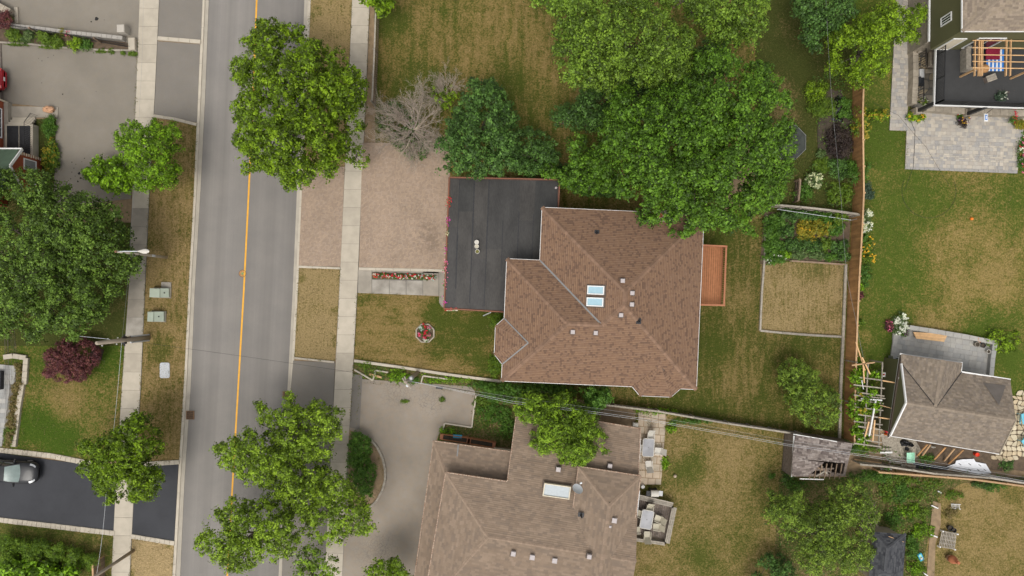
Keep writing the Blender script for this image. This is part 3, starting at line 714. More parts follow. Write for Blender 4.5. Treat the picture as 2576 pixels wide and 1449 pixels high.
# ------------------------------------------------------------------ roofs
_tm = {}
def tab_mesh(w, e, mat, lift):
    key = (w, e, mat, lift)
    if key not in _tm:
        x, y = w/2, e*.54
        vs = [(-x,-y,lift),(x,-y,lift),(x,y,.003),(-x,y,.003),(-x,-y,-.01),(x,-y,-.01),(x,y,-.01),(-x,y,-.01)]
        me = bpy.data.meshes.new('shingle'); me.from_pydata(vs, [], [(0,1,2,3),(0,4,5,1),(1,5,6,2),(3,7,4,0),(2,6,7,3)])
        me.materials.append(mt(mat)); _tm[key] = me
    return _tm[key]
class Roof:
    """collects sloping faces; shingles of each face are pieces up to a limit, then one joined field"""
    def __init__(s, parent, mats, e=.145, widths=(.18,.24,.30,.40), weights=None, limit=300, seed=1, lift=.014, gap=.004, dark=0.0):
        s.dark = dark
        s.parent, s.mats, s.e, s.widths, s.limit, s.n = parent, mats, e, widths, limit, 0
        s.rr = random.Random(seed); s.mb = MB(); s.under = MB(); s.lift = lift; s.gap = gap; s.weights = weights
    def pick(s, w):                       # the dark tone sits on the narrow tabs of laminated shingles
        if s.dark and w <= s.widths[1]+.001: return len(s.mats)-1 if s.rr.random() < s.dark else s.rr.randrange(len(s.mats)-1)
        return s.rr.randrange(len(s.mats)-1) if s.dark else s.rr.randrange(len(s.mats))
    def face(s, pts, ind=True, eave=None):
        pts = [Vector(p) for p in pts]; nrm = Vector((0,0,0)); k = len(pts)
        for i in range(k):
            a, b = pts[i], pts[(i+1) % k]
            nrm += Vector(((a.y-b.y)*(a.z+b.z), (a.z-b.z)*(a.x+b.x), (a.x-b.x)*(a.y+b.y)))
        nrm.normalize()
        if nrm.z < 0: nrm = -nrm; pts = pts[::-1]
        c0 = sum(pts, Vector())/k
        u = Vector((0,0,1)).cross(nrm)
        u = u.normalized() if u.length > .02 else Vector((1,0,0))
        v = nrm.cross(u)
        if v.z < 0: u, v = -u, -v
        q = [((p-c0).dot(u), (p-c0).dot(v)) for p in pts]
        pts = [c0+u*a_+v*b_ for a_, b_ in q]
        s.under.add([p - nrm*.012 for p in pts] + [p - nrm*.09 for p in pts],
                    [tuple(range(k)), tuple(range(2*k-1, k-1, -1))] + [(i, k+i, k+(i+1) % k, (i+1) % k) for i in range(k)])
        q = ccw(q); y0, y1 = min(p[1] for p in q), max(p[1] for p in q); x0, x1 = min(p[0] for p in q), max(p[0] for p in q)
        m3 = Matrix((u, v, nrm)).transposed(); y = y0; row = 0
        while y < y1:
            x = x0 - s.rr.random()*.3
            while x < x1:
                w = s.rr.choices(s.widths, s.weights)[0]
                r = [(x, y),(x+w-s.gap, y),(x+w-s.gap, y+s.e),(x, y+s.e)]
                kk = sum(inside(p, q) for p in r); mi = s.pick(w); lf = s.lift*s.rr.choice((.7, 1.0, 1.4))
                if kk == 4 and ind and s.n < s.limit:
                    c = c0 + u*(x+w/2) + v*(y+s.e/2)
                    piece('shingle', tab_mesh(w-s.gap, s.e, s.mats[mi], lf), c, 0, s.parent, m3); s.n += 1
                elif kk or any(r[0][0] <= p[0] <= r[1][0] and y <= p[1] <= y+s.e for p in q):
                    cl = r if kk == 4 else clip_rect(q, r)
                    if len(cl) > 2 and abs(area(cl)) > 1e-5:
                        top = [c0 + u*a + v*b + nrm*(lf-(lf-.003)*(b-y)/s.e) for a, b in cl]
                        bot = [c0 + u*a + v*b - nrm*.01 for a, b in cl]; n = len(cl)
                        s.mb.add(top+bot, [tuple(range(n))]+[(i, n+i, n+(i+1) % n, (i+1) % n) for i in range(n)], mi)
                x += w
            y += s.e; row += 1
        return s
    def done(s, under='underlay', field='shingle_field'):
        s.under.build('roof_deck', under, s.parent)
        if s.mb.v: s.mb.build(field, s.mats, s.parent, kind='stuff')
def caps(parent, p, q, mat, w=.30, step=.2, fold=.06, lift=.03):
    """overlapping cap shingles along a hip or ridge"""
    p, q = Vector(p), Vector(q); d = q-p; L_ = d.length; u = d.normalized()
    a = u.cross(Vector((0,0,1))).normalized(); nn = a.cross(u)
    key = ('cap', w, step, fold, mat)
    if key not in _tm:
        x, y = step*.62, w/2
        vs = [(-x,-y,-fold),(-x,0,.022),(-x,y,-fold),(x,-y,-fold-.004),(x,0,.006),(x,y,-fold-.004),
              (-x,-y,-fold-.03),(-x,0,-.01),(-x,y,-fold-.03)]
        me = bpy.data.meshes.new('ridge_cap'); me.from_pydata(vs, [], [(0,3,4,1),(1,4,5,2),(0,1,7,6),(1,2,8,7)]); me.materials.append(mt(mat)); _tm[key] = me
    n = max(1, int(L_/step)); m3 = Matrix((u, nn.cross(u), nn)).transposed()
    for k in range(n):
        piece('ridge_cap', _tm[key], p+d*((k+.5)/n)+nn*lift, 0, parent, m3)
def gutter(parent, pts, mat='white_trim', w=.11, h=.12, closed=False, name='gutter', out=.04):
    pts = [Vector(p) for p in pts]; n = len(pts)
    for k in range(n if closed else n-1):
        a, b = pts[k], pts[(k+1) % n]; mb = MB(); d = (b-a).normalized(); s = d.cross(Vector((0,0,1)))
        mb.beam(a-d*.03+Vector((0,0,-h/2)), b+d*.03+Vector((0,0,-h/2)), w, h)
        mb.build(name, mat, parent)
def flashing(parent, p, q, w, mat, name='valley_flashing', lift=.03):
    p, q = Vector(p)+Vector((0,0,lift)), Vector(q)+Vector((0,0,lift))
    MB().beam(p, q, w, .012).build(name, mat, parent)
def walls(parent, poly, z0, z1, mat, name='wall'):
    poly = ccw([(p[0], p[1]) for p in poly]); n = len(poly); mb = MB()
    inn = inset(poly, .2); vs = []
    for z in (z0, z1):
        vs += [(x, y, z) for x, y in poly]
    for z in (z0, z1): vs += [(x, y, z) for x, y in inn]
    fs = [(k, (k+1) % n, n+(k+1) % n, n+k) for k in range(n)] + [(2*n+(k+1) % n, 2*n+k, 3*n+k, 3*n+(k+1) % n) for k in range(n)] + [(n+k, n+(k+1) % n, 3*n+(k+1) % n, 3*n+k) for k in range(n)]
    mb.add(vs, fs); return mb.build(name, mat, parent)
def window(parent, a, b, zc, h, face, fm='white_trim', gm='glass_dark', name='window', bars=1):
    """window on the vertical face from plan point a to b; face = outward normal (2d)"""
    a, b = Vector((*a[:2], zc)), Vector((*b[:2], zc)); n = Vector((*face, 0)).normalized(); d = b-a; c = (a+b)/2+n*.02
    rz = math.atan2(d.y, d.x); L_ = d.length
    g = MB().box(c, (L_, .03, h), rz).build(name, gm, parent)
    f = MB(); t = .08; u = d.normalized()
    for s in (-1, 1):
        f.box(c+u*(s*(L_/2))+n*.02, (t, .07, h+t*2), rz); f.box(c+Vector((0,0,s*(h/2+t/2)))+n*.02, (L_-t, .068, t), rz)
    for k in range(bars): f.box(c+u*(L_*((k+1)/(bars+1)-.5))+n*.015, (.04, .05, h), rz)
    f.build('frame', fm, g); return g

# ------------------------------------------------------------------ main house
ZE = 5.4; PITCH = .44; TH = rad(2.5); SC = (1-ZE/H)/PPM
def ML(u, v, dist=0.0):
    px = 1364 + u*math.cos(TH) - v*math.sin(TH); py = 522 + u*math.sin(TH) + v*math.cos(TH)
    p = W(px, py, ZE); p.z = ZE + dist*SC*PITCH; return p
hb = ML(200, 250); house = root('house', 'two storey house with brown hipped shingle roof and two skylights', 'house', (hb.x, hb.y, 0))
rf = root('roof', None, None, (hb.x, hb.y, ZE)); rf.parent = house; rf.location = (0, 0, ZE)
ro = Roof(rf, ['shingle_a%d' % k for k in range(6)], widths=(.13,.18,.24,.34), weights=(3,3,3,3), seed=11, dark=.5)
Aa, Bb = ML(0,0), ML(407,0); R1, R2 = ML(203.5,203.5,203.5), ML(203.5,236.5,203.5)
BR, BL = ML(407,440), ML(-83,440); W1, W2 = ML(70.5,286.5,153.5), ML(153.5,286.5,153.5); WT, VA = ML(-83,133), ML(0,133)
ro.face([BR, BL, W1, W2, R2]); ro.face([Aa, Bb, R1], ind=False); ro.face([Bb, BR, R2, R1], ind=False)
ro.face([Aa, R1, R2, W2, VA], ind=False); ro.face([WT, VA, W2, W1], ind=False); ro.face([WT, W1, BL], ind=False)
bay1 = [ML(246,440), ML(266,462), ML(344,462), ML(367,440)]; ap1 = ML(309,381,59)
bay2 = [ML(-83,283), ML(-104,303), ML(-104,374), ML(-83,398)]; ap2 = ML(-21,340,62)
up = Vector((0,0,.03))
for by, ap in ((bay1, ap1), (bay2, ap2)):
    for k in range(3): ro.face([by[k]+up, by[k+1]+up, ap+up], ind=False)
ro.done()
for p, q in ((Aa, R1), (Bb, R1), (R1, R2), (R2, W2), (R2, BR), (W2, W1), (W1, WT), (W1, BL), (bay1[1], ap1), (bay1[2], ap1), (bay2[1], ap2), (bay2[2], ap2)): caps(rf, p, q, 'ridge_a', w=.34, step=.22)
flashing(rf, VA, W2, .12, 'flash_grey'); flashing(rf, bay2[0], ap2, .09, 'flash_grey', lift=.06); flashing(rf, bay2[3], ap2, .09, 'flash_grey', lift=.06)
outline = [Aa, VA, WT, bay2[0], bay2[1], bay2[2], bay2[3], BL, bay1[0], bay1[1], bay1[2], bay1[3], BR, Bb]
gutter(rf, outline, closed=True, w=.075)
MB().prism([p[:2] for p in outline], ZE-.16, ZE-.13).build('soffit', 'white_trim', rf)
hw = inset([p[:2] for p in outline], .42); walls(house, hw, 0, ZE-.14, 'stucco')
def wallwin(u0, v0, u1, v1, zc, h, face, **k):
    window(house, ML(u0, v0), ML(u1, v1), zc, h, face, **k)
o_ = .42/SC
for zc in (1.6, 4.1):
    wallwin(407-o_, 60, 407-o_, 110, zc, 1.3, (1, .04)); wallwin(407-o_, 300, 407-o_, 360, zc, 1.3, (1, .04))
    wallwin(40, 440-o_, 90, 440-o_, zc, 1.3, (-.04, -1)); wallwin(150, 440-o_, 200, 440-o_, zc, 1.3, (-.04, -1)); wallwin(120, o_, 170, o_, zc, 1.3, (.04, 1))
# skylights, vents and pipe boots on the roof
def roof_z(u, v):                 # height of the roof surface (distance to nearest governing eave, in eave pixels)
    dm = min(u, 407-u, v, 440-v); dw = min(u+83, v-133, 440-v) if u < 153.5 else -9
    return max(dm, dw)
def on_main(tx, ty):
    px, py = 1288+tx/3, 483+ty/3
    d0 = 60.0
    for _ in range(8):
        z = ZE+d0*SC*PITCH; p = W(px, py, z); s = Vector((p.x, -p.y))/SC + Vector((CX, CY)) - Vector((1364, 522))
        u = s.x*math.cos(TH)+s.y*math.sin(TH); v = -s.x*math.sin(TH)+s.y*math.cos(TH); d0 = roof_z(u, v)
    p.z = ZE+d0*SC*PITCH; return p
def skylight(parent, c, w, h, rz, tilt, gm, fm, ax='y', name='skylight', curb=.12):
    m = Matrix.Rotation(rz, 3, 'Z') @ Matrix.Rotation(tilt, 3, ax.upper())
    c = Vector(c); fr = MB(); t = .07
    def bx(mb, lc, d):
        vs = [c + m @ Vector((lc[0]+x*d[0]/2, lc[1]+y*d[1]/2, lc[2]+z*d[2]/2)) for x in (-1,1) for y in (-1,1) for z in (-1,1)]
        mb.add(vs, [(0,1,3,2),(4,6,7,5),(0,4,5,1),(2,3,7,6),(0,2,6,4),(1,5,7,3)])
    for s in (-1, 1):
        bx(fr, (s*(w/2-t/2), 0, curb/2), (t, h, curb+.06)); bx(fr, (0, s*(h/2-t/2), curb/2), (w-2*t, t, curb+.058))
    f = fr.build(name, fm, parent); g = MB(); bx(g, (0, 0, curb*.75), (w-2*t, h-2*t, .03)); g.build('pane', gm, f)
    ap = MB(); bx(ap, (0, 0, .01), (w+.22, h+.18, .02)); ap.build('flashing', 'underlay', f); return f
sl = -math.atan(PITCH)
for tx, ty in ((635, 741), (629, 830)): skylight(rf, on_main(tx, ty)+Vector((0,0,.02)), 1.24, .63, -TH, sl, 'glass_sky', 'white_trim')
def boxvent(parent, p, s, rz, mat='vent_white', h=.18, name='roof_vent'):
    mb = MB(); p = Vector(p)
    mb.bevbox(p+Vector((0,0,h/2)), (s*.8, s*.8, h), .02, rz); v = mb.build(name, mat, parent)
    MB().bevbox(p+Vector((0,0,h+.02)), (s, s, .08), .03, rz).build('cap', mat, v); MB().box(p+Vector((0,0,.02)), (s*1.35, s*1.35, .02), rz).build('base', 'underlay', v)
for tx, ty in ((833,670),(905,762),(902,848),(820,928),(457,1055),(630,1062)): boxvent(rf, on_main(tx, ty), .30, -TH)
for tx, ty in ((640,308),(955,975)):
    p = on_main(tx, ty); b = MB().lathe(p, [(.13,-.05),(.13,.03),(.06,.10),(.055,.34),(.04,.34),(.035,.2)], 14).build('vent_pipe', 'black_metal', rf)
    MB().box(p+Vector((0,0,.03)), (.36,.40,.02), -TH).build('boot_flange', 'black_metal', b)
p = T(2, 1, 1128, 190, 5.6)
ch = MB().box((p.x, p.y, 3.2), (1.15, .70, 6.4), -TH).build('chimney', 'brick_3', house)
MB().bevbox((p.x, p.y, 6.46), (1.3, .85, .12), .03, -TH).build('chimney_cap', 'concrete_old', ch)
for s in (-.3, .3): MB().lathe((p.x+s, p.y, 6.52), [(.12,0),(.14,.25),(.11,.25),(.09,.05)], 12).build('flue', 'terracotta', ch)
# garage with a flat black roof, part of the house
GZ = 3.0
gp = P(1, 0, 1480, 1337) + P(2, 0, 355, 1355)
gpoly = [W(1130,446,GZ), W(1408,452,GZ), W(1403,560,GZ), W(1350,790,GZ), W(1270,785,GZ), W(1117,776,GZ)]
garage = root('garage', 'flat black roofed garage with brown fascia and flower boxes at its edge', 'garage', (*((gpoly[0]+gpoly[4])/2)[:2], 0))
gw = inset([p[:2] for p in gpoly], .35); walls(garage, gw, 0, GZ-.22, 'stucco')
deckp = ccw([p[:2] for p in gpoly]); MB().prism(deckp, GZ-.25, GZ-.03).build('roof_deck', 'fascia_brown', garage)
for k in range(4): S('membrane_%d' % k, plain, ((.034,.032,.030),(.038,.035,.033),(.031,.030,.028),(.043,.039,.035))[k], rough=(.42,.5,.36,.46)[k], var=.30, scale=.9, fine=7, bmp=.25, stretch=(1.4,.5,1), spec=.32)
ins = ccw(inset(deckp, .10)); edges = [1112,1149,1186,1223,1262,1301,1338,1376,1420]
for k in range(len(edges)-1):
    cc = R.uniform(520, 720); cuts = [300, cc, 1000]
    for q in range(2):
        ex = lambda i, yy: edges[i]+8-(yy-446)*.040
        r = ccw([W(ex(k, cuts[q]), cuts[q]-1.5*q, GZ)[:2], W(ex(k+1, cuts[q])+1.6, cuts[q]-1.5*q, GZ)[:2], W(ex(k+1, cuts[q+1])+1.6, cuts[q+1], GZ)[:2], W(ex(k, cuts[q+1]), cuts[q+1], GZ)[:2]])
        cl = clip_rect(ins, r)
        if len(cl) > 2: MB().prism(cl, GZ-.05, GZ-.018+.004*((k+q) % 2)+.0015*q, cap=False).build('membrane_strip', 'membrane_%d' % R.randrange(4), garage)
for k in range(1, len(edges)-1):                                    # lapped seams between the strips
    y_ = 452
    while y_ < 780:
        y2 = min(782, y_+R.uniform(60, 150)); exk = lambda yy: edges[k]+8-(yy-446)*.040
        if inside(W(exk(y_), y_, GZ)[:2], ins) and inside(W(exk(y2), y2, GZ)[:2], ins):
            MB().beam(W(exk(y_)+R.uniform(-.4,.4), y_, GZ)+Vector((0,0,-.008)), W(exk(y2)+R.uniform(-.4,.4), y2, GZ)+Vector((0,0,-.008)), R.uniform(.05,.12), .014).build('seam', 'tarp_black', garage)
        y_ = y2
for k in range(len(deckp)):
    a, b = deckp[k], deckp[(k+1) % len(deckp)]
    MB().beam((*a, GZ-.005), (*b, GZ-.005), .12, .07).build('fascia_cap', 'fascia_brown', garage)
    MB().beam((a[0], a[1], GZ+.034), (b[0], b[1], GZ+.034), .03, .012).build('drip_edge', 'wood_red_rail', garage)
p = T(2, 0, 332, 1418, GZ); MB().lathe((p.x, p.y, GZ), [(.09,-.02),(.09,.06),(.05,.06),(.04,.0)], 12).build('vent_pipe', 'vent_white', garage)
a = W(1126,500,1.2); b = W(1122,700,1.2)
for k in range(2):
    y0, y1 = (505+k*92, 585+k*92); q0 = gw; x = 1140
    MB().box(((W(1140,(y0+y1)/2).x)-.02, W(0,(y0+y1)/2).y, 1.15), (.06, (y1-y0)/PPM, 2.2), rad(-1.6)).build('garage_door', 'white_trim', garage)
# white buckets on the garage roof
for k, (tx, ty, m, inner) in enumerate(((1667,381,'plastic_white','plastic_white'),(1667,412,'plastic_white','straw'),(1672,451,'plastic_white','leaf_straw2'))):
    p = T(1, 1, tx, ty, GZ); lab = ('topmost of three white buckets on the black garage roof, lid on', 'middle white bucket on black garage roof with pale contents', 'lowest white bucket on black garage roof with olive contents')[k]
    o = root('bucket', lab, 'bucket', (p.x, p.y, GZ), 'buckets on the garage roof')
    MB().lathe((p.x, p.y, GZ-.01), [(.13,0),(.165,.30),(.175,.34),(.15,.34),(.14,.30 if k else .345)], 20).build('pail', 'plastic_white', o, smooth=False)
    if k: MB().lathe((p.x, p.y, GZ+.27), [(.135,0),(.135,.025)], 20).build('contents', ('sling','leaf_straw2')[k-1], o)
# ------------------------------------------------------------------ red deck behind the house
dz = 2.0
dp = P(2, 1, 1400, 400, 1620, 410, 1603, 855, 1390, 850)
dk = [W(x, y, dz+.95) for x, y in dp]; deck = root('deck', 'reddish brown wooden deck with railing at back of main house', 'deck', (dk[0].x, dk[0].y, 0))
ang = math.atan2(dk[3].y-dk[0].y, dk[3].x-dk[0].x)
c0, c1, c2, c3 = [Vector((p.x, p.y, dz)) for p in dk]
n = 13
for k in range(n):
    t0, t1 = k/n, (k+1)/n-.010
    q = [c0.lerp(c1, t0), c0.lerp(c1, t1), c3.lerp(c2, t1), c3.lerp(c2, t0)]
    MB().prism([p[:2] for p in q], dz-.04, dz+R.uniform(-.003, .003)).build('deck_board', 'wood_red', deck)
def railing(parent, p, q, h, nb, mat_r, mat_b, post=True, bw=.04, name='rail', cap=.13, skip=False, pick=None):
    p, q = Vector(p), Vector(q); d = q-p
    MB().beam(p+Vector((0,0,h)), q+Vector((0,0,h)), cap, .045).build('handrail', mat_r, parent)
    MB().beam(p+Vector((0,0,.10)), q+Vector((0,0,.10)), .05, .06).build('bottom_rail', mat_r, parent)
    for k in range(nb):
        c = p+d*((k+.5)/nb); MB().box(c+Vector((0,0,h/2)), (bw, bw, h-.08), math.atan2(d.y, d.x)).build('baluster', mat_b, parent)
    if post:
        for e in (p, q): MB().box(e+Vector((0,0,h/2+.02)), (.10,.10,h+.06), math.atan2(d.y, d.x)).build('post', mat_r, parent)
railing(deck, c0, c1, .95, 14, 'wood_red_rail', 'wood_red'); railing(deck, c1+Vector((-.03,-.05,0)), c2+Vector((-.03,.05,0)), .95, 30, 'wood_red_rail', 'wood_red_rail', post=False); railing(deck, c2, c3, .95, 14, 'wood_red_rail', 'wood_red')
for t in (0, .5, 1): e = c1.lerp(c2, t); MB().box((e.x-.1, e.y, dz/2-.05), (.12,.12,dz-.1)).build('support_post', 'wood_red', deck)
for k in range(8): MB().box((c3.x+1.2, c3.y-.3-.25*k, dz-.2-.22*k), (1.0, .28, .04)).build('step', 'wood_red', deck) if False else None

# ------------------------------------------------------------------ neighbour's house (bottom)
def V3(x, y, z): return W(x, y, z)
nb = W(1330,1300); nh = root('house', 'bungalow with faded grey brown shingle roof and one large skylight below main house', 'house', (nb.x, nb.y, 0))
nr = root('roof', None, None, (nb.x, nb.y, 3)); nr.parent = nh; nr.location = (0, 0, 3.0)
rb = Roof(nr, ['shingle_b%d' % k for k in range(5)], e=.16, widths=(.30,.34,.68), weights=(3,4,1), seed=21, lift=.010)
z1, z2 = 2.6, 3.15
def NS(x, y):                       # the long upper slope rises evenly from its eave at the top
    sd = -(x-1301)*.165+(y-1026)*.986; return W(x, y, 2.9+sd*.0063)
Ra, Rb_ = NS(1227,1351), NS(1600,1413); La, Lb = NS(1121,1188), NS(1276,1211); Ta, Tb, Tc = NS(1301,1026), NS(1611,1078), NS(1606,1196)
Lc = W(1062,1540,La.z); Ld = W(1560,1640,La.z)
rb.face([Ra, La, Lb, Ta, Tb, Tc, Rb_]); rb.done(field='shingle_field'); rb = Roof(nr, ['shingle_h%d' % k for k in range(5)], e=.16, widths=(.30,.34,.68), weights=(3,4,1), seed=22, lift=.010, limit=0)
rb.face([La, Ra, Lc], ind=False); rb.face([Ra, Rb_, Ld, Lc], ind=False)
zq, zt = 4.3, 5.3
a, b, c, d, e1, e2 = V3(1455,1173,zq), V3(1612,1197,zq), V3(1568,1540,zq), V3(1410,1515,zq), V3(1533,1273,zt), V3(1511,1440,zt)
for f in ([a,b,e1],[b,c,e2,e1],[c,d,e2],[d,a,e1,e2]): rb.face(f, ind=False)
L0, L1, L2, L3 = V3(1091,1109,z1), V3(1285,1136,z1), V3(1276,1213,z2), V3(1119,1187,z2)
rb.face([L0, L1, L2, L3], ind=False); rb.face([L0, L3, V3(1075,1540,z2), V3(1030,1540,z1)], ind=False)
rb.done()
for p, q in ((La, Ra), (Ra, Rb_), (a, e1), (b, e1), (e1, e2), (Ra, Lc), (L0, L3)): caps(nr, p, q, 'ridge_b', w=.28, step=.22, fold=.045)
S('fascia_peel', plain, (.33,.175,.105), var=.5, scale=9, fine=30, col2=(.50,.42,.33))
def fascia(parent, p, q, h=.2, w=.07, mat='fascia_peel'): MB().beam(Vector(p)+Vector((0,0,-h/2+.03)), Vector(q)+Vector((0,0,-h/2+.03)), w, h).build('fascia', mat, parent)
for p, q in ((L0, L1), (L0, V3(1030,1540,z1)), (La, Lb), (La, Lc), (a, b), (b, c), (a, d), (Lb, Ta), (Ta, Tb), (Tb, Tc)): fascia(nr, p, q)
for pl, zt_ in (([(1125,1195),(1278,1217),(1304,1036),(1602,1082),(1598,1190),(1556,1560),(1075,1530)], 2.8), ([(1465,1186),(1600,1206),(1562,1530),(1422,1508)], zq-.12)):
    walls(nh, inset([V3(x, y, 3)[:2] for x, y in pl], .25), 0, zt_, 'siding_tan')
MB().beam(V3(1153,1118,2.68), V3(1146,1190,2.98), .10, .06).build('flashing', 'flash_grey', nr)
sk = NS(1400,1233); skylight(nr, sk, 2.05, .98, rad(-8), 0, 'glass_pale', 'cream', curb=.32)
for k, (tx, ty, z, s, m) in enumerate(((348,637,3.75,.36,'vent_white'),(735,612,3.6,.34,'vent_white'),(768,1020,4.95,.38,'vent_white'),(737,1066,4.9,.18,'vent_white'),(152,1297,4.8,.38,'vent_white'),(320,1322,4.75,.38,'vent_white'),(580,1292,5.1,.34,'vent_white'),(10,1270,4.85,.36,'vent_white'))):
    boxvent(nr, T(2, 2, tx, ty, z), s, rad(-8), m, h=.32)
p = T(2, 2, 520, 985, 4.7); vp = MB().lathe(p, [(.12,-.1),(.12,.05),(.06,.10),(.06,.7),(.045,.7),(.04,.5)], 12).build('vent_pipe', 'black_metal', nr)
MB().box(p+Vector((0,0,.06)), (.45,.34,.02), rad(-8)).build('boot_flange', 'black_metal', vp)
window(nh, V3(1604,1230,1.5), V3(1598,1290,1.5), 1.5, 1.1, (1, 0)); window(nh, V3(1606,1100,1.5), V3(1604,1150,1.5), 1.5, 1.1, (1, 0))
# satellite dish
p = T(2, 2, 480, 800, 4.25); dish = root('satellite_dish', 'grey satellite dish on mast at edge of bungalow roof', 'dish', (p.x, p.y, p.z))
MB().tube([p, p+Vector((.02,.15,.45)), p+Vector((.05,.2,.6))], .03, 8).build('mast', 'grey_metal', dish)
dc = p+Vector((.08,.30,.75)); nd = Vector((.35,.75,.55)).normalized(); ta = nd.cross(Vector((0,0,1))).normalized(); tb = ta.cross(nd)
mb = MB(); vs = []; 
for r_, zz in ((0,-.10),(.2,-.075),(.36,-.02),(.42,.01)):
    for t in range(20): vs.append(dc+ta*(r_*math.cos(t*math.pi/10))+tb*(r_*1.1*math.sin(t*math.pi/10))+nd*zz)
mb.add(vs, [(r_*20+t, r_*20+(t+1) % 20, (r_+1)*20+(t+1) % 20, (r_+1)*20+t) for r_ in range(3) for t in range(20)]); mb.build('reflector', 'pale_metal', dish, smooth=True)
MB().tube([dc-tb*.4, dc-tb*.15+nd*.55], .018, 6).build('feed_arm', 'grey_metal', dish); MB().bevbox(dc-tb*.12+nd*.58, (.18,.12,.12), .02, .4).build('receiver', 'pale_metal', dish)
# brown planters along the bungalow porch
for k, (x0, y0, x1, y1) in enumerate(((1398,418,1600,448),(1606,450,1792,482))):
    p, q = T(1, 2, x0, y0, .6), T(1, 2, x1, y1, .6); pl = root('planter_box', ('left of two long brown timber planters by bungalow porch roof', 'right of two long brown timber planters by bungalow porch roof')[k], 'planter', (p.x, p.y, 0), 'timber planters by the bungalow')
    d = (q-p); u = d.normalized(); s = Vector((-u.y, u.x, 0))*.42
    for e in (Vector(), s): MB().beam(p+e-Vector((0,0,.3)), q+e-Vector((0,0,.3)), .06, .6).build('side_board', 'wood_red', pl)
    for e in (p, q): MB().beam(e+Vector((0,0,-.3)), e+s+Vector((0,0,-.3)), .26, .62).build('end_board', 'wood_red_rail', pl)
    MB().beam(p+s/2-Vector((0,0,.12)), q+s/2-Vector((0,0,.12)), .34, .05).build('soil_fill', 'soil_dark', pl)
p, q = T(1, 2, 1795, 484, 1.5), T(1, 2, 1922, 500, 1.5); MB().beam(p, q, .10, .08).build('gutter', 'cream', nr)
p = T(1, 2, 1520, 398, .5); bt = MB().bevbox(p-Vector((0,0,.1)), (.75,.26,.22), .03, rad(-3)); bt = bt.build('storage_tub', 'blue_plastic'); tag(bt, 'bright blue plastic tub beside brown planter box', 'tub')
# ------------------------------------------------------------------ vegetation
def npin(x, y, poly):
    c = np.zeros(len(x), bool); n = len(poly); j = n-1
    for i in range(n):
        xi, yi = poly[i]; xj, yj = poly[j]
        t = ((yi > y) != (yj > y)) & (x < (xj-xi)*(y-yi)/((yj-yi) if yj != yi else 1e-9)+xi)
        c ^= t; j = i
    return c
def edge_dist(x, y, poly):
    d = np.full(len(x), 1e9); n = len(poly)
    for i in range(n):
        ax, ay = poly[i]; bx, by = poly[(i+1) % n]; dx, dy = bx-ax, by-ay
        t = np.clip(((x-ax)*dx+(y-ay)*dy)/(dx*dx+dy*dy+1e-9), 0, 1)
        d = np.minimum(d, np.hypot(x-(ax+t*dx), y-(ay+t*dy)))
    return d
def leaf_object(name, cen, nrm, size, mi, mats, parent, rng, aspect=.75, kind=None, fold=.12):
    n = len(cen); nrm = nrm/np.linalg.norm(nrm, axis=1, keepdims=True)
    r = rng.normal(size=(n, 3)); t = np.cross(nrm, r); t /= np.linalg.norm(t, axis=1, keepdims=True); b = np.cross(nrm, t)
    s = size[:, None]
    v = np.stack([cen-t*s*.5, cen+b*s*.5*aspect+nrm*s*fold-t*s*.08, cen+t*s*.5-nrm*s*fold*.6, cen-b*s*.5*aspect+nrm*s*fold-t*s*.08], 1).reshape(-1, 3)
    o0 = np.array(OFF[parent]) if parent is not None else np.array([v[:,0].mean(), v[:,1].mean(), v[:,2].min()])
    me = bpy.data.meshes.new(name); me.vertices.add(4*n); me.vertices.foreach_set('co', (v-o0).astype(np.float32).ravel())
    me.loops.add(4*n); me.loops.foreach_set('vertex_index', np.arange(4*n, dtype=np.int32))
    me.polygons.add(n); me.polygons.foreach_set('loop_start', np.arange(0, 4*n, 4, dtype=np.int32)); me.polygons.foreach_set('loop_total', np.full(n, 4, np.int32))
    for m in mats: me.materials.append(mt(m))
    me.polygons.foreach_set('material_index', mi.astype(np.int32)); me.update(calc_edges=True)
    o = bpy.data.objects.new(name, me); C.objects.link(o); OFF[o] = Vector(o0)
    if parent is not None: o.parent = parent
    else: o.location = o0
    if kind: o['kind'] = kind
    return o
DENS = 1.0; TUFT = .21; DEEP = .80
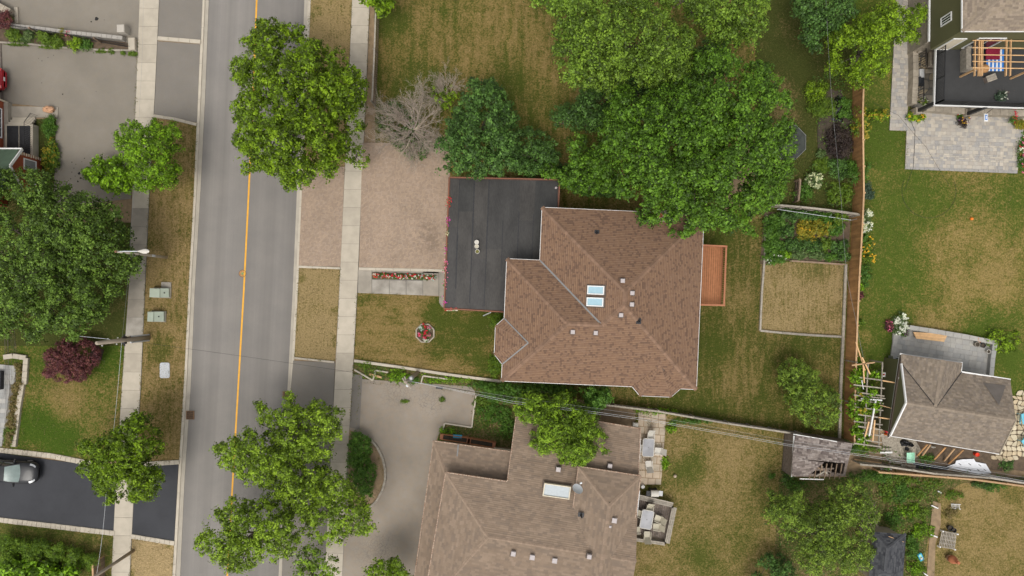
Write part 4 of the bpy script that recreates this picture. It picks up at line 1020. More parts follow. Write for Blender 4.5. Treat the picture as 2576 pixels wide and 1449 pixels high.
def crown_points(outline, z0, z1, clump, per, rng, lobes=8, layers=1.5, droop=.3, gap=.08, rough=.18, lobe_r=.30):
    """clump centres through the crown's volume, leaves over each clump; returns leaf centres, normals, clump index"""
    ol = []
    for k in range(len(outline)):                       # roughen the traced outline: sprays stick out, bays cut in
        (ax, ay), (bx, by) = outline[k], outline[(k+1) % len(outline)]; m = max(1, int(math.hypot(bx-ax, by-ay)/9))
        for q_ in range(m):
            t_ = q_/m; amp = min(9, PPM*clump*.8)*rng.uniform(-1.1, 1.0); nx_, ny_ = by-ay, ax-bx; l_ = math.hypot(nx_, ny_)+1e-6
            ol.append((ax+(bx-ax)*t_+nx_/l_*amp, ay+(by-ay)*t_+ny_/l_*amp))
    if min(max(p[0] for p in outline)-min(p[0] for p in outline), max(p[1] for p in outline)-min(p[1] for p in outline)) > 26: outline = ol
    poly = np.array(outline, float); x0, y0 = poly.min(0); x1, y1 = poly.max(0)
    pa = abs(area([tuple(p) for p in poly]))/PPM**2
    n = int(pa/(clump**2)*layers*DENS)+4
    big = rng.uniform(size=(n*6+60, 2))*[x1-x0, y1-y0]+[x0, y0]
    ok = npin(big[:,0], big[:,1], outline); big = big[ok][:n]
    if len(big) < 3: big = np.array([[sum(p[0] for p in outline)/len(outline), sum(p[1] for p in outline)/len(outline)]]*3)+rng.normal(size=(3, 2))
    d = edge_dist(big[:,0], big[:,1], outline); dm = max(d.max(), 1e-3)
    rng_z = z1-z0; large = dm > 34
    t = np.clip(d/(dm*.8), 0, 1); dome = np.sqrt(1-(1-t)**2)
    if large: lobes = int(pa/1.05)+4; rl = 31.0
    else: rl = max(dm*lobe_r*2, 12)
    q = rng.uniform(size=(lobes*8, 2))*[x1-x0, y1-y0]+[x0, y0]; q = q[npin(q[:,0], q[:,1], outline)][:lobes]
    lob = np.zeros(len(big))
    for k, (lx, ly) in enumerate(q):                       # every bough pushes its own part of the crown up
        rr_ = rl*rng.uniform(.55, 1.35); e = rng.uniform(.7, 1.4); th = rng.uniform(0, 3.14)
        ux, uy = (big[:,0]-lx), (big[:,1]-ly); a_, b_ = ux*math.cos(th)+uy*math.sin(th), -ux*math.sin(th)+uy*math.cos(th)
        h = np.clip(1-((a_/e)**2+(b_*e)**2)/rr_**2, 0, 1); lob = np.maximum(lob, np.sqrt(h)*rng.uniform(.45, 1.0))
    if large:
        la = min(3.0, .48*rng_z); depth = rng.uniform(size=len(big))**1.4*min(2.0, .4*rng_z)
        z = np.maximum(z0-.1*rng_z, z0+(rng_z-la)*dome+la*lob*(.35+.65*dome)-depth*np.clip(.3+dome, .3, 1)+rng.normal(size=len(big))*.16)
    else:
        hgt = .5*dome+.5*lob; depth = rng.uniform(size=len(big))**1.25*min(3.2, .62*rng_z)
        z = np.maximum(z0-.1*rng_z, z0+rng_z*hgt-depth*np.clip(.25+hgt, .25, 1)+rng.normal(size=len(big))*rough*.12*rng_z)
    # open holes: thin the foliage where a slow random field is low, and towards the rim
    hx = np.zeros(len(big))
    for _ in range(5):
        f_ = rng.normal(size=2)*.055; hx += np.sin(big[:,0]*f_[0]+big[:,1]*f_[1]+rng.uniform(0, 6.28))
    keep = (np.arange(len(big)) < 3) | (rng.uniform(size=len(big)) > (.62*np.clip(1-lob*1.75, 0, 1) if large else 0)+gap+.30*np.clip(1-d/min(PPM*.9, dm*.5), 0, 1)+(.75 if dm > 25 else .1)*np.clip((-hx-1.3)/2, 0, 1))
    big, z, d = big[keep], z[keep], d[keep]
    s = (1-z/H)/PPM; cx, cy = (big[:,0]-CX)*s, -(big[:,1]-CY)*s
    cr = clump*rng.uniform(.6, 1.35, size=len(big)); m = len(big)
    cnt = rng.poisson(per, size=m).clip(2); idx = np.repeat(np.arange(m), cnt); k = len(idx)
    dr = rng.normal(size=(k, 3))*[.62, .62, .34]
    cen = np.stack([cx[idx], cy[idx], z[idx]], 1)+dr*cr[idx][:,None]
    cen[:,2] -= droop*cr[idx]*(dr[:,0]**2+dr[:,1]**2)*.6
    nr = dr*[.8,.8,.3]+[0, 0, .75]+rng.normal(size=(k, 3))*.36
    return cen, nr, idx, np.stack([cx, cy, z], 1)
def limbs(parent, base, h0, tips, r, mat='bark', name='trunk', nb=9, rng=None, wig=.25):
    mb = MB(); base = Vector(base); top = base+Vector((0, 0, h0))
    cent = Vector(tips.mean(0)) if len(tips) else top
    fork = base.lerp(Vector((cent.x, cent.y, 0)), .5); fork.z = h0
    mb.tube([base, base+Vector((0,0,h0*.45)), fork], [r*1.25, r*.95, r*.85], 9)
    if len(tips):
        sel = rng.choice(len(tips), size=min(nb, len(tips)), replace=False)
        for k in sel:
            e = Vector(tips[k])-Vector((0,0,.15)); m1 = fork.lerp(e, .4)+Vector(rng.normal(size=3)*wig); m2 = fork.lerp(e, .75)+Vector(rng.normal(size=3)*wig*.7)
            mb.tube([fork-Vector((0,0,.2)), m1, m2, e], [r*.55, r*.38, r*.22, r*.07], 6)
            for _ in range(2):
                e2 = e.lerp(fork, .12)+Vector(rng.normal(size=3)*[.4,.4,.2]); mb.tube([m2, m2.lerp(e2, .6)+Vector(rng.normal(size=3)*.12), e2], [r*.16, r*.1, r*.03], 5)
    return mb.build(name, mat, parent)
def tree(name, label, cat, outline, z0, z1, pal, leaf=.17, clump=.42, per=46, seed=1, trunk=None, tr=.2, layers=1.5, lobes=9, group=None, gap=.08, aspect=.75, nb=9, bright=None, droop=.3, bark='bark', lobe_r=.30, crown='crown', grow=1.0):
    if grow != 1.0:
        mx = sum(p[0] for p in outline)/len(outline); my = sum(p[1] for p in outline)/len(outline); outline = [(mx+(x-mx)*grow, my+(y-my)*grow) for x, y in outline]
    rng = np.random.default_rng(seed); cx = sum(p[0] for p in outline)/len(outline); cy = sum(p[1] for p in outline)/len(outline)
    zc = (z0+z1)/2; c = W(cx, cy, zc) if trunk is None else W(*trunk)
    o = root(name, label, cat, (c.x, c.y, 0), group)
    clump = TUFT*clump/.42; per = 17; leaf *= .82; layers = layers*DEEP
    cen, nr, idx, tips = crown_points(outline, z0, z1, clump, per, rng, lobes, layers, gap=gap, droop=droop, lobe_r=lobe_r)
    n = len(PAL[pal]); base = rng.integers(0, n, size=idx.max()+1); mi = base[idx]; sw = rng.uniform(size=len(idx)) < .18; mi[sw] = rng.integers(0, n, size=sw.sum())
    size = leaf*rng.uniform(.65, 1.3, size=len(idx))
    leaf_object(crown, cen, nr, size, mi, ['leaf_%s%d' % (pal, k) for k in range(n)], o, rng, aspect)
    limbs(o, (c.x, c.y, 0), max(.15, z0*.8), tips, tr, rng=rng, nb=nb, mat=bark)
    return o
def blob(cx, cy, rx, ry=None, seed=0, n=16, j=.18, rot=0):
    rr = random.Random(seed); ry = ry or rx; out = []
    for k in range(n):
        t = 2*math.pi*k/n; f = rr.uniform(1-j, 1+j); x, y = rx*f*math.cos(t), ry*f*math.sin(t)
        out.append((cx+x*math.cos(rot)-y*math.sin(rot), cy+x*math.sin(rot)+y*math.cos(rot)))
    return out
def plant(name, label, cat, cx, cy, r, h, pal, seed, ry=None, leaf=.10, clump=.16, per=26, layers=1.6, flowers=None, nf=0, fs=.09, group=None, z=.05, parent=None, aspect=.7, rot=0, lobes=5, outline=None):
    """a shrub or garden plant: stem, foliage and, where it blooms, flowers"""
    rng = np.random.default_rng(seed); outl = outline or blob(cx, cy, r, ry, seed, rot=rot); c = W(cx, cy)
    o = root(name, label, cat, (c.x, c.y, 0), group)
    cen, nr, idx, tips = crown_points(outl, z+.1*h, z+h, clump, per, rng, lobes, layers, gap=.04, rough=.3)
    n = len(PAL[pal]); b = rng.integers(0, n, size=idx.max()+1)[idx]; sw = rng.uniform(size=len(idx)) < .4; b[sw] = rng.integers(0, n, size=sw.sum())
    leaf_object('foliage', cen, nr, leaf*rng.uniform(.6, 1.35, size=len(idx)), b, ['leaf_%s%d' % (pal, k) for k in range(n)], o, rng, aspect)
    limbs(o, (c.x, c.y, 0), .12*h+z, tips, .02+.02*h, rng=rng, nb=5, name='stem', wig=.05)
    if flowers:
        k = rng.integers(0, len(tips), size=nf); pts = tips[k]+rng.normal(size=(nf, 3))*[clump*.5, clump*.5, .02]+[0, 0, clump*.8]
        m = 7; cc = np.repeat(pts, m, 0)+rng.normal(size=(nf*m, 3))*fs*.42; nn = rng.normal(size=(nf*m, 3))*.5+[0, 0, 1]
        fi = np.repeat(rng.integers(0, len(flowers), size=nf), m)
        leaf_object('flowers', cc, nn, np.full(nf*m, fs), fi, list(flowers), o, rng, .9, kind='stuff')
    return o

# street maple above the brick driveway
tree('maple_tree', 'bright green maple leaning over the road beside the brick driveway', 'tree',
     P(1,0,10,150,150,140,215,185,310,200,420,225,520,270,575,330,690,350,660,420,760,520,820,600,835,740,800,860,850,930,780,1060,700,1060,690,1180,600,1310,520,1370,420,1390,340,1400,220,1449,150,1370,0,1300,-110,1330,-110,1240,-215,1060,-150,1000,-200,800,-120,720,-180,590,-190,450,-60,380,-110,320,-60,240,-30,200),
     4.0, 10.5, 'maple', seed=101, trunk=(770,330), tr=.28, layers=1.9, lobes=16, leaf=.2, clump=.40, per=44)
tree('linden_tree', 'large dense dark green tree covering left edge beside street lamp', 'tree',
     P(0,0,-200,1300,60,1260,180,1290,280,1260,380,1290,410,1340,470,1400,560,1390,700,1440)+P(0,1,800,60,940,120,940,240,1000,250,985,420,1060,480,1060,620,990,660,970,740,870,800,800,860,770,980,660,1030,560,1120,420,1090,250,1130,150,1100,-200,1120),
     2.6, 8.2, 'linden', seed=102, trunk=(150,640), tr=.35, layers=1.9, lobes=20, leaf=.19, clump=.44, per=46)
tree('locust_tree', 'feathery light green young tree over left sidewalk', 'tree',
     P(0,0,960,880,1050,900,1090,960,1200,880,1260,930,1330,920,1370,1000,1310,1060,1390,1130,1300,1180,1400,1270,1330,1310,1350,1380,1260,1440)+P(0,1,1230,60,1190,-10,1080,-5,1010,-20)+P(0,0,960,1330,940,1230,840,1160,860,1080,860,990,920,940),
     2.2, 6.0, 'locust', seed=103, trunk=(345,415), tr=.09, layers=2.2, lobes=9, leaf=.19, clump=.36, per=34, aspect=.5, gap=.05)
tree('leafy_sapling', 'bright green broadleaf sapling left of the feathery tree on the drive', 'tree',
     P(0,0,700,1210,740,1180,790,1200,860,1170,950,1240,1000,1330,980,1449,800,1449,740,1400,660,1380,620,1300,680,1250), 1.2, 4.2, 'locust', seed=104, trunk=(275,470), tr=.07, layers=1.8, leaf=.22, clump=.34, lobes=7)
tree('purple_shrub', 'dark purple leaved shrub below the big dark tree', 'shrub',
     P(0,1,400,1150,520,1095,640,1100,720,1150,770,1200,750,1290,680,1340,650,1430,500,1440,400,1420,310,1380,350,1320,320,1220), .5, 2.6, 'purple', seed=105, trunk=(185,900), tr=.08, layers=2.2, leaf=.12, clump=.26, per=40, lobes=9)
tree('maple_tree', 'small green maple over black driveway and left sidewalk', 'tree',
     P(0,2,1010,195,1080,210,1150,240,1140,300,1200,340,1250,420,1260,500,1220,560,1180,600,1250,690,1220,790,1150,870,1050,890,960,900,880,890,790,920,790,840,700,850,610,830,700,770,660,690,560,670,620,590,700,560,580,500,580,440,720,440,740,370,850,350,940,280), 2.6, 7.0, 'maple', seed=106, trunk=(325,1172), tr=.13, layers=1.9, lobes=11, leaf=.18, clump=.36)
tree('small_tree', 'small bright green leafy tree at top edge above sidewalk', 'tree', P(1,0,790,-60,1030,-60,1035,60,985,115,920,120,880,60,840,30,800,35), 2.0, 5.2, 'lime', seed=107, trunk=(950,-20), tr=.08, leaf=.26, clump=.36, layers=2)
# street trees at the bottom
tree('street_tree', 'green street tree between asphalt apron and lower sidewalk, topmost of its row', 'tree',
     P(1,2,20,130,120,100,200,130,250,75,320,110,310,170,390,190,430,140,490,130,540,180,620,170,640,270,620,400,560,430,570,540,500,580,420,560,330,600,250,560,180,560,130,480,120,400,60,380,30,280,20,220), 3.2, 8.2, 'street', seed=108, grow=1.06, trunk=(755,1090), tr=.2, layers=1.8, lobes=12, leaf=.19, clump=.40)
tree('street_tree', 'green street tree whose crown reaches furthest left over the yellow line', 'tree',
     P(1,2,-300,500,-220,410,-150,420,-90,350,-30,350,60,420,120,490,200,470,310,560,330,640,270,700,280,760,180,750,60,790,-60,770,-120,700,-180,660,-260,600), 3.2, 8.5, 'street', seed=109, grow=1.06, trunk=(680,1180), tr=.2, layers=1.7, lobes=9, leaf=.19, clump=.40)
tree('street_tree', 'yellowish green street tree overlapping the curved planter bed', 'tree',
     P(1,2,530,660,620,640,640,700,700,720,760,830,820,900,860,990,870,1080,800,1140,720,1120,640,1180,560,1210,460,1210,400,1140,420,1060,370,1000,430,930,440,830,510,780), 3.2, 8.2, 'street', seed=110, grow=1.06, trunk=(800,1300), tr=.2, layers=1.6, lobes=11, leaf=.19, clump=.40, gap=.14)
tree('street_tree', 'green street tree at bottom left of the row over the road', 'tree',
     P(1,2,-470,1230,-440,1130,-380,1060,-330,960,-250,930,-180,870,-60,900,60,860,200,900,300,1010,330,1100,290,1190,260,1280,150,1330,40,1320,-80,1420,-240,1420,-280,1340,-380,1310), 3.2, 8.8, 'street', seed=111, grow=1.06, trunk=(670,1350), tr=.22, layers=1.7, lobes=14, leaf=.19, clump=.42)
tree('street_tree', 'dark green inner street tree between its lighter neighbours', 'tree',
     P(1,2,180,640,300,600,420,580,500,640,530,760,470,830,430,960,450,1060,360,1080,270,1000,160,930,100,830,130,740), 3.0, 7.2, 'street', seed=112, grow=1.06, trunk=(745,1240), tr=.2, layers=1.6, lobes=9, leaf=.19, clump=.40)
tree('street_tree', 'thin yellowish street tree on lower sidewalk at bottom edge', 'tree',
     P(1,2,300,1240,420,1200,520,1290,640,1320,620,1400,560,1520,300,1540,220,1460,280,1380), 2.4, 6.4, 'willow', seed=113, trunk=(780,1430), tr=.14, layers=1.1, lobes=7, leaf=.17, clump=.38, gap=.2)
tree('small_tree', 'light green small tree at bottom edge on the tan driveway', 'tree',
     P(1,2,820,1400,900,1330,980,1340,1060,1310,1110,1360,1130,1420,1210,1440,1180,1540,860,1540), 2.0, 5.2, 'lime', seed=114, trunk=(965,1470), tr=.1, layers=1.5, leaf=.17, clump=.34)
# behind the driveway
tree('maple_tree', 'dark bluish green maple at upper corner of the garage roof', 'tree',
     P(1,0,1590,545,1640,590,1720,600,1790,580,1830,640,1920,670,1932,800)+P(2,0,0,820,40,900,40,960,60,1030,60,1130,30,1230)+P(1,0,1920,1320,1830,1330,1740,1300,1700,1350,1600,1380,1520,1330,1420,1340,1370,1290,1380,1180,1360,1080,1430,1000,1430,900,1500,840,1540,750,1580,690),
     3.2, 9.0, 'norway', seed=115, trunk=(1200,360), tr=.24, layers=2.0, lobes=16, leaf=.2, clump=.40, per=48)
tree('shrub_tree', 'dark green low tree hugging the garage back corner right of the bluish maple', 'tree',
     P(2,0,20,1020,120,960,230,1000,320,1060,360,1130,340,1230,250,1290,150,1330,60,1320,0,1250), 2.0, 5.0, 'norway', seed=116, grow=1.04, trunk=(1345,400), tr=.12, layers=2.0, leaf=.17, clump=.34)
tree('shrub_tree', 'mid green loose tree above garage roof right corner', 'tree',
     P(2,0,310,1040,400,1000,460,950,540,980,580,1060,680,1080,760,1100,800,1200,820,1300,780,1400,700,1449,560,1440,440,1449,380,1400,360,1340,220,1330,160,1310,260,1230,380,1240,360,1120), 2.6, 6.8, 'forest', seed=117, grow=1.04, trunk=(1490,420), tr=.15, layers=1.8, lobes=12, leaf=.2, clump=.42)
tree('shrub_tree', 'dark shrubby tree at right side of the large top lawn', 'tree',
     P(2,0,310,830,400,780,480,780,540,690,620,700,700,800,720,900,650,980,560,1000,460,970,380,960,310,920), 1.8, 5.2, 'norway', seed=118, grow=1.04, trunk=(1460,300), tr=.12, layers=1.9, leaf=.17, clump=.36)
tree('silver_maple', 'tall pale green tree over top lawn, crown cut by upper edge', 'tree',
     P(2,0,130,-80,1000,-80,1060,60,1180,90,1220,190,1340,210,1380,300,1330,400,1350,480,1280,590,1170,600,1080,650,960,620,900,600,800,620,740,700,640,640,540,670,470,620,400,610,380,520,340,460,320,350,320,260,380,200,330,130,180,100), 5.0, 12.5, 'silver', seed=119, grow=1.04, trunk=(1560,140), tr=.4, layers=2.1, lobes=24, leaf=.2, clump=.46, lobe_r=.22)
tree('silver_maple', 'pale green tree at top edge right of the tall pale one', 'tree',
     P(2,0,1000,-80,1950,-80,1932,60,1900,130,1932,260,1880,400,1800,380,1750,300,1650,330,1540,300,1480,260,1400,180,1340,110,1180,80,1060,60), 4.0, 10.5, 'silver', seed=120, grow=1.04, trunk=(1780,40), tr=.3, layers=1.9, lobes=18, leaf=.19, clump=.42, gap=.06, lobe_r=.2)
tree('big_maple', 'huge deep green maple hanging over upper right corner of brown roof', 'tree',
     P(2,0,760,700,880,640,1000,680,1100,640,1300,590,1350,480,1440,330,1560,300,1690,310,1700,420,1780,500,1932,470,2000,560,2080,660,2130,770,2050,860,2120,950,2110,1060,2190,1080,2100,1150,2170,1250,2080,1310)+P(2,1,2010,40,1940,90,1830,150,1800,240,1820,320,1700,270,1600,330,1540,240,1430,270,1310,310,1180,290,1140,220,1060,240,970,220,990,150,860,120,820,60)+P(2,0,700,1449,760,1330,800,1200,720,1100,680,1000,720,900), 4.5, 12.5, 'forest', seed=121, grow=1.04, trunk=(1745,330), tr=.42, layers=2.1, lobes=34, leaf=.21, clump=.46, lobe_r=.2)
tree('understory_tree', 'dark low tree in the shade between tall pale tree and huge maple', 'tree', [(1470,200),(1560,160),(1700,120),(1790,90),(1850,120),(1830,190),(1700,230),(1620,280),(1540,320),(1470,330),(1430,270)], 1.0, 4.0, 'norway', seed=134, trunk=(1620,230), tr=.12, layers=1.8, leaf=.17, clump=.38)
tree('understory_tree', 'dark low tree at garage back corner under the huge maple', 'tree', [(1300,395),(1380,400),(1500,440),(1570,470),(1560,500),(1470,490),(1400,470),(1330,445)], .8, 2.4, 'norway', seed=135, trunk=(1430,450), tr=.1, layers=1.8, leaf=.17, clump=.36)
# right garden
tree('garden_tree', 'light green tree near upper right house, crown over its paver path', 'tree',
     P(3,0,560,190,700,120,840,30,930,-10,1010,40,1090,20,1200,40,1190,160,1130,200,1160,300,1060,330,990,420,930,480,890,600,800,600,760,660,640,650,560,560,450,560,420,520,480,420,440,330,470,250), 2.6, 7.0, 'lime', seed=122, trunk=(2140,160), tr=.13, layers=1.8, lobes=12, leaf=.17, clump=.38, gap=.08)
tree('dogwood_tree', 'dark green flowering tree at top edge left of the light green one', 'tree',
     P(3,0,190,-60,640,-60,700,80,590,160,600,230,480,240,460,330,420,400,330,400,280,320,220,290,270,200,180,100), 2.2, 6.2, 'norway', seed=123, trunk=(2080,60), tr=.14, layers=1.8, lobes=11, leaf=.19, clump=.38)
tree('apple_tree', 'rounded green fruit tree on back lawn beside brown fence', 'tree',
     P(3,1,80,1330,130,1290,180,1250,260,1270,350,1310,400,1380,400,1449)+P(3,2,440,10,530,60,560,160,540,260,500,330,400,350,300,330,250,260,190,230,150,150,90,40,70,-20,90,-80), .9, 3.8, 'apple', seed=124, trunk=(2040,990), tr=.10, layers=2.0, lobes=11, leaf=.13, clump=.30)
tree('willow_tree', 'narrow leaved yellow green tree drooping over bungalow roof', 'tree',
     P(2,2,70,130,160,80,240,110,330,120,400,80,470,140,520,170,600,200,640,270,620,340,680,400,690,520,620,480,560,570,480,590,400,600,370,560,330,480,250,510,150,440,170,350,110,280,60,220), 3.4, 7.2, 'willow', seed=125, trunk=(1395,1015), tr=.14, layers=2.5, lobes=11, leaf=.24, clump=.40, aspect=.42, gap=.03, grow=1.1)
tree('small_tree', 'bright green small tree tucked between brown roof bay and bungalow', 'tree',
     P(2,2,510,40,600,20,700,20,740,70,770,120,700,170,640,210,580,180,540,120), 2.4, 5.4, 'shrub', seed=126, trunk=(1500,985), tr=.09, layers=2.0, leaf=.2, clump=.34)
tree('shrub_tree', 'dark green shrub squeezed between main house front and bungalow', 'shrub',
     P(1,1,1700,1449,1932,1449)+P(2,2,0,10,150,0,330,0,470,30,480,100,330,120,200,70,60,120,-30,150,-200,120,-250,60), .5, 2.6, 'shrub', seed=127, trunk=(1310,985), tr=.07, layers=1.6, leaf=.15, clump=.30)
tree('bushy_tree', 'broad yellow green tree at bottom right, left of dark shed', 'tree',
     P(3,2,0,800,100,830,180,760,270,770,290,860,330,900,440,880,480,760,640,700,760,780,830,890,860,1000,800,1080,820,1200,810,1330,790,1449,300,1449,220,1330,200,1230,120,1130,40,1060,-60,1040,-40,960,10,900), 1.8, 5.6, 'apple', seed=128, trunk=(2060,1380), tr=.18, layers=1.8, lobes=18, leaf=.15, clump=.36)
tree('bushy_tree', 'dark green bush at bottom edge under the yellow green tree', 'shrub',
     P(2,2,1850,1330,1932,1290)+P(3,2,100,1290,180,1350,230,1449,240,1540,-200,1540,-120,1420), .4, 2.8, 'norway', seed=129, trunk=(1950,1430), tr=.08, layers=1.8, leaf=.15, clump=.32)

# short grass standing on the lawns: nobody could count it
def grass(label, outline, mats, wts, dens, seed, size=.085):
    rng = np.random.default_rng(seed); poly = np.array(outline, float); x0, y0 = poly.min(0); x1, y1 = poly.max(0); n = int((x1-x0)*(y1-y0)/PPM**2*dens)
    q = rng.uniform(size=(n, 2))*[x1-x0, y1-y0]+[x0, y0]; q = q[npin(q[:,0], q[:,1], outline)]
    f = np.zeros(len(q))
    for _ in range(6):
        a = rng.normal(size=2)*.09; f += np.sin(q[:,0]*a[0]+q[:,1]*a[1]+rng.uniform(0, 6.28))
    q = q[rng.uniform(size=len(q)) < np.clip(.55+.22*f, .12, 1)]; m = len(q)
    cen = np.stack([(q[:,0]-CX)/PPM, -(q[:,1]-CY)/PPM, np.full(m, .095)+rng.uniform(0, .03, size=m)], 1)
    o = leaf_object('grass', cen, rng.normal(size=(m, 3))*.6+[0, 0, .8], size*rng.uniform(.5, 1.4, size=m), rng.choice(len(mats), size=m, p=np.array(wts)/sum(wts)), mats, None, rng, .35, kind='stuff')
    return tag(o, label, 'grass')
for k, c in enumerate(((.095,.120,.020),(.150,.130,.045),(.300,.215,.095),(.070,.080,.018),(.080,.130,.018))): S('blade_%d' % k, leafmat, c, .15, .8)
BL = ['blade_%d' % k for k in range(5)]
grass('dry mottled grass of the big top lawn', [(958,-60),(1560,-60),(1500,520),(958,360)], BL, (2,4,4,2,0), 70, 701)
grass('dry grass of the upper boulevard strip', [(784,-60),(886,-60),(868,440),(764,440)], BL, (1,4,6,1,0), 70, 702)
grass('dry grass of the short boulevard square', [(753,677),(854,679),(842,905),(741,899)], BL, (1,4,6,1,0), 70, 703)
grass('patchy grass of the front lawn', [(902,740),(1105,750),(1125,772),(1270,790),(1262,950),(892,902)], BL, (3,4,4,2,1), 70, 704)
grass('olive grass of the back lawn', [(1560,960),(1775,560),(1915,545),(1905,840),(2110,852),(2105,1095),(1560,1012)], BL, (3,5,2,3,0), 70, 705)
grass('straw coloured grass inside timber edged square', [(1918,662),(2118,668),(2112,840),(1914,828)], BL, (1,4,7,0,0), 80, 706)
grass('green and dry grass of the right lawn', [(2170,240),(2240,240),(2240,330),(2280,340),(2280,430),(2640,440),(2640,860),(2490,850),(2290,818),(2245,830),(2235,985),(2165,985)], BL, (3,2,3,1,6), 70, 707)
grass('patchy grass of the bungalow back lawn', [(1690,1070),(1975,1095),(1975,1215),(1940,1520),(1590,1520),(1600,1370),(1695,1360),(1668,1220)], BL, (3,4,4,2,1), 70, 708)
grass('dry grass at bottom right corner', [(2370,1260),(2640,1235),(2640,1520),(2330,1520)], BL, (2,4,5,1,0), 70, 709)
grass('green grass of the left yard', [(75,880),(305,880),(296,1150),(60,1130)], BL, (3,3,3,1,5), 70, 710)
grass('brown green grass of the left verge', [(388,310),(494,318),(480,640),(462,966),(452,1155),(344,1155),(358,966),(378,500)], BL, (3,5,3,3,0), 70, 711)
grass('bare looking dry grass at lower left verge', [(334,1352),(436,1372),(428,1500),(324,1500)], BL, (1,3,7,0,0), 50, 712)
grass('grass strip above the cedar hedge', [(-60,1306),(288,1346),(284,1440),(-60,1360)], BL, (4,4,2,3,1), 70, 713)
grass('shaded sparse grass of the right garden', [(1920,-60),(2130,-60),(2130,500),(1920,520)], BL, (3,3,1,5,0), 40, 714)

def edge_grass(label, lines, seed, dens=26, w=4.5, mats=BL, wts=(4,4,3,2,1)):
    rng = np.random.default_rng(seed); pts = []
    for pl in lines:
        for k in range(len(pl)-1):
            (ax, ay), (bx, by) = pl[k], pl[k+1]; L_ = math.hypot(bx-ax, by-ay); n = int(L_/PPM*dens); t = rng.uniform(size=n)
            f = np.clip(.55+.5*np.sin(t*L_*.11+rng.uniform(0, 6))+.4*np.sin(t*L_*.031), .05, 1); t = t[rng.uniform(size=n) < f]; d = rng.normal(size=len(t))*w*.45
            pts.append(np.stack([ax+(bx-ax)*t-(by-ay)/L_*d, ay+(by-ay)*t+(bx-ax)/L_*d], 1))
    q = np.concatenate(pts); m = len(q); cen = np.stack([(q[:,0]-CX)/PPM, -(q[:,1]-CY)/PPM, .10+rng.uniform(0, .04, size=m)], 1)
    return tag(leaf_object('grass', cen, rng.normal(size=(m, 3))*.6+[0, 0, .8], .10*rng.uniform(.5, 1.4, size=m), rng.choice(len(mats), size=m, p=np.array(wts)/sum(wts)), mats, None, rng, .4, kind='stuff'), label, 'grass')
def cut(pl, y0, y1): return [(polyline_at(pl, y0), y0)]+[p for p in pl if y0 < p[1] < y1]+[(polyline_at(pl, y1), y1)]
edge_grass('ragged grass creeping over the left sidewalk and kerb edges', [cut(LS1, 300, 1150), cut(LC0, 315, 1155), cut(LS0, 870, 1150), cut(LS0, 100, 300), cut(LS1, 1350, 1500), cut(LS0, 1345, 1500), cut(LC0, 1370, 1500)], 721)
edge_grass('ragged grass creeping over the right sidewalk and kerb edges', [cut(RS0, -60, 440), cut(RC1, -60, 430), cut(RS0, 676, 908), cut(RC1, 676, 902), cut(RS1, 738, 905), cut(RS1, 905, 1090), cut(RS1, -60, 350)], 722)
edge_grass('grass fringe along front walk, kerbs and timber edges', [[(900,738),(1105,746)], [(1105,746),(1112,772),(1125,776),(1262,788)], [(892,904),(1130,938),(1262,955)], [(755,676),(856,678)], [(741,899),(842,908)], [(1915,655),(1908,832),(2114,848)], [(2110,660),(2115,845),(2108,1100)], [(2118,660),(2120,845),(2113,1100)], [(1540,1012),(1800,1050),(2110,1100)]], 723)
edge_grass('grass fringe along black driveway and patio borders', [[(-60,1122),(130,1142),(300,1172)], [(340,1163),(452,1158)], [(-60,1308),(290,1348)], [(331,1353),(440,1372)], [(2236,330),(2280,332),(2278,424),(2560,434)], [(2244,845),(2280,820),(2494,856),(2500,950)], [(50,900),(62,1130)], [(1676,1040),(1662,1218)], [(888,960),(1190,985)], [(1690,1250),(1660,1366)]], 724)
edge_grass('weeds in the joints around the tan driveway and bungalow', [[(905,955),(897,1080)], [(1190,985),(1186,1074)], [(935,1105),(968,1200),(930,1275)], [(1105,1110),(1280,1136)], [(1600,1180),(1660,1180)], [(1605,1060),(1670,1066)], [(1602,1110),(1668,1118)], [(1634,1040),(1626,1215)]], 725, dens=16)

def cover(label, outline, pal, dens, seed, size=.13, z=.12, h=.22):
    rng = np.random.default_rng(seed); poly = np.array(outline, float); x0, y0 = poly.min(0); x1, y1 = poly.max(0); n = int((x1-x0)*(y1-y0)/PPM**2*dens)
    q = rng.uniform(size=(n, 2))*[x1-x0, y1-y0]+[x0, y0]; q = q[npin(q[:,0], q[:,1], outline)]; f = np.zeros(len(q))
    for _ in range(6):
        a = rng.normal(size=2)*.07; f += np.sin(q[:,0]*a[0]+q[:,1]*a[1]+rng.uniform(0, 6.28))
    k = rng.uniform(size=len(q)) < np.clip(.45+.3*f, .03, 1); q, f = q[k], f[k]; m = len(q)
    cen = np.stack([(q[:,0]-CX)/PPM, -(q[:,1]-CY)/PPM, z+rng.uniform(0, 1, size=m)*h*np.clip(.5+.3*f, .1, 1.4)], 1); mats = ['leaf_%s%d' % (pp, i) for pp in pal for i in range(3)]
    return tag(leaf_object('ground_cover', cen, rng.normal(size=(m, 3))*.5+[0, 0, .8], size*rng.uniform(.5, 1.4, size=m), rng.integers(0, len(mats), size=m), mats, None, rng, .55, kind='stuff'), label, 'ground cover')
cover('low weeds covering the bottom right yard', [(2190,1195),(2420,1205),(2370,1260),(2330,1300),(2320,1449),(2265,1500),(2280,1340),(2200,1330)], ('shrub','grassy','straw'), 130, 741)
cover('low plants covering the shaded pond garden', [(2040,190),(2130,170),(2148,520),(2010,520),(2020,430),(2055,400),(2050,300)], ('shrub','grassy','norway'), 120, 742)
cover('weeds in bed beside the tan driveway', [(1195,985),(1300,1000),(1300,1110),(1120,1090),(1112,1070),(1190,1078)], ('shrub','grassy','straw'), 110, 743)
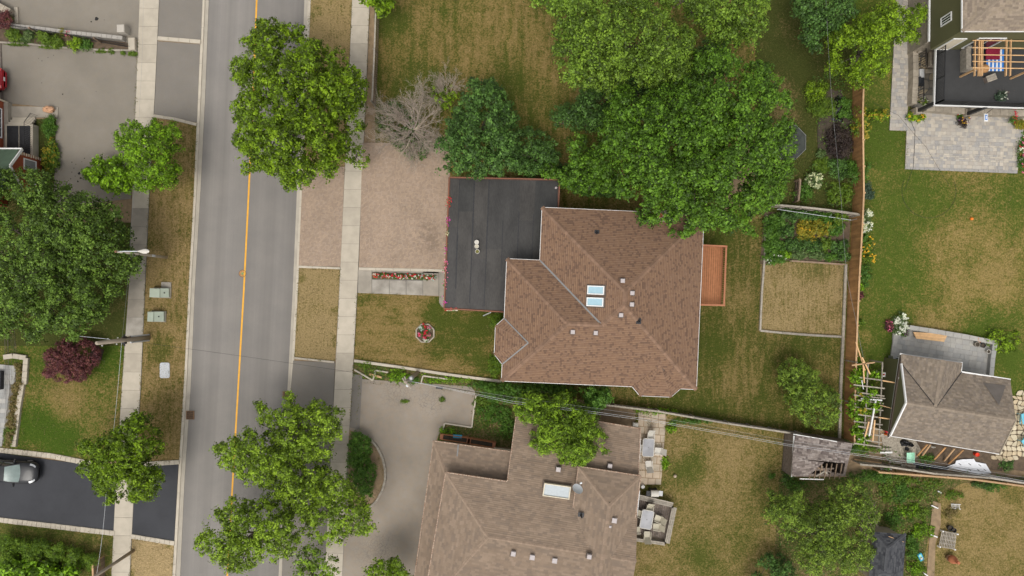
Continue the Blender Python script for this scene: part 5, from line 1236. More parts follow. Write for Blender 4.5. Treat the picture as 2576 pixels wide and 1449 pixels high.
cover('weeds under the collapsed shed and bottom right trees', [(1960,1200),(2110,1215),(2200,1230),(2200,1460),(1940,1460)], ('shrub','norway','straw'), 60, 744)
cover('weeds along the cottage debris strip', [(2120,1108),(2230,1120),(2300,1165),(2480,1190),(2640,1200),(2640,1215),(2300,1185),(2120,1160)], ('shrub','grassy'), 90, 745)
cover('weeds between main house and bungalow', [(880,912),(1262,965),(1530,1000),(1530,1020),(1300,1000),(1190,978),(890,948)], ('shrub','locust','grassy'), 110, 746)
ORD = ['first','second','third','fourth','fifth','sixth','seventh','eighth','ninth','tenth','eleventh','twelfth','thirteenth','fourteenth']
# ------------------------------------------------------------------ bare and half-dead trees
def bare(name, label, c, z, R_, seed, prim, mat, pale, az=None, h=5.0, tr=.13):
    rng = random.Random(seed); p0 = W(*c); o = root(name, label, 'tree', (p0.x, p0.y, 0)); mb = MB(); fork = Vector((p0.x, p0.y, z))
    MB().tube([p0, p0+Vector((.05,.03,z*.5)), fork], [tr*1.3, tr, tr*.85], 9).build('trunk', 'bark', o)
    def grow(p, d, L_, r, lev):
        pts = [p]; rs = [r]; q = p.copy(); n = 4
        for k in range(n):
            d = (d+Vector((rng.gauss(0,.14), rng.gauss(0,.14), rng.gauss(.02,.08)))).normalized(); q = q+d*(L_/n); pts.append(q.copy()); rs.append(r*(1-.72*(k+1)/n))
        mb.tube(pts, rs, 5 if lev < 2 else 4, mi=1 if rng.random() < .35 else 0, caps=False)
        if lev >= 3: return
        for k in range((8, 7, 4)[lev]):
            t = rng.uniform(.18, .98); i = min(n-1, int(t*n)); b = pts[i].lerp(pts[i+1], t*n-i)
            sd = Vector((rng.gauss(0,1), rng.gauss(0,1), rng.gauss(.15,.35))).normalized()
            dd = (d*.95+sd*.62).normalized(); grow(b, dd, L_*rng.uniform(.34, .58), max(.007, r*.40), lev+1)
    for k in range(prim):
        a = (az[0]+(az[1]-az[0])*(k+rng.random()*.7)/prim) if az else 2*math.pi*(k+rng.random()*.6)/prim
        e = rng.uniform(.08, .62); d = Vector((math.cos(a)*math.cos(e), math.sin(a)*math.cos(e), math.sin(e)))
        grow(fork, d, R_*rng.uniform(.75, 1.15)/max(.6, math.cos(e)), tr*.33, 0)
    mb.build('branches', [mat, pale], o); return o
bare('bare_tree', 'leafless grey branched tree above the brick driveway', (1046,338), 1.3, 2.55, 5, 28, 'twig', 'twig_pale', h=5)
bare('bare_tree', 'small half dead tree with grey twigs and few leaves on top lawn', (1128,262), .9, 1.8, 8, 10, 'twig', 'twig_pale', az=(rad(60), rad(190)), tr=.07)
tree('evergreen_shrub', 'dark evergreen shrub under the leafless tree', 'shrub', P(1,0,930,790,1020,750,1120,800,1240,900,1300,1010,1330,1120,1250,1200,1130,1200,1060,1110,960,1030,900,950), .3, 1.7, 'norway', seed=131, trunk=(1040,350), tr=.07, layers=1.5, leaf=.12, clump=.3)
tree('leafy_shrub', 'yellow green leaves sprouting beside the half dead tree', 'shrub', P(1,0,1290,650,1400,680,1500,640,1540,700,1500,780,1480,850,1400,830,1340,770), 1.0, 2.4, 'lime', seed=132, trunk=(1125,262), tr=.04, layers=.7, leaf=.14, clump=.28, gap=.3)
tree('dying_branch', 'thin yellowing sapling on sidewalk edge below the street maple', 'tree', P(1,0,690,1080,780,1060,820,1130,850,1200,830,1270,750,1260,690,1200), 2.0, 3.6, 'lime', seed=133, trunk=(895,400), tr=.04, layers=.6, leaf=.16, clump=.28, gap=.3)

# ------------------------------------------------------------------ fences
def fence(name, label, base, h, bw, gap, mat, mat_rail, side=1, posts=2.4, cap=True, kick=False, z0=0.0, group=None, pmat=None, lean=0.0):
    ws = [W(*p) for p in base]; o = root(name, label, 'fence', (ws[0].x, ws[0].y, 0), group)
    for k in range(len(ws)-1):
        a, b = ws[k], ws[k+1]; d = b-a; n = max(1, int(d.length/(bw+gap))); u = d.normalized(); nn = Vector((-u.y, u.x, 0))*side; rz = math.atan2(d.y, d.x)
        ms = {}
        for q in range(n):
            hh = h+R.choice((-.02, 0, .015)); key = hh
            if key not in ms:
                m = MB().box((0,0,hh/2), (bw, .022, hh)); me = bpy.data.meshes.new('board'); me.from_pydata(m.v, [], m.f); me.materials.append(mt(mat)); ms[key] = me
            piece('board', ms[key], a+d*((q+.5)/n)+Vector((0,0,z0)), rz, o)
        m = max(1, round(d.length/posts))
        for q in range(m+1 if k == len(ws)-2 else m):
            c = a+d*(q/m)+nn*.07; MB().bevbox(c+Vector((0,0,z0+h/2+.03)), (.11,.11,h+.12), .02, rz).build('post', pmat or mat_rail, o)
        for zz in ((.35, h-.25)): MB().beam(a+nn*.035+Vector((0,0,z0+zz)), b+nn*.035+Vector((0,0,z0+zz)), .04, .09).build('rail', mat_rail, o)
        if cap: MB().beam(a+Vector((0,0,z0+h+.02)), b+Vector((0,0,z0+h+.02)), .13, .035).build('top_rail', mat_rail, o)
        if kick: MB().beam(a+nn*.06+Vector((0,0,z0+.12)), b+nn*.06+Vector((0,0,z0+.12)), .04, .22).build('kickboard', mat_rail, o)
    return o
fence('board_fence', 'tall brown board fence with pale cap between back lawn and right lawn', P(3,0,640,640,632,900)+P(3,1,640,30,630,260,608,640,592,1000,578,1449)+P(3,2,572,410), 1.75, .14, .004, 'wood_fence', 'wood_rail', side=1, posts=2.3, kick=True)
fence('picket_fence', 'open slatted wooden fence between sidewalk and top lawn', P(1,0,932,110,922,420,905,800), 1.5, .09, .09, 'wood_old', 'wood_grey', side=-1, posts=2.4)
fence('board_fence', 'low weathered board fence between back lawn and bungalow yard', P(2,2,560,132,760,150,1080,190,1340,235,1600,280,1932,330)+P(3,2,200,360,540,425), 1.15, .14, .006, 'wood_grey', 'wood_grey', side=1, posts=2.4)
fence('board_fence', 'dark weathered board fence above the vegetable patch', P(3,1,-20,110,200,128,420,152,630,182), 1.25, .14, .01, 'wood_grey_dark', 'wood_grey', side=-1, posts=2.4)
fence('board_fence', 'short dark fence stub rising from vegetable patch fence', P(3,0,205,1370,200,1449)+P(3,1,192,80), 1.0, .14, .02, 'wood_grey_dark', 'wood_old', side=-1, posts=2.0)
fence('board_fence', 'leaning grey board fence below the cottage debris', P(3,2,640,580,860,600,1200,650,1600,680,1990,740), 1.2, .14, .02, 'wood_grey', 'wood_grey', side=1, posts=2.4, cap=True)
fence('board_fence', 'long tan top rail fence at edge of weedy bottom yard', P(3,2,790,645,1100,668,1500,700,1990,765), .9, .14, .03, 'wood_rail', 'wood_rail', side=1, posts=2.6)
fence('slat_screen', 'small brown louvred fence panel by lower left sidewalk', P(0,2,790,1300,795,1500), 1.6, .16, .02, 'wood_old', 'wood_rail', side=-1, posts=1.2)

# ------------------------------------------------------------------ left house
lh = root('house', 'red brick house with white window at left edge', 'house', (*W(-80,330)[:2], 0))
bp = [W(20,258)[:2], W(20,520)[:2], W(-330,520)[:2], W(-330,258)[:2]]; MB().prism(bp, 0, 5.6).build('wall', 'brick_red', lh)
lr = MB(); e0, e1_ = W(32,250), W(32,530); f0, f1 = W(-350,250), W(-350,530); rm0, rm1 = W(-160,250), W(-160,530)
lr.add([(e0.x,e0.y,5.6),(e1_.x,e1_.y,5.6),(rm1.x,rm1.y,8.2),(rm0.x,rm0.y,8.2),(f0.x,f0.y,5.6),(f1.x,f1.y,5.6)], [(0,1,2,3),(3,2,5,4),(0,3,4),(1,5,2)]); lr.build('roof', 'shingle_green', lh)
window(lh, W(20,281), W(20,352), 1.75, 1.9, (1, 0), bars=2); window(lh, W(20,281), W(20,352), 4.2, 1.5, (1, 0), bars=2)
MB().beam(W(21,259,.01)+Vector((0,0,.01)), W(21,259,0)+Vector((0,0,5.5)), .12, .12).build('corner_trim', 'cream', lh)
MB().prism([W(*p)[:2] for p in ((20.5,262),(31,262),(31,392),(20.5,392))], 0, .5).build('foundation_ledge', 'concrete_old', lh)
# brick vestibule with quoins and green gable roof
vq = root('porch_gable', None, None, (*W(40,440)[:2], 0)); vq.parent = lh; vq.location = W(40,440)-OFF[lh]; OFF[vq] = W(40,440)
MB().prism([W(*p)[:2] for p in ((106,398),(106,482),(20.2,482),(20.2,398))], 0, 2.6).build('wall', 'brick_red', vq)
gx0, gx1, gy0, gym, gy1 = W(111,0).x, W(-60,0).x, W(0,392).y, W(0,440).y, W(0,488).y
for y_ in (gy0, gy1): MB().add([(gx0,y_,2.55),(gx1,y_,2.55),(gx1,gym,3.85),(gx0,gym,3.85)], [(0,1,2,3)]).build('roof_slope', 'shingle_green', vq)
MB().add([(W(106.2,0).x,gy0+.2*0,2.6),(W(106.2,0).x,gy1,2.6),(W(106.2,0).x,gym,3.75)], [(0,1,2)]).build('gable_wall', 'brick_red', vq)
for y_ in (gy0, gy1): MB().beam((gx0+.02,y_,2.52), (gx0+.02,gym,3.82), .08, .2).build('rake_trim', 'white_trim', vq)
MB().beam((gx0,gy0+.04,2.52), (gx1,gy0+.04,2.52), .1, .12).build('gutter', 'white_trim', vq)
for k in range(9): MB().box((W(106,0).x+.01, W(0,401 if k % 2 else 402).y, .2+.27*k), (.05, .22, .13)).build('quoin', 'cream', vq)
window(vq, W(106,412), W(106,437), 1.45, 1.25, (1, 0), gm='glass_table', bars=0); window(vq, W(106,462), W(106,470), 1.2, .6, (1, 0), bars=0)
# porch landing, steps, mat, railing
pl = root('porch_steps', 'concrete porch landing with steps and black railing at the brick house', 'steps', (*W(65,330)[:2], 0))
MB().prism([W(*p)[:2] for p in ((30,318),(98,318),(98,398),(30,398))], 0, .72).build('landing', 'concrete_b', pl)
for k in range(3): MB().prism([W(*p)[:2] for p in ((35-k,297+7*k),(92,297+7*k),(92,318.2),(35-k,318.2))], 0, .18*(k+1)).build('step', 'concrete', pl)
MB().prism([W(*p)[:2] for p in ((24,268),(148,270),(147,296),(30,296))], 0, .10).build('pad', 'concrete_old', pl)
for a, b in ((34,63),(64.5,92)): MB().prism([W(*p)[:2] for p in ((a,322),(b,322),(b,394),(a,394))], .72, .735).build('door_mat', 'tarp_black', pl)
rp = [W(96,292), W(96,320), W(96,392)]; rz_ = [.9, 1.62, 1.62]; bz = [.1, .75, .75]
for k in range(2):
    MB().tube([rp[k]+Vector((0,0,rz_[k])), rp[k+1]+Vector((0,0,rz_[k+1]))], .022, 6).build('handrail', 'black_metal', pl)
    for q in range(8 if k == 0 else 16):
        t = q/(8 if k == 0 else 16); c = rp[k].lerp(rp[k+1], t); MB().tube([c+Vector((0,0,bz[k]+(bz[k+1]-bz[k])*t)), c+Vector((0,0,rz_[k]+(rz_[k+1]-rz_[k])*t))], .012, 5).build('baluster', 'black_metal', pl)
def boulder(name, label, cx, cy, r, mat, seed, h=.5, ry=None):
    rng = np.random.default_rng(seed); mb = MB(); c = W(cx, cy); n, m = 12, 6; vs = []; ry = ry or r
    for i in range(m+1):
        for j in range(n):
            t, f = math.pi*i/m, 2*math.pi*j/n; k = rng.uniform(.8, 1.15); vs.append((c.x+r/PPM*k*math.sin(t)*math.cos(f), c.y+ry/PPM*k*math.sin(t)*math.sin(f), .05+h*.5*(1+math.cos(t)*k)))
    mb.add(vs, [(i*n+j, i*n+(j+1) % n, (i+1)*n+(j+1) % n, (i+1)*n+j) for i in range(m) for j in range(n)])
    return tag(mb.build(name, mat), label, 'rock')
boulder('boulder', 'tan boulder at head of hedge beside porch steps', 129, 278, 15, 'rock', 3, h=.55, ry=9)
plant('hedge', 'clipped green grassy hedge beside the porch steps', 'hedge', 125, 318, 16, .9, 'shrub', 201, ry=34, leaf=.09, clump=.16)
plant('hedge', 'yellow flecked leafy bed below the clipped hedge', 'plant', 125, 395, 17, 1.0, 'grassy', 202, ry=46, leaf=.14, clump=.2, flowers=('leaf_yellow0','leaf_yellow1'), nf=90, fs=.10)
# raised bed, stone wall and iron fence between the two upper drives
strip('retaining_wall', P(0,0,-90,188,50,205,300,232,540,262,760,285,955,306), .30, .55, 'paver_1', 'low grey block retaining wall between the two upper left driveways', 'wall', seg=.42)
strip('bed_edging', P(0,0,-60,322,200,335,520,368,800,384,1040,386), .16, .16, 'concrete_old', 'low concrete edge below the daylily bed', 'edging', seg=1.6)
sheet('flower_bed', P(0,0,-90,200,540,278,955,322,1040,380,520,360,-60,316), 'soil', z=.10)
MB_ = MB().bevbox(W(318.5,81.5)+Vector((0,0,.45)), (.62,.62,.9), .04, rad(2)); tag(MB_.build('stone_pillar', 'paver_0'), 'square pale stone pillar at end of retaining wall', 'pillar')
tag(MB().bevbox(W(337,114)+Vector((0,0,.2)), (.55,1.0,.4), .04, rad(2)).build('stone_block', 'concrete'), 'pale concrete block beside sidewalk at end of daylily bed', 'block')
ff = root('iron_fence', 'black iron fence with wooden posts along the daylily bed', 'fence', (*W(100,80)[:2], 0))
fp = [W(*p) for p in P(0,0,20,205,290,250,770,325,1010,368)]
for k in range(3):
    a, b = fp[k], fp[k+1]; d = b-a
    for zz in (.25, 1.0): MB().beam(a+Vector((0,0,zz)), b+Vector((0,0,zz)), .04, .04).build('rail', 'black_metal', ff)
    for q in range(int(d.length/.14)): c = a+d*(q/int(d.length/.14)); MB().tube([c+Vector((0,0,.15)), c+Vector((0,0,1.08))], .012, 5).build('picket', 'black_metal', ff)
    MB().bevbox(a+Vector((0,0,.58)), (.13,.13,1.16), .02, 0).build('post', 'wood_old', ff)
for k, (tx, ty, r, pal, h) in enumerate(((95,262,16,'grassy',.8),(200,272,15,'hosta',.7),(330,285,18,'grassy',.85),(420,305,14,'grassy',.7),(560,340,14,'lime',.8),(640,340,13,'shrub',.6))):
    plant('daylily', '%s leafy clump from the left in the bed between upper driveways' % ORD[k], 'plant', tx/3, ty/3, r, h, pal, 210+k, leaf=.24, clump=.2, aspect=.22, z=.1, group='clumps in the upper drive bed')
plant('golden_shrub', 'small golden yellow shrub in bed on the retaining wall', 'shrub', 152, 81, 9, .8, 'yellow', 217, leaf=.08); plant('pink_shrub', 'small pinkish pale shrub next to the golden one', 'shrub', 172, 84, 8, .7, 'straw', 218, leaf=.08, flowers=('flower_pink',), nf=12, fs=.06)
for k, (tx, ty, rx, ry) in enumerate(((150,330,40,4),(400,352,40,4),(760,382,16,5),(840,385,9,6),(925,395,7,5),(1000,402,14,5))):
    plant('weed_tuft', '%s low weed strip from the left along the daylily bed edge' % ORD[k], 'weeds', tx/3, ty/3, rx*.9, .22, 'grassy', 220+k, ry=ry, leaf=.07, clump=.08, group='weeds along the bed edge')
strip('stone_wall', P(0,0,-60,20,115,112), .5, .6, 'stone_wall', 'stone block wall in upper left corner', 'wall', seg=.5)
strip('bed_edging', P(0,0,130,60,135,185), .3, .12, 'concrete_b', 'short pale kerb in upper left corner by red shrub', 'edging', seg=.8)
plant('red_shrub', 'dark red leaved shrub at upper left corner', 'shrub', 10, 48, 24, 1.4, 'purple', 230, ry=20, leaf=.10)
plant('green_shrub', 'small bright green plant next to dark red corner shrub', 'plant', 22, 42, 8, .7, 'lime', 231, leaf=.08)

# ------------------------------------------------------------------ lower left yard
wk = sheet('paver_walk', P(0,1,0,1300,130,1312,120,1449)+P(0,2,40,430,20,470,-120,470,-60,0), 'joint_grey', z=.085)
pw = [tuple(W(*p)[:2]) for p in P(0,1,0,1300,130,1312,110,1449)+P(0,2,85,0,20,470,-120,470,-60,0)]
pave(wk, pw, .11, ashlar(pw, rad(-2), 31, unit=.2, heights=(2,), widths=(2,3)), 'paver', ['slab_0','slab_1','slab_2'], seed=5)
strip('stone_border', P(0,1,40,1245,110,1235,210,1250,195,1449)+P(0,2,180,0,150,180,115,470), .40, .20, 'concrete_b', 'pale stone border around hedge by lower left walk', 'edging', seg=.55, z=.06)
tag(MB().bevbox(W(2,955)+Vector((0,0,.25)), (.7,1.5,.5), .03, rad(-2)).build('stone_step', 'tarp_black'), 'dark step at left edge beside paver walk', 'step')
plant('hedge', 'narrow yellowing hedge beside lower left paver walk', 'hedge', 0, 0, 10, .6, 'straw', 240, leaf=.08, clump=.13, outline=P(0,1,110,1290,165,1290,160,1449)+P(0,2,160,0,95,470,25,470,95,0)+P(0,1,120,1449))
plant('hedge', 'green end of the yellowing walk hedge', 'hedge', 0, 0, 10, .55, 'grassy', 241, leaf=.08, clump=.13, outline=P(0,2,35,330,110,330,95,468,25,468))
bd = sheet('mulch_ring', blob(245,890,16,22,4), 'soil_dark', z=.09)
# cedar hedge and big-leaf plants at bottom left
for k, (x, y, r) in enumerate(((8,1372,26),(52,1376,26),(97,1382,27),(140,1392,26),(182,1400,26),(222,1412,24),(20,1405,24),(75,1408,24))):
    plant('cedar', '%s from the left of the clipped cedars above bottom left corner' % ORD[k] if k < 6 else ('lower left cedar behind big leaved plants', 'lower right cedar behind big leaved plants')[k-6], 'cedar', x, y, r, 2.2, 'cedar', 250+k, ry=r*.8, leaf=.09, clump=.2, per=34, layers=2.2, group='cedar hedge', rot=-.5)
for k, (x, y, r) in enumerate(((20,1432,26),(70,1438,30),(120,1440,28),(170,1446,26))):
    plant('broadleaf_plant', '%s from the left of bright big leaved plants at bottom left corner' % ORD[k], 'plant', x, y, r, 2.5, 'locust', 260+k, leaf=.30, clump=.26, per=16, group='big leaved plants')

# ------------------------------------------------------------------ lamp post, poles, wires
base = T(0,1,1258,494); topw = T(0,1,858,443,7.2)
lp = root('street_lamp', 'pale concrete street lamp with white cobra head leaning over sidewalk', 'street lamp', (base.x, base.y, 0))
top = Vector((base.x, base.y, 7.2)); MB().tube([base, top], [.115, .075], 12).build('pole', 'concrete', lp, smooth=True)
hd = T(0,1,1085,448,7.5); arm = [top-Vector((0,0,.25)), Vector(((top.x*2+hd.x)/3, (top.y*2+hd.y)/3, 7.45)), Vector((hd.x-.35, hd.y, 7.55))]
MB().tube(arm, .035, 8).build('arm', 'pale_metal', lp, smooth=True)
mb = MB(); vs = []; n = 10
for i, (t, w, h_) in enumerate(((-.42,.04,.03),(-.25,.09,.06),(0,.17,.085),(.2,.18,.08),(.36,.12,.05),(.42,.03,.02))):
    for j in range(n): a = 2*math.pi*j/n; vs.append((hd.x+t, hd.y+w*math.cos(a), 7.55+h_*math.sin(a)))
mb.add(vs, [(i*n+j, i*n+(j+1) % n, (i+1)*n+(j+1) % n, (i+1)*n+j) for i in range(5) for j in range(n)]+[tuple(range(n)), tuple(range(6*n-1, 5*n-1, -1))]); mb.build('lamp_head', 'plastic_white', lp, smooth=True)
MB().box(base+Vector((0,0,2.2)), (.25,.16,.4)).build('sign_plate', 'pale_metal', lp); MB().lathe(top, [(.09,-.05),(.09,.04),(.02,.08)], 10).build('pole_cap', 'cast_iron', lp)
def pole(name, label, b, h, r, att=None, mat='pole_wood', guards=True, cat='utility pole'):
    b = W(*b); o = root(name, label, cat, (b.x, b.y, 0)); MB().tube([b, b+Vector((0,0,h*.45)), b+Vector((0,0,h))], [r*1.15, r, r*.8], 12).build('shaft', mat, o, smooth=True)
    if guards:
        for s in (-1, 1): MB().box(b+Vector((.04, s*(r+.07), 1.35)), (.12,.10,2.7)).build('cable_guard', 'utility_grey', o)
        MB().tube([b+Vector((.0,r*1.0,.1)), b+Vector((0,r*1.0,h*.55))], r*.55, 8).build('conduit', 'pole_dark', o)
        for zz, s in ((h*.62, 1), (h*.64, -1), (h*.8, 1), (h*.9, -1)): MB().lathe(b+Vector((0, s*(r+.06), zz)), [(.035,0),(.05,.05),(.03,.11)], 8).build('insulator', 'white_trim', o)
        for s in (-1, 1): MB().box(b+Vector((.0, s*.22, h*.50)), (.22,.16,.32)).build('splice_box', 'black_metal', o)
        MB().beam(b+Vector((0,-.45,h*.5)), b+Vector((0,.45,h*.5)), .09, .09).build('bracket', 'black_metal', o)
    return o, b
pA, bA = pole('utility_pole', 'weathered wooden utility pole with cable guards on left sidewalk', (374,849), 7.0, .17)
pB, bB = pole('utility_pole', 'plain grey utility pole at bottom edge of left sidewalk', (336,1385), 6.6, .12, guards=False)
pC, bC = pole('utility_pole', 'grey utility pole with crossarms in weeds below the front lawn', (1051,937), 6.5, .14, guards=False)
for k, (dx, dy) in enumerate(((.5,-.35),(.35,-.15),(-.15,.25))):
    MB().beam(bC+Vector((-dx*.6, -dy*.7, 6.0+.15*k)), bC+Vector((dx*.7, dy*1.6, 6.0+.15*k)), .09, .09).build('crossarm', 'wood_grey', pC)
MB().lathe(bC+Vector((.3,.2,5.3)), [(.16,0),(.18,.05),(.18,.55),(.1,.62)], 14).build('transformer', 'grey_metal', pC)
MB().lathe(bC+Vector((.05,-.32,5.5)), [(.10,0),(.12,.05),(.12,.4),(.05,.46)], 12).build('splice_can', 'pale_metal', pC)
def wire(label, pts, r=.012, mat='black_metal', sag=.3, name='cable', cat='cable', group='overhead cables'):
    mb = MB(); out = []
    for k in range(len(pts)-1):
        a, b = Vector(pts[k]), Vector(pts[k+1])
        for q in range(12):
            t = q/12; p = a.lerp(b, t); p.z -= sag*4*t*(1-t); out.append(p)
    out.append(Vector(pts[-1])); mb.tube(out, r, 5)
    return tag(mb.build(name, mat), label, cat, group)
a = T(0,1,935,1118,3.6); cR = W(1025,958,6.0)
wire('black cable crossing the road between the two utility poles', [a, cR], .010, sag=.5)
wire('pale cable from left utility pole down to bottom pole', [T(0,1,918,1130,3.7), W(266,1250,4.0), W(243,1446,4.4)], .010, 'pale_metal', .15)
wire('pale cable from left utility pole up along the left sidewalk', [T(0,1,922,1095,3.7), W(330,560,4.6), W(352,250,4.2), W(360,-40,4.0)], .006, 'grey_metal', .15)
wire('grey cable from left utility pole into the big dark tree', [T(0,1,830,1112,4.6), T(0,1,560,1085,4.2)], .015, 'pale_metal', .1)
for k, (o0, o1, m, r) in enumerate(((0,0,'black_metal',.016),(6,5,'pale_metal',.009),(11,9,'pale_metal',.008),(-4,-4,'grey_metal',.008))):
    wire(('thick black cable running right from crossarm pole past the bungalow', 'upper pale cable beside the thick black one over bungalow yard', 'lowest pale cable over bungalow yard and collapsed shed', 'thin grey cable above the thick black one over bungalow yard')[k], [cR+Vector((.1,0,.05*k)), W(1288,1003+o0,5.7), W(1620,1048+o1,5.5), W(1980,1112+o1,5.4), W(2300,1158+o1,5.3), W(2640,1216+o1,5.3)], r, m, .12)
tag(MB().box(W(1105,976,5.75), (.5,.13,.16), rad(-8)).build('cable_box', 'black_metal'), 'small black splice box hanging on cables above tan driveway', 'box')
wire('black and white cable dropping down through the right garden', [W(2076,-40,5.2), W(2090,220,5.0), W(2105,380,4.8), W(2116,500,4.6), W(2130,690,4.2), W(2152,800,3.8), W(2172,900,3.2)], .008, 'grey_metal', .05)
wire('dark cable arcing over paver patio to the right lawn', [W(2197,257,1.6), W(2260,290,1.2), W(2330,370,.6), W(2390,470,.3)], .010, 'black_metal', .05)
def ring(name, label, cat, c, rx, ry, a0, a1, r, mat, z=.12):
    pts = [W(c[0]+rx*math.cos(t), c[1]+ry*math.sin(t), z) for t in [a0+(a1-a0)*k/40 for k in range(41)]]
    return tag(MB().tube(pts, r, 5).build(name, mat), label, cat)
ring('garden_hose', 'thin dark hose looping in a half circle on the right lawn', 'hose', (2337,480), 68, 68, rad(-20), rad(205), .012, 'dark_rubber')
wire('thin dark hose running along the patio edge of upper right house', [W(2290,180,.15), W(2290,300,.15), W(2302,330,.15), W(2298,420,.15), W(2275,480,.15)], .012, 'black_metal', 0, 'garden_hose', 'hose', None)

# ------------------------------------------------------------------ street furniture
def cabinet(label, tx0, ty0, tx1, ty1, split, mat, pad=True):
    a, b = T(0,1,tx0,ty1), T(0,1,tx1,ty0); c = (a+b)/2; o = root('utility_box', label, 'utility box', (c.x, c.y, 0), 'utility boxes on the verge'); w, d = b.x-a.x, b.y-a.y
    MB().bevbox((c.x, c.y, .08), (w+.12, d+.10, .16), .03, rad(-2)).build('pad', 'concrete_old', o)
    MB().bevbox((a.x+w*split/2, c.y, .45), (w*split, d, .7), .03, rad(-2)).build('cabinet', mat, o)
    MB().add([(a.x+w*split+.01, a.y, .12),(b.x, a.y, .12),(b.x, b.y, .12),(a.x+w*split+.01, b.y, .12),(a.x+w*split+.01, a.y, .72),(b.x, a.y, .35),(b.x, b.y, .35),(a.x+w*split+.01, b.y, .72)], [(4,5,6,7),(0,1,5,4),(1,2,6,5),(2,3,7,6),(3,0,4,7)]).build('door_hood', mat, o)
    MB().box((a.x+w*(split+.5*(1-split)), c.y, .56), (.08,.10,.06)).build('latch', 'black_metal', o); return o
cabinet('pale green utility box with dark concrete pad, nearer the lamp', 1166,728,1290,795,.62,'utility_green'); cabinet('pale green utility box, lower of the two', 1150,902,1252,976,.46,'utility_green')
tag(MB().bevbox(T(0,1,1258,708)+Vector((0,0,.06)), (.82,.62,.14), .03, rad(-2)).build('concrete_pad', 'concrete_dirty'), 'dark square concrete pad behind the upper utility box', 'pad')
hh = root('utility_vault', 'light grey rectangular vault lid in lower left verge', 'vault lid', (*T(0,1,1247,1345)[:2], 0))
vp_ = [T(0,1,1247+dx,1345+dy)[:2] for dx, dy in ((-37,-48),(-28,-58),(28,-58),(37,-48),(37,48),(28,58),(-28,58),(-37,48))]
MB().prism(vp_, .02, .10).build('lid', 'utility_grey', hh); MB().box(T(0,1,1250,1297)+Vector((0,0,.105)), (.025,.12,.012)).build('slot', 'black_metal', hh)
mh = root('manhole_cover', 'rusty round manhole cover with green centre on yellow line', 'manhole', (*T(0,1,1828,615)[:2], -.06)); c = Vector((*T(0,1,1828,615)[:2], -.06))
MB().lathe(c, [(.31,-.02),(.31,.008),(.27,.008),(.27,.0)], 28).build('frame', 'cast_iron', mh); MB().lathe(c, [(.26,-.02),(.26,.006)], 28).build('lid', 'manhole', mh); MB().lathe(c, [(.10,0),(.10,.009)], 12).build('paint_mark', 'manhole_green', mh)
for q in range(4): MB().box(c+Vector((.15*math.cos(q*1.57+.4),.15*math.sin(q*1.57+.4),.008)), (.05,.05,.006)).build('pick_hole', 'cast_iron', mh)
def grate(label, i, j, x0, y0, x1, y1):
    a, b = T(i,j,x0,y1), T(i,j,x1,y0); c = (a+b)/2; z = -.062; o = root('storm_drain', label, 'drain', (c.x, c.y, z), 'road storm drains'); w, d = b.x-a.x, b.y-a.y
    MB().box((c.x, c.y, z), (w, d, .02)).build('pit', 'pit_dark', o)
    for s in (-1, 1): MB().box((c.x+s*w/2, c.y, z+.012), (.06,d+.06,.03)).build('frame_bar', 'cast_iron', o); MB().box((c.x, c.y+s*d/2, z+.014), (w-.06,.06,.03)).build('frame_bar', 'cast_iron', o)
    for k in range(6): MB().box((a.x+w*(k+.5)/6, c.y, z+.016), (.035,d-.06,.025)).build('bar', 'cast_iron', o)
    for k in range(3): MB().box((c.x, a.y+d*(k+1)/4, z+.019), (w-.06,.03,.022)).build('cross_bar', 'cast_iron', o)
grate('rusty square storm drain grate by left kerb', 0,2,1405,206,1462,266); grate('dark storm drain grate by right kerb above the street trees', 1,2,202,58,252,100)

# ------------------------------------------------------------------ front garden planting
for k in range(10):
    x = 946+k*16; y = 693+k*.5
    plant('bedding_flowers', '%s from the left of red and white flower tufts in front walk slot' % ORD[k], 'flowers', x, y, 7.5, .28, 'shrub', 300+k, ry=6, leaf=.07, clump=.09, per=16, flowers=('flower_red','flower_red','flower_silver') if k % 2 else ('flower_red','flower_white','flower_red'), nf=16, fs=.085, group='flower tufts in the walk slot')
ob = root('octagon_planter', 'octagonal stone edged flower bed on the front lawn', 'flower bed', (*W(1070,838)[:2], 0))
oc = [W(1070+24*math.cos(rad(22.5+45*k)), 838+24*math.sin(rad(22.5+45*k))) for k in range(8)]
for k in range(8): a, b = oc[k], oc[(k+1) % 8]; MB().beam(a+Vector((0,0,.10)), b+Vector((0,0,.10)), .09, .2).build('edging_stone', 'concrete_b', ob)
MB().prism([p[:2] for p in oc], 0, .12).build('soil_fill', 'soil', ob)
for k, (tx, ty, f) in enumerate(((1270,1012,('flower_red',)),(1305,1030,('flower_pink','flower_silver')),(1245,1070,('flower_red','flower_pink')),(1285,1065,('flower_red',)),(1305,1085,('flower_pink',)),(1275,1100,('flower_red','flower_pink')),(1243,1030,('flower_silver',)),(1280,1117,('flower_white',)))):
    plant('bedding_flowers', ('red flower tuft at top of octagonal bed','pink and silver tuft upper right in octagonal bed','red and pink tuft at left of octagonal bed','red tuft in middle of octagonal bed','pink tuft at right of octagonal bed','red pink tuft near bottom of octagonal bed','silvery tuft upper left in octagonal bed','white tuft at very bottom of octagonal bed')[k], 'flowers', 644+tx/3, 483+ty/3, 4.5, .26, 'shrub', 320+k, leaf=.06, clump=.07, per=14, flowers=f, nf=8, fs=.10, z=.12, group='tufts in the octagon bed')
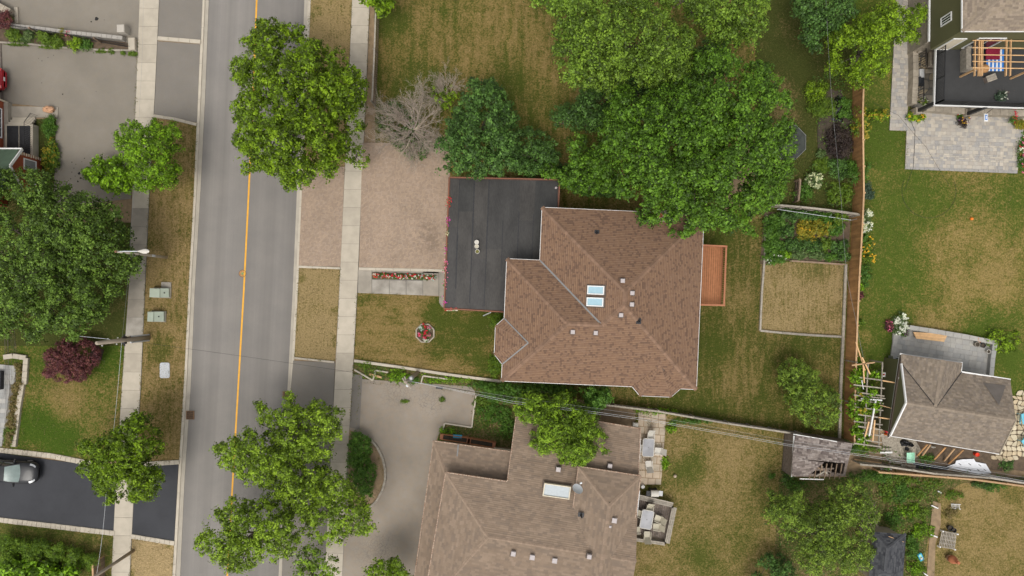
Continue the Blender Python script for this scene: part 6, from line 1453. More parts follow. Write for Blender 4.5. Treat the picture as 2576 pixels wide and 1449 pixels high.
plant('boxwood', 'bright green rounded cedar by upper side of house bay', 'shrub', 1247, 806, 18, 1.8, 'cedar', 330, ry=22, leaf=.08, clump=.18, per=34, layers=2.2); plant('boxwood', 'bright green rounded cedar by lower side of house bay', 'shrub', 1246, 918, 17, 1.8, 'cedar', 331, ry=30, leaf=.08, clump=.18, per=34, layers=2.2)
for k, (tx, ty, f) in enumerate(((1462,60,'flower_red'),(1455,90,'flower_red'),(1450,215,'flower_magenta'),(1447,310,'flower_cream'),(1438,440,'flower_magenta'),(1436,540,'flower_pink'),(1432,580,'flower_pink'),(1430,690,'flower_pink'),(1425,830,'flower_magenta'),(1480,885,'flower_red'))):
    p = T(1,1,tx,ty,2.75); fb = root('flower_box', '%s flower box from the top along garage roof edge' % ORD[k], 'flower box', (p.x, p.y, p.z), 'flower boxes on the garage eave')
    w = (.9,.26) if k == 9 else (.24,.8); MB().bevbox(p, (w[0], w[1], .2), .02).build('box', 'cream', fb)
    rng = np.random.default_rng(340+k); m = 60; cc = np.array(p)+rng.normal(size=(m, 3))*[w[0]*.3, w[1]*.28, .05]+[0,0,.18]
    leaf_object('foliage', cc, rng.normal(size=(m, 3))*.6+[0,0,1], np.full(m, .10), rng.integers(0, 2, size=m), ['leaf_shrub0','leaf_grassy1'], fb, rng)
    m = 26; cc = np.array(p)+rng.normal(size=(m, 3))*[w[0]*.32, w[1]*.2, .05]+[0,0,.25]; leaf_object('blooms', cc, rng.normal(size=(m, 3))*.5+[0,0,1], np.full(m, .10), np.zeros(m), [f], fb, rng, .9, kind='stuff')
tag(MB().tube([W(1216,794,.3), W(1234,786,2.6)], .045, 8).build('downspout', 'pale_metal'), 'grey downspout angled out below garage roof corner', 'downspout')
# weeds and curbs below the front lawn
strip('driveway_edging', P(1,1,745,1340,885,1420,905,1345,1000,1360), .12, .14, 'kerb', 'zigzag pale curb at head of tan driveway near sidewalk', 'edging', seg=1.2)
strip('driveway_edging', P(1,1,1245,1449,1262,1385,1330,1395,1480,1415), .12, .14, 'kerb', 'pale curb corner at head of tan driveway by crossarm pole', 'edging', seg=1.2)
strip('driveway_edging', P(1,2,1662,85,1635,265,1630,325,1425,293,1410,350), .12, .16, 'kerb', 'pale curb around weedy bed beside tan driveway', 'edging', seg=1.3)
strip('log_edging', P(1,2,868,415,920,475,960,560,978,640,978,720,955,800,910,880,850,940), .18, .18, 'wood_grey', 'curved weathered log edge of planter beside tan driveway', 'edging', seg=.9)
sheet('planter_soil', P(1,2,700,340,868,415,960,560,978,720,910,880,850,940,700,900), 'soil_dry', z=.075)
tag(MB().beam(T(1,1,855,1375,.15), T(1,1,950,1400,.15), .16, .08).build('plank', 'wood_new'), 'loose yellowish plank lying near zigzag curb', 'plank')
tree('planter_shrub', 'dark green shrub filling curved planter by tan driveway', 'shrub', P(1,2,710,350,800,370,870,420,860,480,880,560,930,610,900,680,890,760,880,850,820,890,760,820,690,700,680,560,700,450), .3, 2.0, 'shrub', seed=350, trunk=(905,1180), tr=.06, layers=2.0, leaf=.14, clump=.28)
for k, (x, y, rx, ry, h, pal, lab) in enumerate(((1000,945,26,20,.9,'locust','bright green shrub below front lawn kerb by crossarm pole'),(1035,955,20,12,.5,'shrub','dark weeds at foot of crossarm pole'),(1130,955,60,6,.35,'locust','long grass strip below front lawn kerb'),(1215,968,40,8,.4,'shrub','weed strip below house corner'),(915,918,20,8,.3,'grassy','weed tuft beside sidewalk at kerb end'),(1240,1040,45,30,.5,'shrub','weedy patch between tan driveway and bungalow'),(1215,1010,30,14,.6,'grassy','taller weeds by curb of weedy bed'),(1125,1085,22,9,.5,'locust','weeds beside blue tub'),(1280,1080,20,25,.5,'shrub','weeds at bungalow wall corner'),(1018,1010,9,3,.15,'grassy','small grass tuft in driveway crack'),(1112,1006,7,4,.2,'grassy','round grass tuft in tan driveway'),(1500,1016,24,10,.7,'shrub','weeds at bungalow back corner'),(1650,1034,55,8,.4,'locust','weed strip along low board fence'),(1690,1075,12,18,.4,'locust','weed clump at edge of patio slabs'),(1675,1165,10,16,.4,'locust','weed clump beside white chair on patio'),(1745,1060,60,6,.3,'shrub','grass under low board fence'))):
    plant('weeds', lab, 'weeds', x, y, rx, h, pal, 360+k, ry=ry, leaf=.10, clump=.15, per=20, layers=1.0)
# ------------------------------------------------------------------ cars
def car(label, nose, yaw, paintm, sedan=True, plate=False, L_=4.55, Wd=1.78):
    """nose = plan pixel of the front bumper's middle; yaw 0 = facing right"""
    n0 = W(*nose); M = Matrix.Rotation(yaw, 3, 'Z'); z0 = .09
    def X(x, y, z): v = M @ Vector((x-L_, y, 0)); return (n0.x+v.x, n0.y+v.y, z+z0)      # x from rear (0) to nose (L)
    c = X(L_/2, 0, 0); o = root('parked_car', label, 'car', (c[0], c[1], z0))
    st = [(0,.55,.50,.62,.30),(.06,.74,.34,.80,.30),(.22,.84,.26,.93,.24),(.60,.88,.22,1.02,.2),(1.2,.89,.20,1.00,.2),(2.2,.89,.20,.98,.2),(3.0,.89,.20,.97,.2),(3.45,.88,.20,.93,.2),(3.95,.86,.22,.85,.22),(4.25,.79,.26,.76,.26),(4.42,.68,.30,.68,.3),(4.51,.52,.36,.60,.34),(4.55,.30,.42,.55,.4)]
    mb = MB(); vs = []; n = 14
    for x, w, zb, zt, _ in st:
        ring_ = [(-w*.86,zb),(-w,zb+.14),(-w*1.0,(zb+zt)/2),(-w*.985,zt-.10),(-w*.90,zt-.02),(-w*.6,zt+.025),(-w*.25,zt+.04)]
        ring_ = ring_+[(-y, z) for y, z in reversed(ring_)]
        vs += [X(x*L_/4.55, y, z) for y, z in ring_]
    fs = [(i*n+j, i*n+(j+1) % n, (i+1)*n+(j+1) % n, (i+1)*n+j) for i in range(len(st)-1) for j in range(n)]
    fs += [tuple(range(n-1, -1, -1)), tuple(range((len(st)-1)*n, len(st)*n))]
    mb.add(vs, fs); body = mb.build('body', paintm, o, smooth=True)
    a, b, c_, d = .55, 1.25, 2.35, 3.25                                  # tail glass foot, roof back, roof front, cowl
    def grid(nm, mat, f, nu=6, nv=6, par=o):
        m = MB(); m.add([f(i/nu, j/nv) for i in range(nu+1) for j in range(nv+1)], [(i*(nv+1)+j, (i+1)*(nv+1)+j, (i+1)*(nv+1)+j+1, i*(nv+1)+j+1) for i in range(nu) for j in range(nv)]); return m.build(nm, mat, par, smooth=True)
    wr, wb = .60, .80; bul = lambda v: 1-(2*v-1)**2
    grid('roof', paintm, lambda u, v: X(b+(c_-b)*u, wr*(2*v-1), 1.40+.045*bul(v)+.02*bul(u)))
    grid('windshield', 'windshield', lambda u, v: X(c_+(d-c_)*u+.10*bul(v)*(.3+.7*u), (wr+(wb-.06-wr)*u)*(2*v-1)*.97, 1.40-.42*u+.045*bul(v)*(1-u)+.05*bul(u)))
    grid('rear_window', 'glass_dark', lambda u, v: X(b-(b-a)*u-.10*bul(v)*u, (wr+(wb-.08-wr)*u)*(2*v-1)*.95, 1.40-.38*u+.045*bul(v)*(1-u)+.05*bul(u)))
    for s in (-1, 1):
        for x0, x1, t0, t1 in ((a+.25, 1.95, b+.02, 1.93), (2.02, d-.12, 2.0, c_)):
            grid('side_window', 'glass_dark', lambda u, v: X((x0+(x1-x0)*u)*(1-v)+(t0+(t1-t0)*u)*v, s*(wb+.05+(wr-wb-.05)*v+.02*bul(v)), .99+.40*v), 3, 3)
        MB().beam(X(d, s*(wb-.04), .97), X(c_, s*wr, 1.41), .07, .06).build('pillar', paintm, o); MB().beam(X(a+.05, s*(wb-.05), 1.0), X(b, s*wr, 1.41), .09, .06).build('pillar', paintm, o); MB().beam(X(1.98, s*(wb+.04), .99), X(1.97, s*wr, 1.41), .06, .05).build('pillar', 'black_metal', o)
        m = MB(); m.bevbox(X(2.85, s*.99, 1.0), (.13,.22,.14), .03, yaw); m.build('mirror', paintm, o)
        grid('headlight', 'lamp_clear', lambda u, v: X(3.98+.40*u, s*(.80-.20*u*u-.16*v), .80-.10*u+.015+.03*v), 4, 3)
        grid('taillight', 'lamp_red', lambda u, v: X(.05+.22*u, s*(.80+.02*u-.22*v), .86+.06*u+.02*v), 3, 3)
        for x in (.85, 3.62):
            wc = Vector(X(x, s*.79, .31)); ax = M @ Vector((0,1,0)); fr = M @ Vector((1,0,0))
            def disc(nm, mat, r0, r1, w, par, off=0.0):
                m = MB(); vs = []; k = 20
                for r, q in ((r0, -w), (r1, -w), (r1, w), (r0, w)):
                    for e in range(k): vs.append(wc+ax*(q+off*s)+fr*(r*math.cos(e*.31416))+Vector((0,0,r*math.sin(e*.31416))))
                m.add(vs, [(i*k+e, i*k+(e+1) % k, ((i+1) % 4)*k+(e+1) % k, ((i+1) % 4)*k+e) for i in range(4) for e in range(k)]); return m.build(nm, mat, par, smooth=False)
            wh = disc('wheel', 'tyre', .21, .32, .105, o); disc('rim', 'rim', .02, .21, .085, wh, .015)
    MB().bevbox(X(4.50, 0, .48), (.10,.85,.12), .02, yaw).build('grille', 'black_metal', o); MB().bevbox(X(.03, 0, .42), (.12,1.2,.14), .03, yaw).build('rear_bumper', paintm, o)
    for s in (-1, 1): MB().box(X(4.2, s*.35, .80), (.5,.012,.012), yaw+s*.12).build('hood_crease', paintm, o)
    if plate: MB().box(X(-.01, 0, .62), (.02,.32,.16), yaw).build('licence_plate', 'white_trim', o)
    return o
car('black sedan with pale windshield parked on the black driveway', (111,1185), rad(-4), 'car_black')
rc = car('red car with rear end showing at left edge on grey driveway', (-112,206), rad(180), 'car_red', plate=True)

# ------------------------------------------------------------------ outdoor furniture
def chair(label, c, yaw, z=.1, frame='plastic_white', seat='sling', group=None, recl=.35):
    c = Vector((*W(*c, z)[:2], z)); M = Matrix.Rotation(yaw, 3, 'Z'); o = root('patio_chair', label, 'chair', c, group)
    def X(x, y, zz): return c+(M @ Vector((x, y, 0)))+Vector((0,0,zz))
    def panel(nm, p, q, w, t):
        vs = [X(p[0], s*w/2, p[1]+e) for s in (-1,1) for e in (0,t)]+[X(q[0], s*w/2, q[1]+e) for s in (-1,1) for e in (0,t)]
        MB().add(vs, [(0,1,3,2),(4,6,7,5),(0,4,5,1),(2,3,7,6),(1,5,7,3),(0,2,6,4)]).build(nm, seat, o)
    panel('seat', (-.24,.40), (.26,.44), .48, .03); panel('backrest', (-.24,.42), (-.24-recl,.98), .48, .03)
    for s in (-1, 1):
        MB().tube([X(.26,s*.26,0), X(.24,s*.26,.45), X(.22,s*.27,.64)], .018, 6).build('leg', frame, o); MB().tube([X(-.34,s*.26,0), X(-.26,s*.26,.45), X(-.24-recl,s*.25,1.0)], .018, 6).build('leg', frame, o)
        MB().beam(X(.26,s*.27,.65), X(-.34,s*.27,.66), .05, .03).build('armrest', frame, o)
    return o
def ptable(label, c, w, d, yaw, z=.1, group=None):
    c = Vector((*W(*c, z+.7)[:2], z)); M = Matrix.Rotation(yaw, 3, 'Z'); o = root('patio_table', label, 'table', c, group)
    r = .14; pts = []
    for sx, sy, a0 in ((1,1,0),(-1,1,90),(-1,-1,180),(1,-1,270)):
        for k in range(5): a = rad(a0+22.5*k); v = M @ Vector((sx*(w/2-r)+r*math.cos(a), sy*(d/2-r)+r*math.sin(a), 0)); pts.append((c.x+v.x, c.y+v.y))
    MB().prism(pts, z+.70, z+.715).build('glass_top', 'glass_table', o)
    m = MB(); ins_ = inset(pts, .03); k = len(pts); pc = ccw(pts)
    for i in range(k): m.beam((*pc[i], z+.708), (*pc[(i+1) % k], z+.708), .045, .035)
    m.build('rim', 'plastic_white', o)
    for sx in (-1, 1):
        for sy in (-1, 1): v = M @ Vector((sx*(w/2-.15), sy*(d/2-.15), 0)); MB().tube([c+v, c+v*.97+Vector((0,0,.70))], .022, 7).build('leg', 'plastic_white', o)
    MB().lathe(c+Vector((0,0,.712)), [(.03,0),(.03,.02),(.015,.02)], 10).build('umbrella_hole', 'black_metal', o); return o
slabs = sheet('patio_slabs', [(1606,1030),(1676,1040),(1662,1218),(1600,1218)], 'soil_dry', z=.085)
sp = [tuple(W(x, y)[:2]) for x, y in [(1606,1030),(1676,1040),(1662,1218),(1600,1218)]]
S('patio_pink', plain, (.42,.335,.245), var=.14, scale=2, objvar=.08); S('patio_tan', plain, (.38,.315,.235), var=.16, scale=2, objvar=.08)
pave(slabs, sp, .11, ashlar(sp, rad(-4), 44, unit=.6, gap=.05, heights=(1,), widths=(1,)), 'slab', ['patio_pink','patio_tan'], seed=9, jit=.01)
ptable('white framed glass patio table on cracked slabs behind bungalow', (1631,1126), .92, 1.45, rad(-3), z=.11)
for lab, c, yw in (('white patio chair at upper end of table on slabs', (1634,1095), rad(-90-4)), ('white patio chair at right of table on slabs', (1652,1131), rad(180-6)), ('white patio chair at left of table on slabs, half under eave', (1612,1124), rad(0)), ('lone white patio chair below table on slabs', (1629,1164), rad(95))):
    chair(lab, c, yw, z=.11, seat='plastic_white', group='chairs on the slabs')
tag(MB().bevbox(T(2,2,930,305,.3), (.45,.3,.35), .03, rad(-8)).build('utility_cabinet', 'plastic_white'), 'small white box at bungalow eave corner above slabs', 'box')
# weathered deck with table and six chairs
gd = root('deck', 'weathered grey wooden deck with benches behind the bungalow', 'deck', (*W(1640,1310)[:2], 0)); gz = .45
q4 = [W(*p, .6) for p in P(2,2,910,850,1205,920,1150,1190,880,1150)]
b0, b1, b2, b3 = [Vector((p.x, p.y, gz)) for p in q4]; n = 20
for k in range(n): t0, t1 = k/n, (k+1)/n-.008; q = [b0.lerp(b1, t0), b0.lerp(b1, t1), b3.lerp(b2, t1), b3.lerp(b2, t0)]; MB().prism([p[:2] for p in q], gz-.04, gz+R.uniform(-.004,.004)).build('deck_board', 'wood_grey_dark', gd)
for a, b, off in ((b0,b1,1),(b1,b2,1),(b2,b3,1)):
    d = (b-a).normalized(); nn = Vector((d.y, -d.x, 0))*off*-1
    for k in range(3 if a is not b2 else 2): MB().beam(a+nn*(-.02-.14*k)*-1+Vector((0,0,.42)), b+nn*(-.02-.14*k)*-1+Vector((0,0,.42)), .12, .04).build('bench_slat', 'wood_grey', gd)
    MB().beam(a+Vector((0,0,.2)), b+Vector((0,0,.2)), .05, .4).build('side_board', 'wood_grey', gd)
    for t in (0,.5,1): MB().box(a.lerp(b, t)+Vector((0,0,.1)), (.10,.10,.9)).build('post', 'wood_grey', gd)
ptable('glass patio table on weathered grey deck', (1627,1307), .95, 1.5, rad(-10), z=gz)
for lab, c, yw in (('sling chair at upper end of table on grey deck', (1631,1277), rad(-100)), ('upper right sling chair on grey deck', (1652,1300), rad(160)), ('lower right sling chair on grey deck', (1648,1320), rad(172)), ('sling chair at lower end of table on grey deck', (1625,1340), rad(88)), ('upper left sling chair on grey deck', (1609,1289), rad(-25)), ('lower left sling chair on grey deck, cut by the roof', (1600,1328), rad(5))):
    chair(lab, c, yw, z=gz, frame='sling', group='chairs on the grey deck')
# barbecue and propane tank
p = T(2,2,1060,805,.1); bq = root('barbecue', 'white lidded gas barbecue between patio slabs and grey deck', 'barbecue', (p.x, p.y, .1))
MB().box(p+Vector((0,0,.45)), (.62,.45,.7), rad(-5)).build('cart', 'black_metal', bq)
mb = MB(); vs = []
for x in (-.31,.31):
    for a in range(7): t = rad(30*a); vs.append(p+Vector((x, .27*math.cos(t), .82+.24*math.sin(t))))
mb.add(vs, [(k, k+1, 8+k, 7+k) for k in range(6)]+[tuple(range(6,-1,-1)), tuple(range(7,14))]); mb.build('lid', 'plastic_white', bq)
for s in (-1, 1): MB().bevbox(p+Vector((s*.5,0,.80)), (.34,.42,.05), .01, rad(-5)).build('side_shelf', 'grey_metal' if s > 0 else 'black_metal', bq)
MB().tube([p+Vector((-.2,-.3,.95)), p+Vector((.2,-.3,.95))], .015, 6).build('handle', 'black_metal', bq)
for q in range(3): MB().lathe(p+Vector((-.6+.12*q,-.1+.1*q,.82)), [(.03,0),(.03,.04)], 8).build('knob', 'black_metal', bq)
for s in (-1, 1): MB().lathe(p+Vector((s*.25,.2,0)), [(.03,0),(.08,.02),(.08,.14),(.03,.16)], 10).build('wheel', 'tyre', bq)
p = T(2,2,983,768,.1); pt = root('propane_tank', 'round white propane tank beside the barbecue', 'tank', (p.x, p.y, .1)); MB().lathe(p, [(.11,0),(.15,.05),(.155,.28),(.12,.36),(.05,.38)], 16).build('tank', 'white_trim', pt, smooth=True); MB().lathe(p+Vector((0,0,.37)), [(.03,0),(.03,.08)], 8).build('valve', 'grey_metal', pt); MB().lathe(p+Vector((0,0,.33)), [(.11,0),(.11,.11),(.10,.11),(.10,0)], 14).build('collar', 'white_trim', pt)
tag(MB().lathe(T(2,2,1228,692,.1), [(.02,0),(.10,.04),(.14,.12),(.14,.16),(.10,.24),(.02,.28)], 14).build('ball', 'patio_pink', smooth=True), 'pinkish ball on bungalow back lawn', 'ball')
tag(MB().lathe(T(3,1,1530,203,.05), [(.01,0),(.09,.03),(.13,.10),(.13,.15),(.09,.23),(.01,.26)], 14).build('ball', 'orange', smooth=True), 'small orange ball on the right lawn', 'ball')

# ------------------------------------------------------------------ vegetable garden and right borders
row = 0
for k, (tx, ty, rx, ry, h, pal, f) in enumerate(((60,215,26,18,.9,'shrub',None),(180,165,30,14,.9,'norway',None),(310,175,28,12,.8,'norway',None),(430,190,24,14,.9,'shrub',None),(550,190,20,18,1.0,'grassy',None),(30,300,22,22,1.1,'shrub',None),(140,290,22,18,.9,'norway',None),(295,300,26,26,.9,'yellow',('flower_yellow',)),(410,270,20,22,.9,'yellow',None),(520,280,20,18,.7,'shrub',None),(45,400,26,22,1.1,'shrub',None),(190,400,26,16,.8,'norway',None),(340,405,28,16,.8,'norway',None),(440,400,16,18,.8,'grassy',None),(540,420,22,22,.9,'norway',None),(60,490,26,16,1.0,'shrub',('flower_white',)),(240,475,24,10,.6,'hosta',None),(380,480,22,9,.6,'hosta',None),(480,490,18,9,.6,'shrub',None),(575,480,12,22,.8,'norway',None),(120,470,16,10,.6,'locust',None))):
    rowname = ('top','top','top','top','top','second','second','second','second','second','third','third','third','third','third','bottom','bottom','bottom','bottom','bottom','bottom')[k]
    lab = {7: 'yellow leaved squash plant in middle of vegetable patch', 8: 'yellow green plant right of the yellow one in vegetable patch'}.get(k) or '%s row vegetable plant, number %s from left, in fenced patch' % (rowname, ['one','two','three','four','five'][k % 5] if k < 20 else 'extra low')
    plant('vegetable_plant', lab, 'plant', 1932+tx/3, 483+ty/3, rx, h, pal, 400+k, ry=ry, leaf=.14, clump=.18, per=22, flowers=f, nf=14 if f else 0, fs=.08, group='vegetable patch plants')
tr_ = root('trellis', 'thin pale pipe frame along top of vegetable patch', 'trellis', (*T(3,1,300,160)[:2], 0))
for z_ in (.9,): 
    MB().tube([T(3,1,70,130,z_), T(3,1,630,212,z_)], .02, 6).build('top_pipe', 'pale_metal', tr_)
for t in (0,.33,.66,1): p = T(3,1,70,130).lerp(T(3,1,630,212), t); MB().tube([p, Vector((p.x, p.y, .9))], .018, 6).build('upright', 'pale_metal', tr_)
BORD = [
 ('hydrangea','white hydrangea beside brown fence top on right lawn',2177,560,14,30,1.1,'hosta',('flower_cream','flower_white'),50,.13),
 ('coneflower_bed','yellow flowering clump along right side of brown fence',2180,635,18,32,.8,'grassy',('flower_yellow',),26,.10),
 ('border_shrub','dark green shrub above the yellow flowers by fence',2172,598,12,14,.7,'shrub',None,0,0),
 ('border_shrub','green feathery shrub below the yellow flowers by fence',2175,690,16,26,.7,'shrub',None,0,0),
 ('border_shrub','small green tuft mid fence on right lawn side',2167,722,8,9,.5,'locust',None,0,0),
 ('rust_shrub','small rust red plant beside brown fence',2163,743,7,10,.4,'purple',None,0,0),
 ('border_shrub','lone round tuft by brown fence above lumber frame',2164,812,9,8,.4,'grassy',None,0,0),
 ('hydrangea','white flowered hydrangea at corner of lower patio',2265,816,20,27,1.0,'hosta',('flower_white',),46,.15),
 ('dark_planter_plant','dark red plant in mulch ring by lower patio',2238,820,11,13,.5,'purple',('flower_pink',),12,.07),
 ('patio_shrub','yellow green shrub at right end of lower patio',2522,858,44,26,1.5,'lime',None,0,0),
 ('lavender','mauve tuft beside white hydrangea on lower patio',2276,838,9,8,.4,'shrub',('flower_mauve',),16,.06),
 ('blue_spruce','bluish green juniper at end of fence beside right lawn',2182,478,20,20,.8,'juniper',None,0,0),
 ('golden_vine','yellow tipped climber over brown fence left of paver path',2165,310,22,44,1.9,'grassy',('leaf_yellow0','leaf_yellow1'),60,.15),
 ('golden_vine','yellow tipped branch reaching right over the lawn from fence',2210,292,26,12,1.6,'lime',('leaf_yellow0',),20,.14),
 ('fence_shrub','bushy green shrub on both sides of brown fence upper part',2160,425,34,34,1.7,'shrub',None,0,0),
 ('fence_shrub','green shrub below the bushy one near vegetable fence',2115,485,30,24,1.3,'grassy',None,0,0),
 ('weeping_shrub','dark brownish purple shrub beside the pond',2112,358,38,42,1.2,'dusk',None,0,0),
 ('ornamental_grass','long bladed ornamental grass left of the pond',2072,275,38,24,1.0,'grassy',None,0,0),
 ('fern_shrub','bright feathery shrub above ornamental grass',2055,230,30,26,1.0,'lime',None,0,0),
 ('pond_plant','leafy marsh plant hanging over pond from right',2128,258,14,12,.7,'shrub',None,0,0),
 ('pond_plant','leafy marsh plant below pond edge',2128,285,16,12,.6,'shrub',None,0,0),
 ('pale_hydrangea','pale yellow hydrangea above vegetable fence',2045,452,22,20,1.1,'hosta',('flower_cream',),40,.14),
 ('fern_clump','spiky fern right of pale hydrangea',2070,415,22,18,.6,'grassy',None,0,0),
 ('garden_shrub','dark shrub right of spiky fern by fence',2110,425,30,26,1.0,'norway',None,0,0),
 ('garden_shrub','green shrub under pale hydrangea by dark fence',2020,485,26,20,.9,'shrub',None,0,0),
 ('hosta','pale hosta at edge of dark purple shrub',2065,385,10,10,.4,'hosta',None,0,0),
 ('corner_plant','yellow green plant at patio corner of upper right house',2306,293,20,12,.6,'lime',('flower_yellow',),10,.1),
 ('wall_planter','red flowering planter on stone wall of upper right house',2418,287,12,10,.6,'shrub',('flower_red','flower_white'),14,.08),
 ('purple_planter','purple round plant on paver patio below black deck',2428,304,16,13,.7,'dusk',('flower_mauve','flower_yellow'),16,.07),
 ('red_planter','red flowers at right end of upper paver patio',2550,292,14,16,.8,'shrub',('flower_red',),22,.10),
 ('chartreuse_plant','chartreuse mound at right edge of upper paver patio',2568,312,14,11,.6,'yellow',None,0,0),
 ('rose_bed','red and white flower bed at right edge beside paver patio',2572,380,10,46,.7,'shrub',('flower_red','flower_white','flower_pink'),50,.10),
 ('porch_plant','leafy potted plant on lower porch of upper right house',2325,258,11,9,.7,'lime',('flower_white',),8,.08),
]
for k, (nm, lab, x, y, rx, ry, h, pal, f, nf, fs) in enumerate(BORD):
    plant(nm, lab, 'plant', x, y, rx, h, pal, 430+k, ry=ry, leaf=.26 if 'grass' in nm or nm == 'fern_clump' else .12, clump=.2 if h > .6 else .14, per=24, flowers=f, nf=nf, fs=fs, aspect=.15 if 'grass' in nm or nm == 'fern_clump' else .7, layers=1.3)
MB().prism([W(x, y)[:2] for x, y in blob(2238,820,14,15,3)], .0, .10).build('mulch_ring', 'soil_dark')['kind'] = 'structure'
pn = sheet('pond', blob(2108,275,22,34,9), 'water_dark', z=.085); sheet('mulch_bed', blob(2100,330,42,115,12), 'soil_dark', z=.07)
# trampoline under the big maple
S('trampoline_net', plain, (.045,.050,.044), rough=.9, var=.3, scale=4)
tp = root('trampoline', 'black trampoline half hidden under the huge maple', 'trampoline', (*W(2003,363)[:2], 0)); tc = W(1976,362)
oc = [(tc.x+1.5*math.cos(rad(45*k+22)), tc.y+1.5*math.sin(rad(45*k+22))) for k in range(8)]
MB().prism(oc, .62, .64).build('mat', 'trampoline_net', tp); 
for k in range(8): a, b = oc[k], oc[(k+1) % 8]; MB().tube([(*a,.66),(*b,.66)], .016, 6).build('frame_tube', 'grey_metal', tp); MB().tube([(*a,.05),(*a,.66)], .025, 6).build('leg', 'grey_metal', tp)

# ------------------------------------------------------------------ upper right house
def Z3(x, y, z=0.0): return W(2240.6+x/4.499, y/4.499, z)
uh = root('house', 'two level green sided house with black roof deck at upper right', 'house', (*W(2450,60)[:2], 0))
# patios
pt1 = sheet('paver_patio', P(3,0,965,-60,1140,-60,1130,330,1065,390,1050,810,1040,990,912,985), 'joint_grey', z=.085)
pp1 = [tuple(W(*p)[:2]) for p in P(3,0,965,-60,1140,-60,1130,330,1065,390,1050,810,1040,990,912,985)]
pave(pt1, pp1, .115, ashlar(pp1, rad(-1.5), 61), 'paver', ['paver_%d' % k for k in range(5)], seed=21)
pt2 = sheet('paver_patio', P(3,0,1045,890,1500,840,1900,880,1875,1300,1030,1268), 'joint_grey', z=.087)
pp2 = [tuple(W(*p)[:2]) for p in P(3,0,1045,870,1500,800,1940,840,1875,1300,1030,1268)]
pave(pt2, pp2, .117, ashlar(pp2, rad(-1.7), 62), 'paver', ['paver_%d' % k for k in range(5)], seed=22)
strip('patio_border', P(3,0,1030,1268,1875,1300), .22, .06, 'paver_4', 'dark paver border along lower edge of upper patio', 'edging', z=.08, seg=.4)
DZ = 3.0                                            # deck level
dl = [Z3(518,355,DZ), Z3(492,1190,DZ), Z3(1530,1225,DZ), Z3(1700,1230,DZ), Z3(1700,340,DZ), Z3(640,330,DZ)]
MB().prism([p[:2] for p in dl], DZ-.25, DZ).build('deck_surface', 'deck_black', uh)
for a, b in ((dl[0], dl[1]), (dl[1], dl[3])): MB().beam(a+Vector((0,0,-.05)), b+Vector((0,0,-.05)), .07, .2).build('fascia', 'white_trim', uh)
def iron_rail(a, b, n, posts):
    MB().beam(a+Vector((0,0,1.05)), b+Vector((0,0,1.05)), .06, .04).build('handrail', 'black_metal', uh); MB().beam(a+Vector((0,0,.12)), b+Vector((0,0,.12)), .05, .04).build('bottom_rail', 'black_metal', uh)
    for k in range(n): c = a.lerp(b, (k+.5)/n); MB().box(c+Vector((0,0,.58)), (.03,.03,.95)).build('baluster', 'black_metal', uh)
    for k in range(posts+1): c = a.lerp(b, k/posts); MB().box(c+Vector((0,0,.55)), (.07,.07,1.1)).build('post', 'black_metal', uh)
iron_rail(dl[0]+Vector((.10,0,0)), dl[1]+Vector((.10,.1,0)), 46, 3); iron_rail(dl[1]+Vector((.10,.1,0)), dl[3]+Vector((0,.1,0)), 60, 4)
# upper storey with siding and roof
UZ = 7.0; ue = [Z3(815,-1500,UZ), Z3(815,350,UZ), Z3(2600,350,UZ), Z3(2600,-1500,UZ)]
ins_ = inset([p[:2] for p in ue], .12); walls(uh, ins_, DZ+.01, UZ-.1, 'siding_green')
cw = ccw(ins_)
lw = [W(2337,-120,DZ), W(2335.5,106,DZ)]            # lower storey under the wall, stone faced
MB().prism([Z3(450,-1400,DZ)[:2], Z3(432,470,DZ)[:2], Z3(2500,480,DZ)[:2], Z3(2500,-1400,DZ)[:2]], 0, DZ-.26).build('lower_wall', 'stone_wall', uh)
MB().beam(Z3(450,-1400,DZ+.05), Z3(432,470,DZ+.05), .12, .14).build('belt_trim', 'white_trim', uh)
MB().add([Z3(447,-300,DZ), Z3(432,470,DZ), Z3(815,350,UZ-.05), Z3(820,-300,UZ-.05)], [(0,1,2,3)]).build('siding_wall', 'siding_green', uh) if False else None
ur = Roof(uh, ['shingle_d%d' % k for k in range(4)], widths=(.20,.28,.36), seed=31); hx = 2.6
k4 = [Vector(p) for p in ue]; mdl = (k4[1].x+5.6, (k4[1].y+5.4), UZ+2.4)
ur.face([k4[1], k4[2], Vector((k4[2].x, k4[1].y+5.4, UZ+2.4)), Vector(mdl)]); ur.face([k4[0], k4[1], Vector(mdl), Vector((k4[1].x+5.6, k4[0].y, UZ+2.4))], ind=False); ur.done()
caps(uh, k4[1], mdl, 'shingle_d0', w=.3, step=.25)
gutter(uh, [k4[0], k4[1], k4[2]])
fx = min(p[0] for p in ins_); wy0, wy1 = W(0, 26, 5.0).y, W(0, 53, 5.0).y
window(uh, (fx, W(0,60,4.9).y), (fx, W(0,40,4.9).y), 5.0, 1.1, (-1, 0), bars=2)
bt_ = [p for p in ins_]; by = min(p[1] for p in ins_)
window(uh, (fx+2.2, by), (fx+4.2, by), 4.4, 1.9, (0, -1), bars=1); window(uh, (fx+.35, by), (fx+1.3, by), 4.2, 2.1, (0, -1), bars=0, gm='cream')
# posts carrying the deck
for (bx, by_), (tx, ty) in (((345,560),(520,430)), ((320,1250),(490,1175)), ((890,1270),(1050,1232))):
    a = Z3(bx, by_, .95); b = Z3(tx, ty, DZ-.1); MB().box(((a.x+b.x)/2, (a.y+b.y)/2, 2.0), (.26,.26,2.0)).build('deck_post', 'black_metal', uh)
    MB().bevbox((a.x, a.y, .5), (.5,.5,1.0), .03).build('stone_pier', 'stone_wall', uh)
